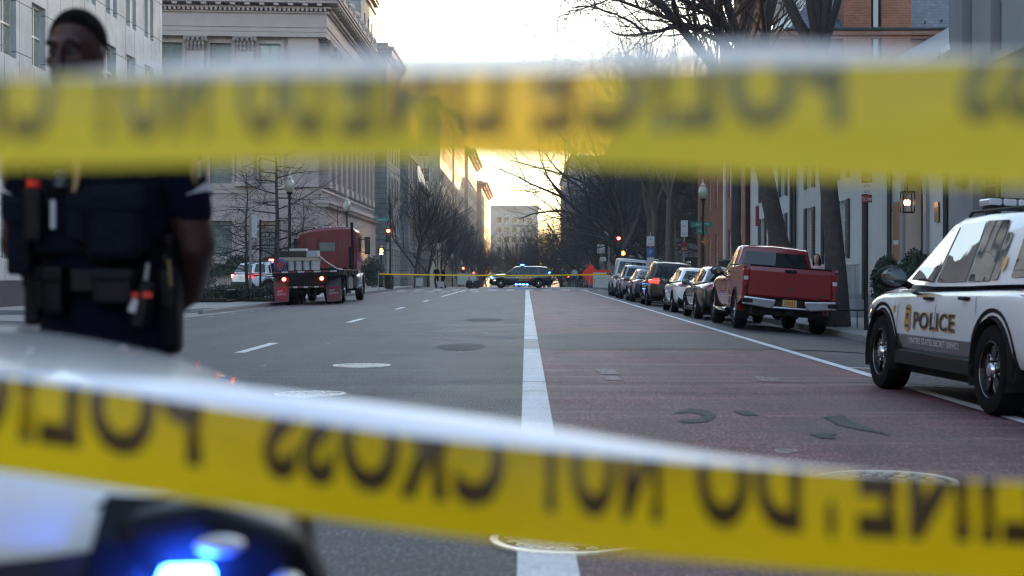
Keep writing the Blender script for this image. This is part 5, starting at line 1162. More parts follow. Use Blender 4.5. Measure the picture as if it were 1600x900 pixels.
def grey_building():
    t = thing('stone_building', 'grey stucco building with tall dark windows at the right edge', 'building', (15, 32, 0)); F = Fr(10.2, 37.2, WEST); mb = MB()
    ws = [(u, u + .8, z_, z_ + h) for u in (1.1, 3.3, 6.0, 8.6, 11.2) for z_, h in ((5.9, 2.5),)] + [(2.0, 4.1, 2.2, 4.1), (6.2, 8.2, 2.2, 4.1)]
    wall(mb, F, 0, 14, -.1, 13, ws, .3); F.box(mb, 0, .02, -10, 0, 0, 13); Fq = Fr(10.2, 23.2, SOUTH); F.box(mb, 13.98, 14, -10, 0, 0, 13); mb.build('wall', M['greystucco'], t, world=True)
    for w_ in ws: window(t, F, w_, .3, fm='greenframe', nv=0 if w_[1] - w_[0] < 1 else 1, nh=1)
    c = MB(); F.box(c, 4.3, 14, 0, .30, 5.45, 5.6); F.box(c, 4.2, 14, 0, .5, 5.6, 5.75); F.box(c, 0, 14, 0, .12, 4.75, 4.9); F.box(c, 0, 14, 0, .08, -.1, .8)
    F.box(c, 1.8, 4.3, 0, .12, 4.2, 4.32); c.build('ledge', M['greystucco'], t, world=True)
    v = MB(); F.box(v, 1.0, 1.7, .0, .12, 3.25, 3.5); v.build('wall_vent', M['shutter'], t, world=True)
grey_building()

for (nm, lab, a) in (('office_building', 'plain grey stone block on the left side behind the viewer', (-40, -20, -70, 30, -.5, 19)), ('office_building', 'plain grey stone block on the right side behind the viewer', (11, 30, -70, 20, -.5, 15)), ('office_building', 'broad stone block closing the street behind the viewer', (-45, 45, -110, -85, -.5, 22))):
    mb = MB(); mb.bb(*a); o = tag(mb.build(nm, M['greystone']), lab, 'building')

mb = MB(); mb.bb(-260, 300, -130, 620, -9, 60); hz = mb.build('haze', None); hz.data.materials.clear(); hm = bpy.data.materials.new('haze'); hm.use_nodes = True; ht = hm.node_tree; ht.nodes.clear(); ho = ht.nodes.new("ShaderNodeOutputMaterial"); hv = ht.nodes.new("ShaderNodeVolumePrincipled")
hv.inputs['Color'].default_value = (.9, .92, 1, 1); hv.inputs['Density'].default_value = 0.0003; hv.inputs['Anisotropy'].default_value = .3; ht.links.new(hv.outputs[0], ho.inputs['Volume']); hz.data.materials.append(hm); tag(hz, kind='stuff')
# ---------------------------------------------------------------- trees
def tree_mesh(seed, H, trunk_r, style='spread', lean=(0, 0), fork=.3, spread=1.0, twigs=3, density=1.0, minr=.006, buds=False, limbs=()):
    rnd = random.Random(seed); tr = MB(); cr = MB()
    def rv(s): return Vector((rnd.uniform(-s, s), rnd.uniform(-s, s), rnd.uniform(-s, s)))
    cnt = [0]
    def branch(p, d, L, r, lvl, maxl):
        seg = 5 if lvl < 2 else 3 if lvl < maxl else 2
        pts = [p.copy()]; rs = [r]; q = p.copy(); dd = d.normalized()
        for i in range(seg):
            dd = (dd + rv(.16 if lvl else .05) + Vector((0, 0, .05 if style == 'spread' else (.02 if lvl == 1 else .0)))).normalized(); q = q + dd * L / seg; pts.append(q.copy()); rs.append(r * (1 - (i + 1) / seg * (.45 if lvl < maxl else .8)))
        mb = tr if lvl == 0 or (lvl == 1 and r > .06) else cr
        mb.tube(pts, rs, 9 if lvl == 0 else 6 if r > .05 else 4 if r > .02 else 3, cap=False); cnt[0] += 1
        if buds and lvl >= maxl - 1:
            for k in range(3): b = pts[-1] + rv(.1); s_ = .014 + rnd.random() * .018; cr.add([b, b + rv(s_ * 2), b + rv(s_ * 2)], [(0, 1, 2)])
        if lvl >= maxl: return
        n = {0: 5, 1: 5, 2: 5, 3: 4, 4: 3}.get(lvl, 3); n = max(2, int(n * density + rnd.random()))
        for k in range(n):
            f = .3 + .7 * (k + rnd.random() * .8) / n; f = min(f, .98); i = min(int(f * seg), seg - 1); pp = pts[i].lerp(pts[i + 1], f * seg - i)
            di = (pts[i + 1] - pts[i]).normalized(); a = di.orthogonal().normalized(); a.rotate(Matrix.Rotation(rnd.uniform(0, 2 * PI), 3, di))
            an = rnd.uniform(.45, .95) * spread; nd = di * math.cos(an) + a * math.sin(an)
            if lvl >= 1 and style == 'spread': nd = (nd + Vector((0, 0, rnd.uniform(-.12, .3)))).normalized()
            branch(pp, nd, L * rnd.uniform(.5, .78) * (1.0 if lvl else .95), rs[i] * rnd.uniform(.42, .62), lvl + 1, maxl)
        if lvl > 0 or style == 'spread': branch(pts[-1], dd + rv(.2), L * .6, rs[-1] * .85, lvl + 1, maxl)
    if style == 'spread':
        base = Vector((0, 0, -.15)); th = H * fork; top = Vector((lean[0] * th, lean[1] * th, th))
        n = 6; pts = [base.lerp(top, i / n) + (rv(.03) * (H / 10) if 0 < i < n else Vector()) for i in range(n + 1)]; rs = [trunk_r * (1.35 if i == 0 else 1.08 if i == 1 else 1 - .3 * i / n) for i in range(n + 1)]
        tr.tube(pts, rs, 12, cap=False); k = rnd.choice((3, 4)); a0 = rnd.uniform(0, 6)
        for i in range(k):
            a = a0 + 2 * PI * i / k + rnd.uniform(-.3, .3); el = rnd.uniform(.35, .75) * spread
            branch(top - Vector((0, 0, .1 * i)), Vector((math.cos(a) * math.sin(el) + lean[0] * .5, math.sin(a) * math.sin(el), math.cos(el))), H * rnd.uniform(.34, .44), trunk_r * rnd.uniform(.45, .62), 1, twigs + 1)
        branch(top, Vector((lean[0], lean[1], 1)), H * .36, trunk_r * .55, 1, twigs + 1)
        for lp, r0, sl in limbs:      # long individual limbs, given as points from the base
            P_ = [Vector(p) for p in lp]; pts = []
            for a, b in zip(P_[:-1], P_[1:]): pts += [a.lerp(b, k / 4) + rv(.05) for k in range(4)]
            pts.append(P_[-1]); n = len(pts); rs = [r0 * (1 - .85 * i / n) for i in range(n)]; tr.tube(pts, rs, 7, cap=False)
            for i in range(1, n):
                for q in range(1):
                    di = (pts[i] - pts[i - 1]).normalized(); a = di.orthogonal().normalized(); a.rotate(Matrix.Rotation(rnd.uniform(0, 6.3), 3, di)); nd = (di * .7 + a * .75 + Vector((0, 0, rnd.uniform(-.1, .45)))).normalized()
                    branch(pts[i], nd, sl * rnd.uniform(.6, 1.15) * (1 - .4 * i / n), max(.012, rs[i] * .45), 3 if i % 2 else 2, twigs + 1)
    else:   # upright leader with level side branches
        n = 10; pts = [Vector((rnd.uniform(-.04, .04), rnd.uniform(-.04, .04), -.1 + H * i / n)) for i in range(n + 1)]; tr.tube(pts, [trunk_r * (1 - .88 * i / n) for i in range(n + 1)], 8, cap=False)
        N_ = int(34 * density)
        for i in range(N_):
            f = .2 + .78 * i / N_; z = H * f; a = i * 2.4 + rnd.uniform(-.4, .4); up = rnd.uniform(-.1, .35) + max(0, f - .6) * 1.3
            branch(Vector((0, 0, z)), Vector((math.cos(a), math.sin(a), up)), H * .36 * spread * (1.05 - f * .8) * rnd.uniform(.7, 1.1), trunk_r * .28 * (1.1 - f * .6), 2, twigs + 1)
    return tr, cr
def make_tree(seed, H, r, name, label, loc, barkm='bark', twigm='twig', group=None, rz=0, **k):
    tr, cr = tree_mesh(seed, H, r, **k); t = thing(name, label, 'tree', loc, rz, group)
    tr.build('trunk', M[barkm], t, smooth=True, fix=False); cr.build('crown', M[twigm], t, fix=False); return t
BT = 'bare_tree'
tA = make_tree(11, 5.4, .09, BT, 'small bare tree in the fenced planter, left of the flatbed truck', (-11.35, 62.3, SL), style='level', spread=1.15, twigs=3, density=1.0)
tB = make_tree(12, 8.4, .14, BT, 'taller bare tree with level branches behind the flatbed truck', (-11.2, 69, SL), style='level', spread=.95, twigs=3, density=1.1)
GL = 'bare trees along the left pavement'
for (x, y, s, lab) in ((-11.6, 80, .80, 'bare sapling between the two globe lamps'), (-11.3, 92, .85, 'bare sapling right behind the red truck cab')): dup(tA, (x, y, SL), y, lab, GL, s * 1.15)
tD = make_tree(21, 12.5, .22, BT, 'large round-crowned bare tree beyond the left traffic light', (-10.9, 152, crest(152)), fork=.18, spread=.9, twigs=4, density=1.2, group=GL)
for i, (x, y, s) in enumerate(((-11.2, 176, .95), (-11, 200, 1.0), (-9.9, 222, .9), (-10.6, 246, .95), (-9.2, 262, .85), (-9.0, 292, .9), (-9.6, 330, 1.0), (-9.4, 370, 1.0))):
    dup(tD, (x, y, crest(y)), i * 1.3, ['bare tree second beyond the left traffic light', 'bare tree third along the left pavement', 'dark bare tree over the blue white lamps', 'bare tree before the tan towers', 'bare tree catching sun in front of the tan wall', 'bare tree far down the left pavement', 'bare tree below the glowing tan block', 'last bare tree down the left pavement'][i], GL, s)
GP = 'bare trees of the park on the right'
def rel(pts, d, bx, bz): return [((px - 822) * d / 2400 - bx, dy, (427 - py) * d / 2400 + 1.19 - bz) for px, py, dy in pts]
LP = [(rel(q, 128, 7.9, -.05), r_, 3.4) for q, r_ in (([(967, 372, 0), (958, 335, -1), (930, 295, -2), (880, 276, -3), (800, 256, -4)], .20), ([(966, 376, 0), (930, 345, -2), (880, 332, -3), (840, 335, -4), (812, 345, -5)], .16), ([(967, 370, 0), (1000, 310, -1), (1030, 285, -2), (1060, 262, -2)], .18), ([(960, 345, 0), (915, 300, 1), (870, 262, 1), (850, 235, 2)], .16), ([(966, 385, 0), (935, 372, -3), (890, 365, -5), (850, 372, -6)], .12))]
LR = [(rel(q, 44.6, 7.75, SRZ), r_, 1.9) for q, r_ in (([(1158, 75, 0), (1130, 42, -.3), (1090, 2, -.5), (1060, -60, -.6)], .13), ([(1150, 66, 0), (1100, 48, -.5), (1040, 50, -.8), (990, 66, -1), (950, 60, -1.2)], .10), ([(1120, 30, -.3), (1070, 8, -.6), (1010, -4, -.9), (930, -10, -1), (850, 12, -1.2)], .08), ([(1160, 75, 0), (1192, 62, .2), (1202, 28, .3), (1206, -40, .4)], .12), ([(1075, 48, -.6), (1050, 20, -.5), (1040, -10, -.4), (1000, -60, -.4)], .05), ([(1000, 60, -1), (960, 30, -1), (900, 20, -1), (870, 40, -1)], .04))]
tP = make_tree(31, 17.5, .48, BT, 'huge bare park tree whose limbs reach over the road', (7.9, 128, -.05), fork=.17, spread=1.1, twigs=4, density=.88, group=GP, lean=(-.04, 0), limbs=LP)
tQ = make_tree(32, 15, .30, BT, 'tall bare park tree nearest the brick houses', (8.6, 92, -.05), 'palebark', fork=.38, spread=.8, twigs=4, density=.95, group=GP)
labs = ['bare park tree just left of the nearest one', 'slim bare park tree behind the parking signs', 'bare park tree behind the right traffic light', 'bare park tree set back behind the dark trunk', 'bare tree at the far end of the park', 'bare tree overhanging the bus lane beyond the crossing', 'far bare tree beside the dark grey building', 'bare tree deep in the park shade', 'bare tree behind the orange road sign', 'bare tree filling the gap by the globe lamp', 'thin bare tree in the middle of the park', 'farthest bare tree of the right side', 'bare tree behind the white van', 'bare tree over the parked dark cars']
for i, (x, y, s, src) in enumerate(((8.3, 99, .9, 1), (8.5, 106, .85, 1), (11.5, 140, .95, 0), (16.5, 112, .9, 0), (10.2, 170, .9, 0), (8.4, 190, .85, 0), (8.2, 240, .9, 0), (13.5, 102, .85, 1), (12.5, 155, .95, 0), (16, 135, .9, 0), (11.5, 120, .9, 1), (8.4, 300, 1.0, 0), (9.0, 212, .9, 1), (14, 175, .9, 0))):
    dup((tP, tQ)[src], (x, y, crest(y) - .05), i * 1.9 + .6, labs[i], GP, s)
for i, (x, y, s) in enumerate(((-1.5, 345, 1.0), (2.0, 350, 1.0), (5.0, 342, .95), (-6.0, 440, 1.0), (3.5, 300, .9), (6.0, 262, .8))):
    dup(tP, (x, y, crest(y) - .05), i * 1.1, ['bare tree closing the street, left of the group', 'bare tree closing the street, middle of the group', 'bare tree closing the street, right of the group', 'bare tree before the pale slab building', 'bare tree in the road end island', 'bare tree over the far right kerb'][i], 'bare trees at the end of the street', s)
tR = make_tree(41, 15.0, .31, BT, 'leaning street tree beside the red pickup, budding crown', (7.75, 44.6, SRZ), twigm='bud', fork=.42, spread=1.12, twigs=4, density=.85, lean=(-.20, 0), buds=True, limbs=LR)
tS = make_tree(46, 15.5, .245, BT, 'thick dark street tree trunk right behind the pickup', (7.25, 35.8, SRZ), twigm='bud', fork=.41, spread=.62, twigs=4, density=.8, lean=(-.062, 0), buds=True)
tag(tR, group='street trees on the right pavement'); tag(tS, group='street trees on the right pavement')
dup(tS, (7.7, 56, SRZ), 1.2, 'farther street tree hidden by the pickup cab', 'street trees on the right pavement', .9)
# ---------------------------------------------------------------- leafy things
def leaf_cloud(mb, c, r, n, s, seed, squash=1.0, fill=.55):
    rnd = random.Random(seed)
    for i in range(n):
        d = Vector((rnd.gauss(0, 1), rnd.gauss(0, 1), rnd.gauss(0, 1))).normalized(); k = rnd.uniform(fill, 1.0) * (1 + .12 * noise.noise(d * 2.5 + Vector((seed, 0, 0)))); p = Vector(c) + Vector((d.x * r[0], d.y * r[1], d.z * r[2])) * k
        a = Vector((rnd.uniform(-1, 1), rnd.uniform(-1, 1), rnd.uniform(-1, 1))).normalized() * s; b = a.orthogonal().normalized() * s * .6; mb.add([p - a, p + b, p + a, p - b], [(0, 1, 2, 3)])
def bush(name, label, loc, r, n, s, m='leaf', group=None, seed=0, box=False, cat='bush'):
    mb = MB(); leaf_cloud(mb, (0, 0, r[2]), r, n, s, seed); t = thing(name, label, cat, loc, 0, group); mb.build('foliage', M[m], t, fix=False)
    st = MB(); [st.tube([(0, 0, -.02), (r[0] * .5 * math.cos(a), r[1] * .5 * math.sin(a), r[2] * .9)], [.03, .012], 5) for a in (0, 2, 4)]; st.ell((0, 0, r[2]), (r[0] * .6, r[1] * .6, r[2] * .62), 10, 7); st.build('stem', M['leaf'], t); return t
def hedge(name, label, loc, d, n, s, seed, group=None):
    rnd = random.Random(seed); mb = MB()
    for i in range(n):
        f = rnd.choice(((0,), (0,), (1,), (2,), (2,))); p = Vector((rnd.uniform(-.5, .5) * d[0], rnd.uniform(-.5, .5) * d[1], rnd.uniform(0, 1) * d[2]))
        ax_ = f[0]
        if ax_ == 0: p.y = -d[1] / 2 + rnd.uniform(-.05, .06)
        elif ax_ == 1: p.x = rnd.choice((-1, 1)) * d[0] / 2 + rnd.uniform(-.05, .05)
        else: p.z = d[2] + rnd.uniform(-.06, .08)
        a = Vector((rnd.uniform(-1, 1), rnd.uniform(-1, 1), rnd.uniform(-1, 1))).normalized() * s; b = a.orthogonal().normalized() * s * .6; mb.add([p - a, p + b, p + a, p - b], [(0, 1, 2, 3)])
    mb.bb(-d[0] / 2 + .06, d[0] / 2 - .06, -d[1] / 2 + .06, d[1] / 2 - .06, 0, d[2] - .06); o = mb.build(name, M['leaf'], fix=False); o.location = loc; tag(o, label, 'hedge', group); return o
hedge('clipped_hedge', 'long clipped dark hedge above the low stone wall', (-17.2, 99.0, .95), (6.2, .8, .75), 2600, .08, 5)
for i, x in enumerate((-18.6, -16.4)): bush('clipped_bush', ['square topped clipped bush, left of the pair behind the hedge', 'square topped clipped bush, right of the pair behind the hedge'][i], (x, 99.9, 1.3), (1.0, .6, .55), 1100, .08, 'leaf', 'tall clipped bushes against the stone building', i)
for i, x in enumerate((-18.9, -17.3, -15.6)): bush('round_shrub', ['small round green shrub, left of three on the low wall', 'small round green shrub, middle of three on the low wall', 'small round green shrub nearest the white police car'][i], (x, 98.2, .98), (.52, .4, .26), 700, .045, 'leaf2', 'small round shrubs on the low wall', 7 + i)
bush('shrub', 'wide dark green shrub behind the cafe railing', (-20.5, 92, .1), (2.3, 1.2, 1.2), 2600, .09, seed=3)
wl = MB(); wl.bb(-19.8, -14.6, 97.6, 98.6, 0, .95); wl.bb(-19.9, -14.5, 97.5, 98.7, .95, 1.03); tag(wl.build('low_wall', M['pinkstone']), 'low pinkish stone wall carrying round shrubs', 'wall')
wl = MB(); wl.bb(-19.6, -14.8, 98.6, 102, 0, 1.0); tag(wl.build('planting_bed', M['earth']), kind='structure')
# fenced planter by the kerb
def planter():
    t = thing('planter', 'low black iron planter full of dark shrubs beside the kerb', 'planter', (-11.35, 62.3, SL)); b = MB(); b.bb(-1.35, 1.35, -1.6, 1.6, 0, .14); b.build('soil', M['earth'], t)
    r = MB()
    for (x0, y0, x1, y1) in ((-1.4, -1.65, 1.4, -1.65), (1.4, -1.65, 1.4, 1.65), (-1.4, -1.65, -1.4, 1.65), (-1.4, 1.65, 1.4, 1.65)):
        n = int(max(abs(x1 - x0), abs(y1 - y0)) / .14); [r.tube([(x0 + (x1 - x0) * i / n, y0 + (y1 - y0) * i / n, 0), (x0 + (x1 - x0) * i / n, y0 + (y1 - y0) * i / n, .5)], .012, 4) for i in range(n + 1)]
        for z in (.08, .47): r.tube([(x0, y0, z), (x1, y1, z)], .02, 4)
    r.build('railing', M['blackpaint'], t); f = MB(); rnd = random.Random(5)
    for i in range(14): leaf_cloud(f, (rnd.uniform(-1.1, 1.1), rnd.uniform(-1.3, 1.3), .32 + rnd.uniform(0, .1)), (.45, .45, .3), 260, .05, i, fill=.2)
    f.build('foliage', M['leaf'], t, fix=False)
planter()
dup(COL.objects['planter'], (-12.9, 60.6, SL), 0, 'second low iron planter with shrubs, farther from the kerb', 'kerbside planters')
tag(COL.objects['planter'], group='kerbside planters')
def topiary(x, y, label, s=1.0, seed=1):
    t = thing('topiary', label, 'potted bush', (x, y, 0)); f = MB(); leaf_cloud(f, (0, 0, .95 * s), (.45 * s, .45 * s, .75 * s), 3000, .04, seed, fill=.75); f.ell((0, 0, .95 * s), (.38 * s, .38 * s, .66 * s)); f.build('foliage', M['leaf'], t, fix=False)
    p = MB(); p.lathe([(.2, 0), (.28, .38), (.31, .42), (.27, .42), (.25, .36)], n=18); p.build('pot', M['blackpaint'], t)
topiary(9.62, 41.0, 'tall egg shaped clipped bush left of the arched door', .98, 1); topiary(9.75, 38.6, 'clipped potted bush half hidden by the police car mirror', 1.05, 2)
# ---------------------------------------------------------------- street furniture
def globe_lamp(name, label, loc, h=5.3, lit=False, group=None):
    t = thing(name, label, 'street lamp', loc, 0, group); p = MB()
    p.lathe([(.26, 0), (.26, .12), (.19, .2), (.17, .5), (.12, .62), (.09, .9), (.075, 1.0), (.06, h * .75), (.055, h - 1.0), (.10, h - .97), (.10, h - .9), (.06, h - .86), (.13, h - .78), (.15, h - .72)], n=12); p.build('pole', M['blackpaint'], t, smooth=True)
    g = MB(); g.lathe([(.11, h - .72), (.16, h - .66), (.20, h - .56), (.215, h - .44), (.20, h - .32), (.15, h - .21), (.09, h - .15)], n=16); g.build('globe', M['warm_e'] if lit else M['globe'], t, smooth=True)
    c = MB(); c.lathe([(.13, h - .13), (.12, h - .08), (.05, h - .03), (.03, h + .05), (.045, h + .08), (.01, h + .16)], n=12); c.build('finial', M['globe'], t, smooth=True); return t
GLP = 'globe street lamps'
L0 = globe_lamp('street_lamp', 'globe street lamp behind the flatbed truck deck', (-10.25, 66.5, SL), 5.35, group=GLP)
for (x, y, l) in ((-10.1, 86.5, 'globe street lamp above the red truck cab'), (-8.9 - 1.0, 172, 'globe street lamp beyond the left crossing, nearest of three'), (-9.9, 206, 'globe street lamp beyond the left crossing, middle of three'), (-9.9, 236, 'globe street lamp beyond the left crossing, farthest of three'), (8.05, 70, 'globe street lamp beside the green street name sign'), (7.3, 140, 'globe street lamp against the dark park trees')):
    dup(L0, (x, y, SL + crest(y) if x < 0 else SRZ + crest(y)), 0, l, GLP)
l2 = globe_lamp('street_lamp', 'short lit round street lamp left of the traffic light', (-11.7, 124, SL), 3.35, True)
def signal(name, label, loc, h, heads, side=1, mast=0):
    t = thing(name, label, 'traffic light', loc); p = MB(); p.lathe([(.2, 0), (.2, .1), (.16, .6), (.1, .75), (.075, .9), (.06, h)], n=12); p.build('pole', M['blackpaint'], t, smooth=True)
    for (dx, z, kind) in heads:
        b = MB()
        if kind == 'tri':
            b.box((dx, -.12, z), (.36, .26, 1.02)); [b.tube([(dx - .15, -.24, z + q * .32 + .06), (dx - .16, -.42, z + q * .32 + .10), (dx + .16, -.42, z + q * .32 + .10), (dx + .15, -.24, z + q * .32 + .06)], .03, 4) for q in (1, 0, -1)]
            b.box((dx / 2, -.02, z + .3), (abs(dx) + .08, .05, .05)); bo = b.build('signal_head', M['blackpaint'], t, bevel=.015)
            l = MB(); l.lathe([(.125, 0), (.11, -.03), (.01, -.045)], (dx, -.255, z + .32), 'Y', 18); l.build('red_lens', M['red_e'], bo, smooth=True)
            for q, mm in ((0, mat('unlit amber lens', (.10, .06, .01), .3)), (-1, mat('unlit green lens', (.01, .07, .05), .3))): l = MB(); l.lathe([(.12, 0), (.01, -.03)], (dx, -.255, z + q * .32), 'Y', 18); l.build('lens', mm, bo, smooth=True)
        else:
            b.box((dx, -.12, z), (.46, .2, .46)); b.box((dx / 2, -.02, z), (abs(dx), .05, .05)); bo = b.build('walk_signal', M['blackpaint'], t, bevel=.02)
            l = MB(); l.box((dx, -.225, z - .06), (.17, .012, .16)); [l.box((dx - .07 + q * .045, -.225, z + .08), (.032, .012, .16 - abs(q - 1.5) * .03)) for q in range(4)]; l.box((dx + .12, -.225, z - .02), (.035, .012, .12)); l.build('hand_symbol', M['hand_e'], bo)
    return t
sL = signal('traffic_light', 'left traffic light showing red with orange hand, black pole', (-9.55, 108, SL), 6.1, [(-.12, 3.78, 'tri'), (-.62, 2.72, 'walk')])
def street_sign(parent, z, txt, w_=1.05, dx=0, m='signgreen'):
    b = MB(); b.box((dx, -.1, z), (w_, .02, .26)); o = b.build('name_sign', M[m], parent, bevel=.005)
    text_part('sign_lettering', txt, .16, M['signwhite'], o, Matrix.Translation((dx, -.113, z - .055)) @ Matrix.Rotation(R(90), 4, 'X'), sx=.85)
street_sign(sL, 4.9, 'Lafayette Sq', 1.1, -.62)
sR = signal('traffic_light', 'right traffic light showing red with orange hand, before the park', (6.95, 116, SRZ), 4.6, [(.02, 3.55, 'tri'), (.36, 2.75, 'walk')])
b = MB(); b.box((-.36, -.02, 3.2), (.05, .3, 1.0)); b.build('side_signal', M['blackpaint'], sR)
for (x, y, z, l) in ((-9.4, 230, 2.6, 'distant red traffic light below the three globe lamps'), (-9.0, 262, 2.6, 'distant red traffic light left of the black police car'), (8.3, 178, 4.2, 'distant red traffic light right of the black police car'), (7.4, 270, 2.2, 'distant small red traffic light beyond the police car tail'), (6.6, 300, 2.6, 'farthest red traffic light right of the police car')):
    s = thing('traffic_light', l, 'traffic light', (x, y, crest(y))); p = MB(); p.tube([(0, 0, 0), (0, 0, z + 1.6)], .07, 6); p.build('pole', M['blackpaint'], s); b = MB(); b.box((0, -.15, z + 1.2), (.4, .25, 1.0)); bo = b.build('signal_head', M['blackpaint'], s); q = MB(); q.lathe([(.16, 0), (.1, -.05), (.01, -.06)], (0, -.28, z + 1.5), 'Y', 14); q.build('red_lens', M['red_e'], bo)
def sign_post(name, label, loc, h, boards, pm='galv', pr=.03, cat='sign'):
    """boards: (z, w, h, colour, text, text colour)"""
    t = thing(name, label, cat, loc); p = MB(); p.tube([(0, 0, 0), (0, 0, h)], pr, 8); p.build('post', M[pm], t)
    for (z, w_, hh, c, txt, tc) in boards:
        b = MB(); b.box((0, -pr - .012, z), (w_, .012, hh)); o = b.build('sign_board', M[c], t, bevel=.003)
        if txt:
            ls = txt.split('|'); s = min(hh / len(ls) * .8, w_ / max(len(q) for q in ls) * 1.5)
            for i, q in enumerate(ls): text_part('sign_lettering', q, s, M[tc], o, Matrix.Translation((0, -pr - .020, z + hh / 2 - (i + .85) * hh / len(ls) * .96)) @ Matrix.Rotation(R(90), 4, 'X'), sx=.8)
    return t
sign_post('parking_sign', 'tall black post stacked with red and white parking signs, right pavement', (7.42, 33.6, SRZ), 4.1, [(3.83, .23, .24, 'signwhite', 'NO|PARK', 'signred'), (3.58, .23, .24, 'signwhite', '7AM|930', 'signred'), (3.33, .23, .24, 'signred', '2 HR', 'signwhite'), (3.08, .23, .24, 'signwhite', '4PM|630', 'signred'), (2.86, .23, .17, 'signred', 'TOW', 'signwhite')], 'blackpaint', .045)
sign_post('parking_sign', 'post with three stacked parking signs above the parked cars', (7.2, 89, SRZ), 3.6, [(3.1, .45, .55, 'signwhite', 'NO|PARK', 'signred'), (2.45, .4, .5, 'signblue', 'P', 'signwhite'), (1.9, .4, .5, 'signwhite', '2 HR', 'signred')])
sign_post('parking_sign', 'post with white over red parking signs behind the white sedan', (7.3, 71, SRZ), 3.6, [(3.3, .32, .75, 'signwhite', 'NO|STOP', 'signred'), (2.45, .32, .45, 'signred', 'BUS', 'signwhite')])
sign_post('parking_sign', 'red topped sign post against the stucco house', (7.55, 50.3, SRZ), 3.5, [(3.1, .12, .65, 'signred', '', 'signwhite')], 'signwhite', .035)
sign_post('street_sign', 'post with red and white sign beyond the right crossing', (7.6, 156, crest(156)), 4.5, [(4.2, .75, .9, 'signwhite', 'NO|TURN', 'signred')])
sign_post('street_sign', 'post with blue and white arrow signs by the crossing', (6.3, 126, 0), 2.6, [(2.35, .5, .3, 'signwhite', 'ONE', 'blackvinyl'), (2.0, .9, .0, 'signwhite', '', 'signred')][:1])
sign_post('street_sign', 'slim bare grey pole before the white van', (7.0, 130, 0), 4.0, [], pr=.045, cat='pole')
q = thing('street_sign', 'green street name sign on a black post, right pavement', 'street sign', (8.15, 71.5, SRZ)); p = MB(); p.tube([(0, 0, 0), (0, 0, 3.9)], .05, 8); p.build('post', M['blackpaint'], q); street_sign(q, 3.5, 'LAFAYETTE', 1.0, -.0); street_sign(q, 3.2, 'PARK', .5, 0)
q = thing('pole_sign', 'grey pole with narrow banner beside the planter tree', 'sign', (-11.0, 61.2, SL)); p = MB(); p.tube([(0, 0, 0), (0, 0, 3.7)], .055, 8); p.build('post', M['galv'], q); p = MB(); p.box((.16, -.02, 3.0), (.22, .02, .9)); p.build('banner', M['signwhite'], q); p = MB(); p.tube([(.24, .9, 0), (.24, .9, 3.3)], .045, 8); p.build('second_pole', M['blackpaint'], q)
q = thing('wooden_post', 'slim post with orange brown lamp head behind the parked cars', 'post', (7.9, 68, SRZ)); p = MB(); p.tube([(0, 0, 0), (0, 0, 2.5)], .035, 8); p.build('post', M['wood'], q); p = MB(); p.box((0, 0, 2.62), (.3, .05, .09)); p.box((0, 0, 2.66), (.09, .06, .36)); p.build('post_head', mat('rusty orange', (.4, .16, .05), .6), q)
q = thing('road_work_sign', 'bright orange diamond road work sign by the crossing', 'sign', (5.0, 119, 0)); q.rotation_euler = (0, 0, R(28)); p = MB(); p.add([(0, 0, .25), (.85, 0, 1.1), (0, 0, 1.95), (-.85, 0, 1.1), (0, .02, .25), (.85, .02, 1.1), (0, .02, 1.95), (-.85, .02, 1.1)], [(0, 1, 2, 3), (7, 6, 5, 4), (0, 4, 5, 1), (1, 5, 6, 2), (2, 6, 7, 3), (3, 7, 4, 0)]); p.build('sign_board', M['orange'], q, fix=False); p = MB(); [p.tube([(0, .05, 1.1), (s, .5 * s2, 0)], .02, 5) for s in (-.5, .5) for s2 in (-1, 1)]; p.tube([(.0, .05, .2), (.0, .05, 2.1)], .02, 5); p.build('stand', M['galv'], q)
q = thing('notice_board', 'white notice board with orange heading right of the orange sign', 'sign', (5.75, 117, 0)); p = MB(); p.box((0, 0, .68), (1.3, .05, 1.15)); p.build('sign_board', M['signwhite'], q); p = MB(); p.box((0, -.03, 1.36), (1.3, .02, .2)); p.build('heading', M['orange'], q); p = MB(); [p.box((s * .55, .1, .4), (.05, .3, .8)) for s in (-1, 1)]; p.build('stand', M['galv'], q)
for i, z in enumerate((1.05, .8, .5)): text_part('sign_lettering', ['ROAD', 'WORK', 'X X'][i], .2, M['galv'], q, Matrix.Translation((0, -.03, z - .05)) @ Matrix.Rotation(R(90), 4, 'X'))
def barrier(name, label, loc, w_, h, m, rz=0):
    t = thing(name, label, 'barrier', loc, rz); p = MB(); p.box((0, 0, h * .6), (w_, .04, h * .72)); p.build('panel', M[m], t, bevel=.01); f = MB(); [f.box((s * w_ / 2, 0, h / 2), (.06, .08, h)) for s in (-1, 1)]; f.box((0, 0, h), (w_ + .06, .07, .06)); [f.box((s * w_ / 2, 0, .03), (.08, .6, .05)) for s in (-1, 1)]; f.build('barrier_frame', M['galv'], t); return t
barrier('screen_board', 'wide pale board behind two seated people, left of the police car', (-4.75, 123, 0), 1.5, 1.15, 'signwhite')
barrier('notice_sign', 'small white notice stand near the two officers', (-8.2, 118, 0), .55, .85, 'signwhite'); barrier('notice_sign', 'second small white notice stand left of the pale board', (-6.6, 119, 0), .5, .55, 'signwhite')
def cafe_rail(x, y, label):
    t = thing('railing_panel', label, 'railing', (x, y, SL)); p = MB(); [p.tube([(i * .12, 0, 0), (i * .12, 0, .95)], .012, 4) for i in range(13)]; p.tube([(0, 0, .93), (1.45, 0, .93)], .02, 4); p.tube([(0, 0, .1), (1.45, 0, .1)], .02, 4); p.build('railing', M['blackpaint'], t)
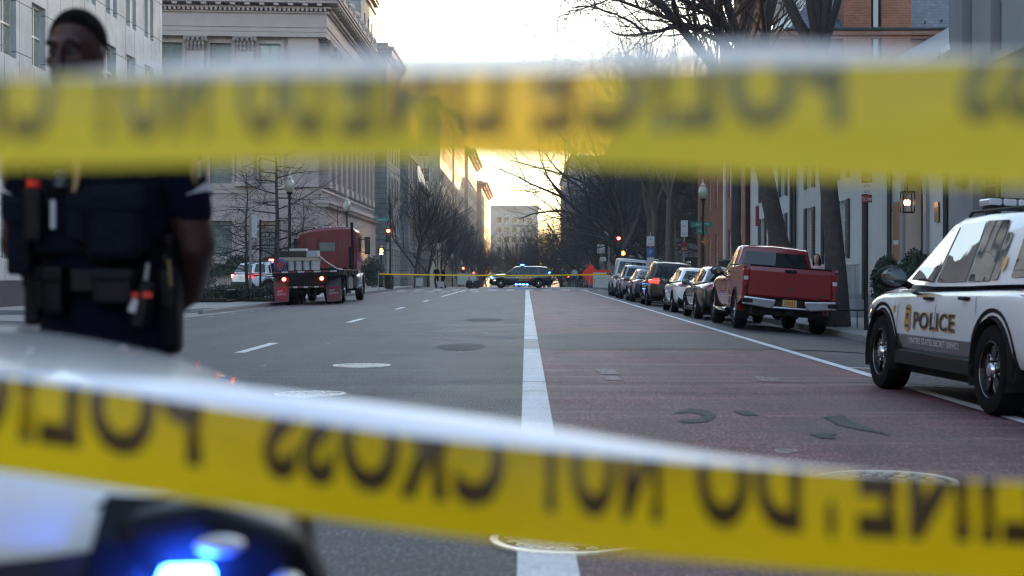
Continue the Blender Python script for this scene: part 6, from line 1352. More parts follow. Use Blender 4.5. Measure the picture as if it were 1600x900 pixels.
for i in range(3): cafe_rail(-19.3 + i * 1.6, 88 - i * .5, ['black railing panel by the shrub, leftmost of three', 'black railing panel, middle of three by the low wall', 'black railing panel nearest the low stone wall'][i])
q = thing('bike_rack', 'low black hoop fence round the thick street tree', 'fence', (7.5, 35.6, SRZ)); p = MB()
for i in range(5): p.tube([(-.5 + i * .25, -.75, 0), (-.5 + i * .25, -.75, .42)], .012, 5); p.tube([(.5, -.75 + i * .35, 0), (.5, -.75 + i * .35, .42)], .012, 5)
p.tube([(-.5, -.75, .4), (.5, -.75, .4), (.5, .75, .4)], .018, 5); p.build('railing', M['blackpaint'], q)
q = thing('house_railing', 'pale iron railing in front of the stucco house', 'railing', (9.3, 46, SRZ)); p = MB(); [p.tube([(0, -3 + i * .16, .5), (0, -3 + i * .16, 1.5)], .014, 4) for i in range(42)]; p.tube([(0, -3, 1.48), (0, 3.7, 1.48)], .03, 5); p.build('railing', M['galv'], q); p = MB(); p.bb(-.12, .12, -3.1, 3.8, 0, .5); p.build('plinth', M['greystucco'], q)
bin_ = thing('litter_bin', 'dark litter bin by the left traffic light', 'bin', (-8.6 - 1.4, 112, SL)); p = MB(); p.lathe([(.28, 0), (.34, .1), (.36, .9), (.30, 1.0)], n=16); p.build('bin', M['blackpaint'], bin_)
for i, (x, y) in enumerate(((-12.2, 116), (-12.9, 104))): bush('shrub', ['dark evergreen shrub beside the lit short lamp', 'dark evergreen shrub behind the truck front'][i], (x, y + 6, 0), (1.0, 1.0, 1.3), 1500, .09, seed=20 + i)
# ---------------------------------------------------------------- vehicles in place
def settle(t, x, y, half=.8, rz=0.0):
    a, b = gz(x - half, y), gz(x + half, y); t.location = (x, y, (a + b) / 2 - .004); t.rotation_euler = (0, math.atan2(a - b, 2 * half), rz)
PC = 'vehicles parked along the right kerb'
pk = pickup('pickup_truck', 'shiny deep red pickup truck with chrome rear bumper parked by the thick tree'); settle(pk, 5.58, 35.9); tag(pk, group=PC)
c = sedan('parked_car', 'black sedan parked directly ahead of the red pickup', P['black']); settle(c, 5.40, 42.6); tag(c, group=PC)
c = sedan('parked_car', 'white sedan parked between the black sedan and the dark brown car', P['white'], mirror_m=M['trim']); settle(c, 5.42, 49.4); tag(c, group=PC)
c = small_suv('parked_car', 'dark brown tall car with bright red tail lamps and roof rails', P['brown'], 1.74, tailm='taildim'); settle(c, 5.45, 59.6); tag(c, group=PC)
c = sedan('parked_car', 'low dark blue sedan parked ahead of the brown car', P['navy']); settle(c, 5.35, 67.2); tag(c, group=PC)
c = small_suv('parked_car', 'silver blue tall car parked just behind the white van', P['silverblue']); settle(c, 5.35, 74.6); tag(c, group=PC)
c = van('parked_van', 'off white van at the far end of the parked row', P['vanwhite']); settle(c, 5.45, 82.5); tag(c, group=PC)
ps, psb, psv = police_suv('police_suv', 'white police utility vehicle with gold lettering standing half on the lane line', P['white_police'], 'white'); settle(ps, 4.74, 14.36, .8, R(4.2))
s = MB()   # pale push bar at the nose
fs, fb, fbv = police_suv('police_suv', 'black police utility vehicle standing across the road with blue lights', P['black_police'], 'black', 'blue'); fs.location = (-.42, 124, 0); fs.rotation_euler = (0, 0, R(90))
for (x, y, z, sx, sy) in [(-1.0, .35 - i * .28, .30, .03, .16) for i in range(4)] + [(-.95, 2.35, .88, .12, .10), (-.9, -2.3, 1.25, .04, .1)]:
    b = MB(); b.box((x - .02, y, z), (sx + .03, sy, .055)); b.build('blue_strobe', M['blue_e'], fs, bevel=.01)
for (y, z) in ((2.1, .62),): b = MB(); b.box((-.98, y, z), (.04, .12, .06)); b.build('amber_marker', M['amber_e'], fs)
ls = police_suv('police_suv', 'white police vehicle with red and blue flashing lights behind the flatbed truck', P['white_police'], 'plain', 'redblue')
lsr = ls[0]
for ch in [c for c in kids(lsr) if c.name.split('.')[0] in ('lettering', 'gold_stripe')]: bpy.data.objects.remove(ch)
lsr.location = (-13.75, 85.4, SL); lsr.rotation_euler = (0, 0, R(-45))
for sx in (-1, 1): b = MB(); b.ell((sx * .86, -2.50, .97), (.08, .05, .09)); b.build('tail_flash', M['redflash_e'], lsr, smooth=True)
# near police vehicle whose hood fills the lower left corner
ns, nb, nbv = police_suv('police_suv', 'nearest white police vehicle, hood and blue flashing headlamp at lower left', P['white'], 'plain', 'off', True)
for ch in [c for c in kids(ns) if c.name.split('.')[0] in ('lettering', 'gold_stripe')]: bpy.data.objects.remove(ch)
ns.location = (-2.86, 2.29, -.005); ns.rotation_euler = (0, 0, R(-80))
h = MB(); decal_quad(h, nbv, [(3, 2.18, .66), (3, 2.44, .60), (3, 2.42, .90), (3, 2.24, .925)], (-1, 0, 0), .014, 8, 6); hb = h.build('headlamp_housing', M['blackleather'], ns, fix=False)
hh = MB(); hh.prism([(2.22, .64), (2.50, .60), (2.535, .74), (2.47, .885), (2.36, .925), (2.25, .91)], 'X', .60, .915); hh.build('headlamp_corner', M['blackleather'], ns, bevel=.03, seg=3)
for (y, z, rr) in ((2.36, .835, 1.0),):
    e = MB(); e.box((.955, y - .02, z + .004), (.05, .062, .036)); eo = e.build('blue_strobe', M['bluehot_e'], ns, bevel=.01, seg=2)
    e = MB(); e.ell((.945, y + .018, z + .045), (.025, .03, .012)); e.build('lamp_reflector', M['lamp'], ns, smooth=True)
e = MB(); e.lathe([(.020, -.01), (.024, .03), (.021, .045), (.005, .05)], (.93, 2.455, .825), 'X', 14); e.build('marker_lens', M['lamp'], ns, smooth=True)
e = MB(); ribbon(e, nbv, [(1.5, .853), (2.24, .853)], .014, 1, .004); ribbon(e, nbv, [(2.235, .62), (2.235, .92)], .010, 1, .004); e.build('fender_seam', M['under'], ns, fix=False)
# flatbed truck and what lies on it
TX, TY = -8.38, 58.6
tk = flatbed('flatbed_truck', 'dark red flatbed truck with red mud flaps standing by the left kerb'); tk.location = (TX, TY, -.02); tk.rotation_euler = (0, R(-1.4), 0)
def on_deck(x, y, z): return (TX + x, TY + y, 1.31 + z - .02 - x * -math.sin(R(1.4)) * 1.0)
bk = None; n = 0
for r_ in range(3):
    for c_ in range(5):
        loc = on_deck(-1.0 + c_ * .30, .7 + r_ * .32, .0)
        if bk is None:
            bk = thing('paint_bucket', 'white pail', 'bucket', loc, 0, 'white pails under the black boxes on the truck deck'); m_ = MB(); m_.lathe([(.125, .005), (.14, .36), (.148, .36), (.148, .385), (.02, .39)], n=18); m_.build('pail', M['signwhite'], bk, smooth=True); m_ = MB(); m_.tube([(.15 * math.cos(a), .15 * math.sin(a) - .01, .33 - .1 * math.sin(a) ** 2) for a in [PI + PI * k / 8 for k in range(9)]], .004, 4); m_.build('handle', M['galv'], bk)
            bk['label'] = 'white pail in the rows on the truck deck'
        else: dup(bk, loc)
q = thing('pallet', 'wooden pallet lying on the white pails', 'pallet', on_deck(-.4, 1.0, .40)); p = MB(); [p.box((0, -.42 + i * .14, .11), (1.5, .09, .02)) for i in range(7)]; [p.box((0, y, .06), (1.5, .08, .08)) for y in (-.42, 0, .42)]; [p.box((0, -.42 + i * .14, .01), (1.5, .09, .02)) for i in (0, 3, 6)]; p.build('boards', mat('pale pallet wood', (.42, .36, .28), .8, var=.3), q)
q = thing('black_crate', 'long black crate on the pallet, truck deck', 'crate', on_deck(-.62, .95, .53)); p = MB(); p.box((0, 0, .12), (1.05, .7, .24)); [p.box((-.5 + i * .1, -.355, .12), (.04, .02, .24)) for i in range(11)]; p.build('crate', M['blackvinyl'], q, bevel=.01)
q = thing('grey_carton', 'pale grey carton beside the black crate on the pallet', 'box', on_deck(.12, .95, .53)); p = MB(); p.box((0, 0, .12), (.42, .7, .24)); p.build('carton', mat('grey carton', (.4, .4, .42), .7), q, bevel=.01)
q = thing('flat_box', 'flat pale box on top of the black crate', 'box', on_deck(-.45, .95, .775)); p = MB(); p.box((0, 0, .045), (.65, .45, .09)); p.build('carton', M['signwhite'], q, bevel=.01)
q = thing('cable_spool', 'red and blue wound spool at the left edge of the deck', 'spool', on_deck(-1.05, .35, .0)); p = MB()
for k in range(6): p.tube([(.22 * math.cos(a), -.10 + k * .035, .24 + .22 * math.sin(a)) for a in [2 * PI * i / 24 for i in range(25)]], .022, 5)
p.build('cable', mat('blue cable', (.05, .07, .25), .5), q); p = MB(); p.lathe([(.15, -.12), (.15, .12)], (0, 0, .24), 'Y', 20); p.build('drum', mat('faded red drum', (.3, .04, .05), .6), q)
q = tag(None or (lambda o: o)((lambda m_: (m_.tube([on_deck(.30, .9, .62), on_deck(.55, 1.3, .35), on_deck(.9, 1.9, .07), on_deck(1.1, 2.3, .02)], .03, 6), m_.build('lashing_strap', M['signwhite']))[1])(MB())), 'white lashing strap running from the cargo to the deck edge', 'strap')
q = tag((lambda m_: (m_.tube([on_deck(-1.1 + i * .25, 3.2 + .2 * math.sin(i * 1.7), .05 + .04 * (i % 2)) for i in range(10)], .05, 6), m_.build('folded_tarp', M['trim']))[1])(MB()), 'dark rolled tarpaulin lying across the deck', 'tarpaulin')

# ---------------------------------------------------------------- people
def remesh(mb, name, m, parent, vox, smooth=4, loc=None):
    o = mb.build('t', m, fix=False); b = o.modifiers.new('r', 'REMESH'); b.mode = 'VOXEL'; b.voxel_size = vox; b.use_smooth_shade = True
    if smooth: s_ = o.modifiers.new('s', 'SMOOTH'); s_.iterations = smooth; s_.factor = .5
    bpy.context.view_layer.update(); me = bpy.data.meshes.new_from_object(o.evaluated_get(bpy.context.evaluated_depsgraph_get())); bpy.data.objects.remove(o)
    me.materials.clear(); me.materials.append(m); me.shade_smooth(); q = bpy.data.objects.new(name, me); COL.objects.link(q); q.parent = parent; return q
def limb(mb, pts, rs, n=12):
    P_ = []; R_ = []
    pts = [Vector(p) for p in pts]
    for i in range(len(pts) - 1):
        for k in range(5): t = k / 5; P_.append(pts[i].lerp(pts[i + 1], t)); R_.append(rs[i] * (1 - t) + rs[i + 1] * t)
    P_.append(pts[-1]); R_.append(rs[-1]); mb.tube(P_, R_, n)
    for p, r in zip(pts, rs): mb.ell(p, (r, r, r), n, 8)
def hand(mb, wr, d, palm_n, s=1.0):
    """palm with four curled fingers and a thumb; d = direction of the hand, palm_n = direction the palm faces"""
    d = Vector(d).normalized(); pn = Vector(palm_n).normalized(); side = d.cross(pn).normalized(); w0 = Vector(wr)
    limb(mb, [w0, w0 + d * .05 * s, w0 + d * .09 * s], [.026 * s, .034 * s, .032 * s], 10); [limb(mb, [w0 + d * .05 * s + side * q * .018 * s, w0 + d * .095 * s + side * q * .024 * s], [.016 * s, .014 * s], 8) for q in (-1, 1)]
    for i, L in enumerate((.068, .078, .073, .056)):
        b = w0 + d * .095 * s + side * (-.033 + .022 * i) * s; p1 = b + (d * .85 + pn * .3).normalized() * L * .45 * s; p2 = p1 + (d * .5 + pn * .8).normalized() * L * .33 * s; p3 = p2 + (d * .1 + pn).normalized() * L * .27 * s
        limb(mb, [b, p1, p2, p3], [.0105 * s, .0098 * s, .0088 * s, .0075 * s], 8)
    b = w0 + d * .03 * s - side * .03 * s; limb(mb, [b, b + (d * .6 - side * .7) .normalized() * .035 * s, b + (d * .95 - side * .55 + pn * .4).normalized() * .068 * s], [.014 * s, .011 * s, .009 * s], 8)
def head(mb, c, s=1.0, yaw=0.0):
    """head facing -Y about centre c"""
    c = Vector(c); rz = Matrix.Rotation(yaw, 3, 'Z'); e = lambda o, r, n=14, m=10: mb.ell(c + rz @ (Vector(o) * s), Vector(r) * s, n, m, rz)
    e((0, .012, .03), (.077, .098, .092), 20, 14); e((0, -.02, -.04), (.062, .068, .085), 16, 12); e((0, -.045, -.085), (.034, .036, .032)); e((0, -.078, .022), (.055, .018, .014)); e((0, -.094, -.022), (.012, .016, .030)); e((0, -.102, -.038), (.019, .015, .013))
    e((0, -.085, -.066), (.026, .014, .008)); e((0, -.083, -.077), (.022, .014, .008))
    for q in (-1, 1): e((q * .035, -.075, -.02), (.022, .014, .018)); e((q * .078, .01, -.008), (.010, .018, .032), 10, 8)
def face_eyes(parent, c, s=1.0, yaw=0.0):
    c = Vector(c); rz = Matrix.Rotation(yaw, 3, 'Z')
    for q in (-1, 1):
        w = MB(); w.ell(c + rz @ Vector((q * .031 * s, -.083 * s, .002 * s)), (.013 * s, .009 * s, .009 * s), 12, 8); wo = w.build('eye', M['eyewhite'], parent, smooth=True); p = MB(); p.ell(c + rz @ Vector((q * .031 * s, -.0905 * s, .002 * s)), (.006 * s, .003 * s, .006 * s), 10, 6); p.build('iris', M['hair'], wo, smooth=True)
        l = MB(); l.tube([c + rz @ Vector((q * x * s, y * s, z * s)) for x, y, z in ((.014, -.096, .022), (.03, -.097, .028), (.048, -.088, .024))], .0035 * s, 6); l.build('eyebrow', M['hair'], parent)
def officer():
    t = thing('person', 'police officer in dark navy uniform with vest and duty belt, hands behind back', 'person', (-1.145, 4.14, .0)); 
    hc = (-.075, -.01, 1.765); k = MB()
    head(k, hc, 1.02, R(-10)); limb(k, [(-.05, .025, 1.70), (-.03, .03, 1.60), (0, .02, 1.50)], [.056, .060, .075]); 
    # torso, arms behind the back, legs
    k.ell((0, .02, 1.40), (.175, .105, .20), 18, 12); k.ell((0, .01, 1.18), (.155, .10, .16), 18, 12); k.ell((0, .02, 1.02), (.165, .11, .12), 18, 12)
    for q in (-1, 1):
        limb(k, [(q * .155, .02, 1.52), (q * .205, .02, 1.50), (q * .268, .06, 1.265), (q * .215, .17, 1.145), (q * .06, .215, 1.03)], [.07, .070, .059, .052, .030], 14); k.ell((q * .250, .04, 1.38), (.052, .056, .11))
        hand(k, (q * .055, .215, 1.03), (-q * .8, .1, -.45), (0, .9, .1))
        limb(k, [(q * .09, .02, .98), (q * .105, .01, .52), (q * .11, .03, .12)], [.095, .062, .042], 14); limb(k, [(q * .11, .04, .06), (q * .12, -.13, .045)], [.045, .038], 10)
    remesh(k, 'body', M['skin'], t, .0065, 3); face_eyes(t, hc, 1.02, R(-10))
    h = MB(); rz = Matrix.Rotation(R(-10), 3, 'Z'); c = Vector(hc)
    vs = []; n, m_ = 28, 14
    h.ell(c + rz @ Vector((0, .016, .040)), (.0835, .101, .092), 22, 14, rz); o = remesh(h, 'hair', M['hair'], t, .006, 2)
    b = bmesh.new(); b.from_mesh(o.data); bmesh.ops.bisect_plane(b, geom=b.verts[:] + b.edges[:] + b.faces[:], plane_co=c + Vector((0, -.085, .088)), plane_no=(0.08, -.6, -.8), clear_outer=True); b.to_mesh(o.data); b.free()
    # shirt with short sleeves
    s_ = MB(); s_.ell((0, .02, 1.39), (.205, .135, .20), 20, 14); s_.ell((0, .015, 1.20), (.185, .125, .18), 20, 12); s_.ell((0, .02, 1.10), (.180, .125, .10), 20, 12); limb(s_, [(-.15, .02, 1.515), (.15, .02, 1.515)], [.075, .075]); limb(s_, [(-.035, .03, 1.59), (-.01, .02, 1.52)], [.072, .09])
    for q in (-1, 1): limb(s_, [(q * .17, .02, 1.515), (q * .215, .02, 1.49), (q * .250, .050, 1.355)], [.080, .083, .071], 14)
    remesh(s_, 'shirt', M['navy'], t, .010, 3)
    for q in (-1, 1):
        b = MB(); b.lathe([(.078, -.012), (.078, .010), (.070, .010), (.070, -.01)], (0, 0, 0), 'Z', 24); o = b.build('sleeve_stripe', M['silverstripe'], t, smooth=False); o.location = (q * .245, .047, 1.392); o.rotation_euler = (R(-6), R(-q * 18), 0)
        b = MB(); b.ell((q * .283, -.015, 1.455), (.014, .030, .036)); po = b.build('shoulder_patch', M['oldgold'], t, smooth=True); b = MB(); [b.tube([(q * .296, -.035, 1.44 + j * .014), (q * .299, -.015, 1.452 + j * .014), (q * .296, .005, 1.44 + j * .014)], .003, 5) for j in range(3)]; b.build('chevron', M['silverstripe'], po)
    tr_ = MB(); tr_.ell((0, .02, 1.06), (.192, .135, .12), 20, 12); tr_.ell((0, .03, .97), (.196, .145, .13), 20, 12)
    for q in (-1, 1): limb(tr_, [(q * .095, .02, .98), (q * .108, .01, .52), (q * .112, .03, .10)], [.112, .085, .075], 14)
    remesh(tr_, 'trousers', M['navy'], t, .012, 3)
    for q in (-1, 1): b = MB(); limb(b, [(q * .112, .05, .05), (q * .12, -.14, .045)], [.055, .048], 12); limb(b, [(q * .112, .04, .05), (q * .112, .035, .2)], [.055, .055]); remesh(b, 'boot', M['blackleather'], t, .01, 2)
    v = MB(); v.ell((0, .02, 1.40), (.212, .160, .205), 20, 14); v.ell((0, .015, 1.31), (.208, .158, .115), 20, 12); v.box((0, .01, 1.30), (.33, .27, .13)); remesh(v, 'vest', M['navyvest'], t, .010, 3)
    def pouch(name, x, y, z, d, m='navyvest', rot=None, flap=True, bev=.012):
        b = MB(); b.box((x, y, z), d, rot); o = b.build(name, M[m], t, bevel=bev, seg=3)
        if flap: f = MB(); f.box((x, y - .004, z + d[2] * .32), (d[0] * 1.04, d[1] * 1.08, d[2] * .34), rot); f.build('flap', M[m], o, bevel=.008, seg=2)
        return o
    p = pouch('chest_pouch', .085, -.165, 1.315, (.165, .06, .19), bev=.025); f = MB(); f.tube([(.02, -.198, 1.25), (.015, -.199, 1.36), (.035, -.200, 1.385), (.135, -.2, 1.385), (.155, -.199, 1.36), (.15, -.198, 1.25)], .004, 6); f.build('zip_line', M['blackleather'], p)
    pouch('vest_pouch', -.02, -.165, 1.33, (.055, .045, .13)); pouch('vest_pouch', -.205, -.10, 1.28, (.07, .07, .20))
    r = MB(); r.box((-.145, -.165, 1.335), (.052, .045, .135)); ro = r.build('radio', M['blackleather'], t, bevel=.008, seg=2); a = MB(); a.tube([(-.185, -.15, 1.39), (-.188, -.15, 1.56)], .007, 6); a.build('antenna', M['blackleather'], ro); a = MB(); a.lathe([(.020, 0), (.020, .02)], (-.145, -.172, 1.405), 'Z', 12); a.build('radio_knob', M['orange'], ro); a = MB(); a.lathe([(.017, 0), (.019, .03), (.014, .045)], (-.145, -.172, 1.425), 'Z', 12); a.build('radio_top', M['navyvest'], ro)
    a = MB(); a.box((-.085, -.182, 1.335), (.016, .01, .075)); a.build('pen', M['silverstripe'], t, bevel=.003)
    cm = MB(); cm.box((-.055, -.175, 1.435), (.065, .03, .085)); co = cm.build('body_camera', M['blackleather'], t, bevel=.008); cl = MB(); cl.lathe([(.022, -.02), (.018, -.024), (.01, -.018)][::-1], (-.062, -.175, 1.425), 'Y', 16); cl.build('camera_lens', M['glass'], co)
    bg = MB(); bg.add([(-.025 + x, -.183, 1.435 + z) for x, z in ((0, .05), (.022, .04), (.02, 0), (.012, -.03), (0, -.05), (-.012, -.03), (-.02, 0), (-.022, .04))], [tuple(range(8))]); b2 = bg.build('badge', M['oldgold'], t, fix=False); b2.modifiers.new('s', 'SOLIDIFY').thickness = .004
    mk = MB(); mk.tube([(.09, -.162, 1.44), (.13, -.166, 1.47), (.115, -.166, 1.50), (.08, -.16, 1.48), (.075, -.16, 1.45)], .004, 6); mk.build('coiled_cord', M['blackleather'], t)
    # duty belt
    b = MB(); vs = []
    for (rr, zz) in ((0, 1.135), (.010, 1.135), (.010, 1.195), (0, 1.195)):
        for i in range(36): a = 2 * PI * i / 36; vs.append(((.192 + rr) * math.cos(a), .018 + (.137 + rr) * math.sin(a), zz))
    b.add(vs, [(i * 36 + j, i * 36 + (j + 1) % 36, ((i + 1) % 4) * 36 + (j + 1) % 36, ((i + 1) % 4) * 36 + j) for i in range(4) for j in range(36)]); b.build('duty_belt', M['blackleather'], t, fix=False)
    bu = MB(); bu.box((-.015, -.132, 1.165), (.075, .02, .062)); bu.build('belt_buckle', M['blackleather'], t, bevel=.006, seg=2)
    for (x, y, z, d, rz_) in ((-.155, -.085, 1.145, (.06, .055, .12), 30), (-.095, -.125, 1.14, (.06, .055, .125), 12), (.075, -.135, 1.150, (.115, .055, .095), -8), (-.205, .02, 1.12, (.05, .09, .15), 0)): pouch('belt_pouch', x, y, z, d, 'blackleather', Matrix.Rotation(R(-rz_), 3, 'Z'))
    ho = MB(); ho.prism([(-.045, 1.20), (.045, 1.20), (.055, 1.10), (.045, .98), (.02, .965), (-.03, .98), (-.05, 1.10)], 'X', .175, .235); hob = ho.build('holster', M['blackleather'], t, bevel=.014, seg=3)
    gr = MB(); gr.box((.205, .01, 1.245), (.034, .055, .10), Matrix.Rotation(R(18), 3, 'X')); gr.build('pistol_grip', M['blackleather'], hob, bevel=.008)
    tz = MB(); tz.box((.155, -.115, 1.10), (.05, .05, .13), Matrix.Rotation(R(14), 3, 'Y')); tzo = tz.build('stun_gun', M['blackleather'], t, bevel=.01); a = MB(); a.box((.135, -.145, 1.10), (.022, .012, .035), Matrix.Rotation(R(14), 3, 'Y')); a.build('stun_gun_label', M['silverstripe'], tzo); a = MB(); a.box((.137, -.145, 1.128), (.024, .012, .012)); a.box((.175, -.142, 1.128), (.026, .012, .014)); a.build('safety_tab', M['orange'], tzo)
    ky = MB(); ky.tube([(.215, -.06, 1.22), (.225, -.07, 1.15)], .006, 6); ky.build('key_clip', M['oldgold'], t); kb = MB(); kb.tube([(.165, -.10, 1.21), (.160, -.11, 1.16)], .006, 6); kb.build('key_clip', M['silverstripe'], t)
    t.scale = (.90, 1.0, 1.005); return t
officer()
def ped(label, loc, rz, top, bottom, hairc='hair', skin='lightskin', seated=False, stride=.12, long=False, h=1.72, arms='down', vox=.016):
    t = thing('person', label, 'person', loc, rz); s = h / 1.72; k = MB(); V = lambda x, y, z: Vector((x, y, z)) * s
    dz = -.82 if seated else 0; hc = V(0, 0, 1.60 + dz)
    head(k, hc, s * .98); limb(k, [V(0, .01, 1.52 + dz), V(0, .02, 1.40 + dz)], [.05 * s, .06 * s]); k.ell(V(0, .02, 1.28 + dz), Vector((.15, .10, .18)) * s); k.ell(V(0, .02, 1.06 + dz), Vector((.13, .09, .16)) * s); k.ell(V(0, .02, .93 + dz), Vector((.155, .11, .11)) * s)
    tp = MB(); tp.ell(V(0, .02, 1.27 + dz), Vector((.18, .125, .19)) * s, 14, 10); tp.ell(V(0, .02, 1.04 + dz), Vector((.16, .115, .18)) * s); limb(tp, [V(-.13, .02, 1.385 + dz), V(.13, .02, 1.385 + dz)], [.06 * s] * 2)
    bt = MB(); bt.ell(V(0, .02, .92 + dz), Vector((.17, .125, .12)) * s); sh = MB()
    for q in (-1, 1):
        if arms == 'front': A = [V(q * .17, .02, 1.38 + dz), V(q * .24, 0, 1.12 + dz), V(q * .12, -.2, 1.12 + dz)]; hd = (-q * .5, -1, 0)
        else: A = [V(q * .17, .02, 1.38 + dz), V(q * .225, .03, 1.12 + dz), V(q * .23, -.05, .88 + dz)]; hd = (0, -.15, -1)
        limb(k, A, [.05 * s, .038 * s, .026 * s]); hand(k, A[2], hd, (-q, 0, 0) if arms != 'front' else (0, 0, -1), s); limb(tp, [A[0], A[1], A[1].lerp(A[2], .85)], [.062 * s, .05 * s, .04 * s])
        if seated: Lg = [V(q * .09, 0, .12), V(q * .14, -.42, .46), V(q * .12, -.66, .06)]
        else: Lg = [V(q * .09, .02, .92), V(q * .10, .01 - q * stride * .4, .48), V(q * .10, .03 + q * stride, .08)]
        limb(k, Lg, [.085 * s, .058 * s, .04 * s]); limb(bt, Lg, [.10 * s, .07 * s, .055 * s]); f = Lg[2]; limb(sh, [f + V(0, .03, -.03), f + V(0, -.14, -.035)], [.042 * s, .036 * s])
    remesh(k, 'body', M[skin], t, vox, 1); remesh(tp, 'top', M[top], t, vox, 2); remesh(bt, 'trousers', M[bottom], t, vox, 2); remesh(sh, 'shoes', M['blackleather'], t, vox, 0)
    hr = MB(); hr.ell(hc + V(0, .03, .045), Vector((.086, .095, .085)) * s); 
    if long: hr.ell(hc + V(0, .06, -.06), Vector((.095, .06, .15)) * s); [hr.ell(hc + V(q * .075, .01, -.08), Vector((.03, .045, .13)) * s) for q in (-1, 1)]
    remesh(hr, 'hair', M[hairc], t, vox, 1); return t
M['pinkcloth'] = mat('pale pink knit', (.5, .36, .33), .9); M['paleblue'] = mat('pale shirt', (.45, .5, .55), .9); M['darkcloth'] = mat('dark cloth', (.02, .022, .03), .9); M['jeans'] = mat('blue jeans', (.05, .08, .15), .9)
ped('woman with long dark hair in a pale pink top behind the red pickup', (7.06, 37.4, SRZ), R(-20), 'pinkcloth', 'darkcloth', long=True, h=1.70, arms='front', vox=.010)
ped('officer in dark uniform at the far tape, left of two', (-7.05, 121, 0), R(30), 'navy', 'navy', h=1.80); ped('officer in dark uniform at the far tape, right of two', (-6.55, 121.4, 0), R(-60), 'navy', 'navy', h=1.78, arms='front')
ped('dark clad person sitting before the pale board, left one', (-4.5, 121.6, 0), R(10), 'darkcloth', 'darkcloth', seated=True); ped('dark clad person sitting before the pale board, right one', (-3.9, 121.6, 0), R(-15), 'darkcloth', 'darkcloth', seated=True)
ped('pedestrian in a pale top beyond the tape, right of the police car', (4.1, 130, 0), R(170), 'paleblue', 'jeans', h=1.7); ped('pedestrian in dark coat beside the pale topped one', (4.7, 131, 0), R(190), 'darkcloth', 'darkcloth', h=1.75); ped('pedestrian in blue near the rear of the black police car', (3.1, 133, 0), R(90), 'jeans', 'darkcloth', h=1.72)
ped('passer by on the pavement beside the white van, dark clothes', (7.9, 92, SRZ), R(180), 'darkcloth', 'jeans', h=1.75)

# ---------------------------------------------------------------- police tape
def tape_material(name, col, tr=.38, alpha=.10, rough=.32):
    m = bpy.data.materials.new(name); m.use_nodes = True; t = m.node_tree; t.nodes.clear(); o = t.nodes.new("ShaderNodeOutputMaterial"); b = t.nodes.new("ShaderNodeBsdfPrincipled"); tc = N(t, "ShaderNodeTexCoord"); nz = N(t, "ShaderNodeTexNoise", i_Scale=9.0, i_Detail=3.0); t.links.new(tc.outputs['Object'], nz.inputs['Vector'])
    mx = N(t, "ShaderNodeMixRGB"); mx.inputs[1].default_value = c4([c * .88 for c in col]); mx.inputs[2].default_value = c4(col); t.links.new(nz.outputs['Fac'], mx.inputs[0]); t.links.new(mx.outputs[0], b.inputs['Base Color'])
    b.inputs['Roughness'].default_value = rough; b.inputs['Coat Weight'].default_value = .4; b.inputs['Coat Roughness'].default_value = .2
    tl = N(t, "ShaderNodeBsdfTranslucent"); t.links.new(mx.outputs[0], tl.inputs[0]); s1 = N(t, "ShaderNodeMixShader"); s1.inputs[0].default_value = tr; t.links.new(b.outputs[0], s1.inputs[1]); t.links.new(tl.outputs[0], s1.inputs[2])
    tp = N(t, "ShaderNodeBsdfTransparent"); tp.inputs[0].default_value = c4((1.0, .45, .10) if col[2] < .5 else (.95, .95, .95)); s2 = N(t, "ShaderNodeMixShader"); s2.inputs[0].default_value = alpha; t.links.new(s1.outputs[0], s2.inputs[1]); t.links.new(tp.outputs[0], s2.inputs[2]); t.links.new(s2.outputs[0], o.inputs[0]); return m
TY_ = tape_material('yellow barrier tape film', (1.0, .68, .006), .62, .03); TYU = tape_material('sheer yellow barrier tape film', (1.0, .80, .08), .70, .07)
TB = tape_material('black tape print', (.035, .032, .012), .1, .06); TBU = tape_material('tape print tinted with painted glare', (.17, .24, .16), .35, .12); TWU = tape_material('sheer tape fold painted with sky glare', (.97, .96, .94), .88, .10, .3); TW = tape_material('glossy tape fold painted with sky glare', (.97, .96, .93), .25, .06, .3); TW.node_tree.nodes['Principled BSDF'].inputs['Metallic'].default_value = .6  # folds coloured white for sky glare; upper print lightened to green-grey for glare
def lerp_curve(keys, x):
    for (a, b) in zip(keys[:-1], keys[1:]):
        if x <= b[0] or b is keys[-1]:
            t = (x - a[0]) / (b[0] - a[0]); return a[1] + (b[1] - a[1]) * t
def smooth_curve(keys, x): return sum(lerp_curve(keys, x + o) for o in (-120, -60, 0, 60, 120)) / 5
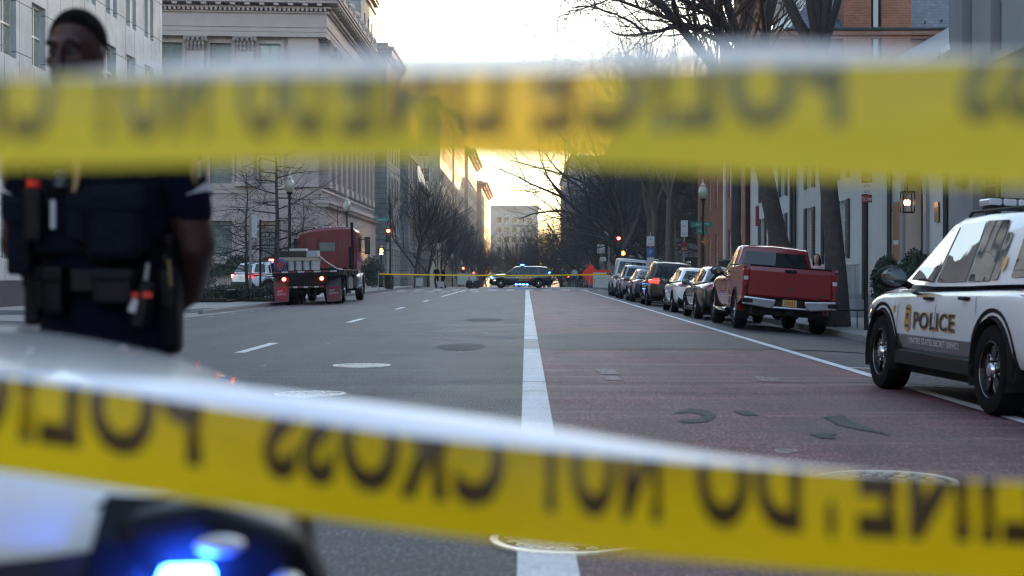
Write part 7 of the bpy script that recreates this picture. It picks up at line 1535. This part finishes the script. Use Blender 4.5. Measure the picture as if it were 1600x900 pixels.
def tape(name, label, d, crease, bottom, words, film, ink, fold, cap_px, lean, seed, base_px):
    t = thing(name, label, 'barrier tape', (0, d, 1.0)); X = lambda px: (px - 822) * d / 2400; Z = lambda py: 1.19 - (py - 427) * d / 2400
    x0, x1 = (-5500, 6700) if d < 1.2 else (-3300, 5000); n = 300; m_ = 8
    def pt(px, v, off=0.0):      # v: 0 at the crease, 1 at the lower edge
        zc, zb = Z(smooth_curve(crease, px)), Z(smooth_curve(bottom, px)); wv = .006 * math.sin(px * .0021 + seed) + .004 * noise.noise(Vector((px * .004, v, seed)))
        bow = .012 * v * (1 - v) * 2; return Vector((X(px), d + wv - bow * .8 - off, zc + (zb - zc) * v))
    g = MB(); vs = [pt(x0 + (x1 - x0) * i / n, j / m_) for i in range(n + 1) for j in range(m_ + 1)]; g.add(vs, [(i * (m_ + 1) + j, i * (m_ + 1) + j + 1, (i + 1) * (m_ + 1) + j + 1, (i + 1) * (m_ + 1) + j) for i in range(n) for j in range(m_)]); g.build('tape_film', film, t, smooth=True, world=True, fix=False)
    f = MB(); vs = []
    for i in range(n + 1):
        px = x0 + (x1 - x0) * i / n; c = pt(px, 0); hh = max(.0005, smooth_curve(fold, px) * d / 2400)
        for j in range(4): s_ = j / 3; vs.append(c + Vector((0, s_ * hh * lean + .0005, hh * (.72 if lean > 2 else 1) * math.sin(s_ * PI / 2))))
    f.add(vs, [(i * 4 + j, i * 4 + j + 1, (i + 1) * 4 + j + 1, (i + 1) * 4 + j) for i in range(n) for j in range(3)]); f.build('folded_edge', TW if lean > 2 else TWU, t, smooth=True, world=True, fix=False)  # whiteness of the fold is sky glare put into its colour
    L = MB()
    for (txt, c, wd) in words:
        vs, fs = text_mesh(txt, 1.0, .042, 1.0, spacing=1.12, mirror=True, step=.12, yclip=None); xs = [v.x for v in vs]; w0 = max(xs) - min(xs); mid = (max(xs) + min(xs)) / 2; ys = max(v.y for v in vs); out = []
        for v in vs:
            px = c + (v.x - mid) / w0 * wd; H = smooth_curve(bottom, px) - smooth_curve(crease, px); vv = (base_px - (v.y / ys) * cap_px) / H; out.append((px, vv))
        keep = []; fs2 = [q for q in fs if all(out[i][1] >= -.02 for i in q)]
        L = MB(); L.add([pt(px, max(0.0, vv), .0012) for px, vv in out], fs); L.build('tape_lettering', ink, t, world=True, fix=False)
    return t
tape('barrier_tape', 'yellow police tape stretched high across the view, mirrored lettering', .95,
     [(-1500, 140), (0, 120), (300, 118), (800, 113), (1200, 104), (1600, 94), (3100, 40)], [(-1500, 275), (0, 262), (300, 256), (650, 246), (900, 256), (1200, 276), (1600, 296), (3100, 350)],
     [('POLICE', 1075, 480), ('LINE', 660, 260), ('DO', 440, 130), ('NOT', 230, 190), ('CROSS', 1690, 400), ('CROSS', -80, 330), ('POLICE', -600, 480), ('NOT', 2150, 250), ('DO', 2450, 160)], TYU, TBU,
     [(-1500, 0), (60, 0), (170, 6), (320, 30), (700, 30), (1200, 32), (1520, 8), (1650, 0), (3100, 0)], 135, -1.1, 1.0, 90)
tape('barrier_tape', 'lower yellow police tape sloping down to the right, mirrored black lettering', 1.40,
     [(-1500, 400), (0, 590), (150, 607), (300, 632), (640, 682), (1000, 715), (1300, 737), (1600, 752), (3100, 800)], [(-1500, 560), (0, 738), (250, 775), (400, 798), (800, 850), (1200, 886), (1600, 912), (3100, 985)],
     [('POLICE', 80, 470), ('CROSS', 600, 380), ('NOT', 932, 200), ('DO', 1168, 165), (':', 1295, 14), ('LINE', 1480, 290), ('POLICE', 1960, 470), ('CROSS', 2550, 380), ('NOT', -420, 200), ('CROSS', -800, 380)], TY_, TB,
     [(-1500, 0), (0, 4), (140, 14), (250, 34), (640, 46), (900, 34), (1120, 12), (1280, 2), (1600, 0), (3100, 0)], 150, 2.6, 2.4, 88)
for lab, x, y, h in (('slim grey post holding the upper tape, off to the left', -2.48, .955, 1.75), ('slim grey post holding the upper tape, off to the right', 2.31, .955, 1.75), ('slim grey post holding the lower tape, off to the left', -2.38, 1.405, 1.5), ('slim grey post holding the lower tape, off to the right', 2.42, 1.405, 1.3)):
    q = thing('tape_post', lab, 'post', (x, y, 0), 0); p = MB(); p.tube([(0, 0, 0), (0, 0, h)], .016, 10); p.lathe([(.16, 0), (.15, .02), (.03, .03)], n=18); p.build('post', M['galv'], q)
ft = thing('barrier_tape', 'thin yellow police tape strung across the far crossing', 'barrier tape', (0, 104, 1)); g = MB(); pts = [(-10.0 + i * .68, 104.5, 1.10 - .10 * math.sin(PI * i / 25)) for i in range(26)]
for a, b in zip(pts[:-1], pts[1:]): g.add([(a[0], a[1], a[2]), (b[0], b[1], b[2]), (b[0], b[1], b[2] + .085), (a[0], a[1], a[2] + .085)], [(0, 1, 2, 3)])
g.build('tape_film', TY_, ft, world=True, fix=False)
for i, x in enumerate((-10.05, 7.05)):
    q = thing('tape_stanchion', ['slim post holding the far tape, left end', 'slim post holding the far tape, right end'][i], 'post', (x, 104.5, SL if i == 0 else SRZ)); p = MB(); p.tube([(0, 0, 0), (0, 0, 1.3)], .03, 8); p.lathe([(.2, 0), (.18, .03)], n=14); p.build('post', M['galv'], q)
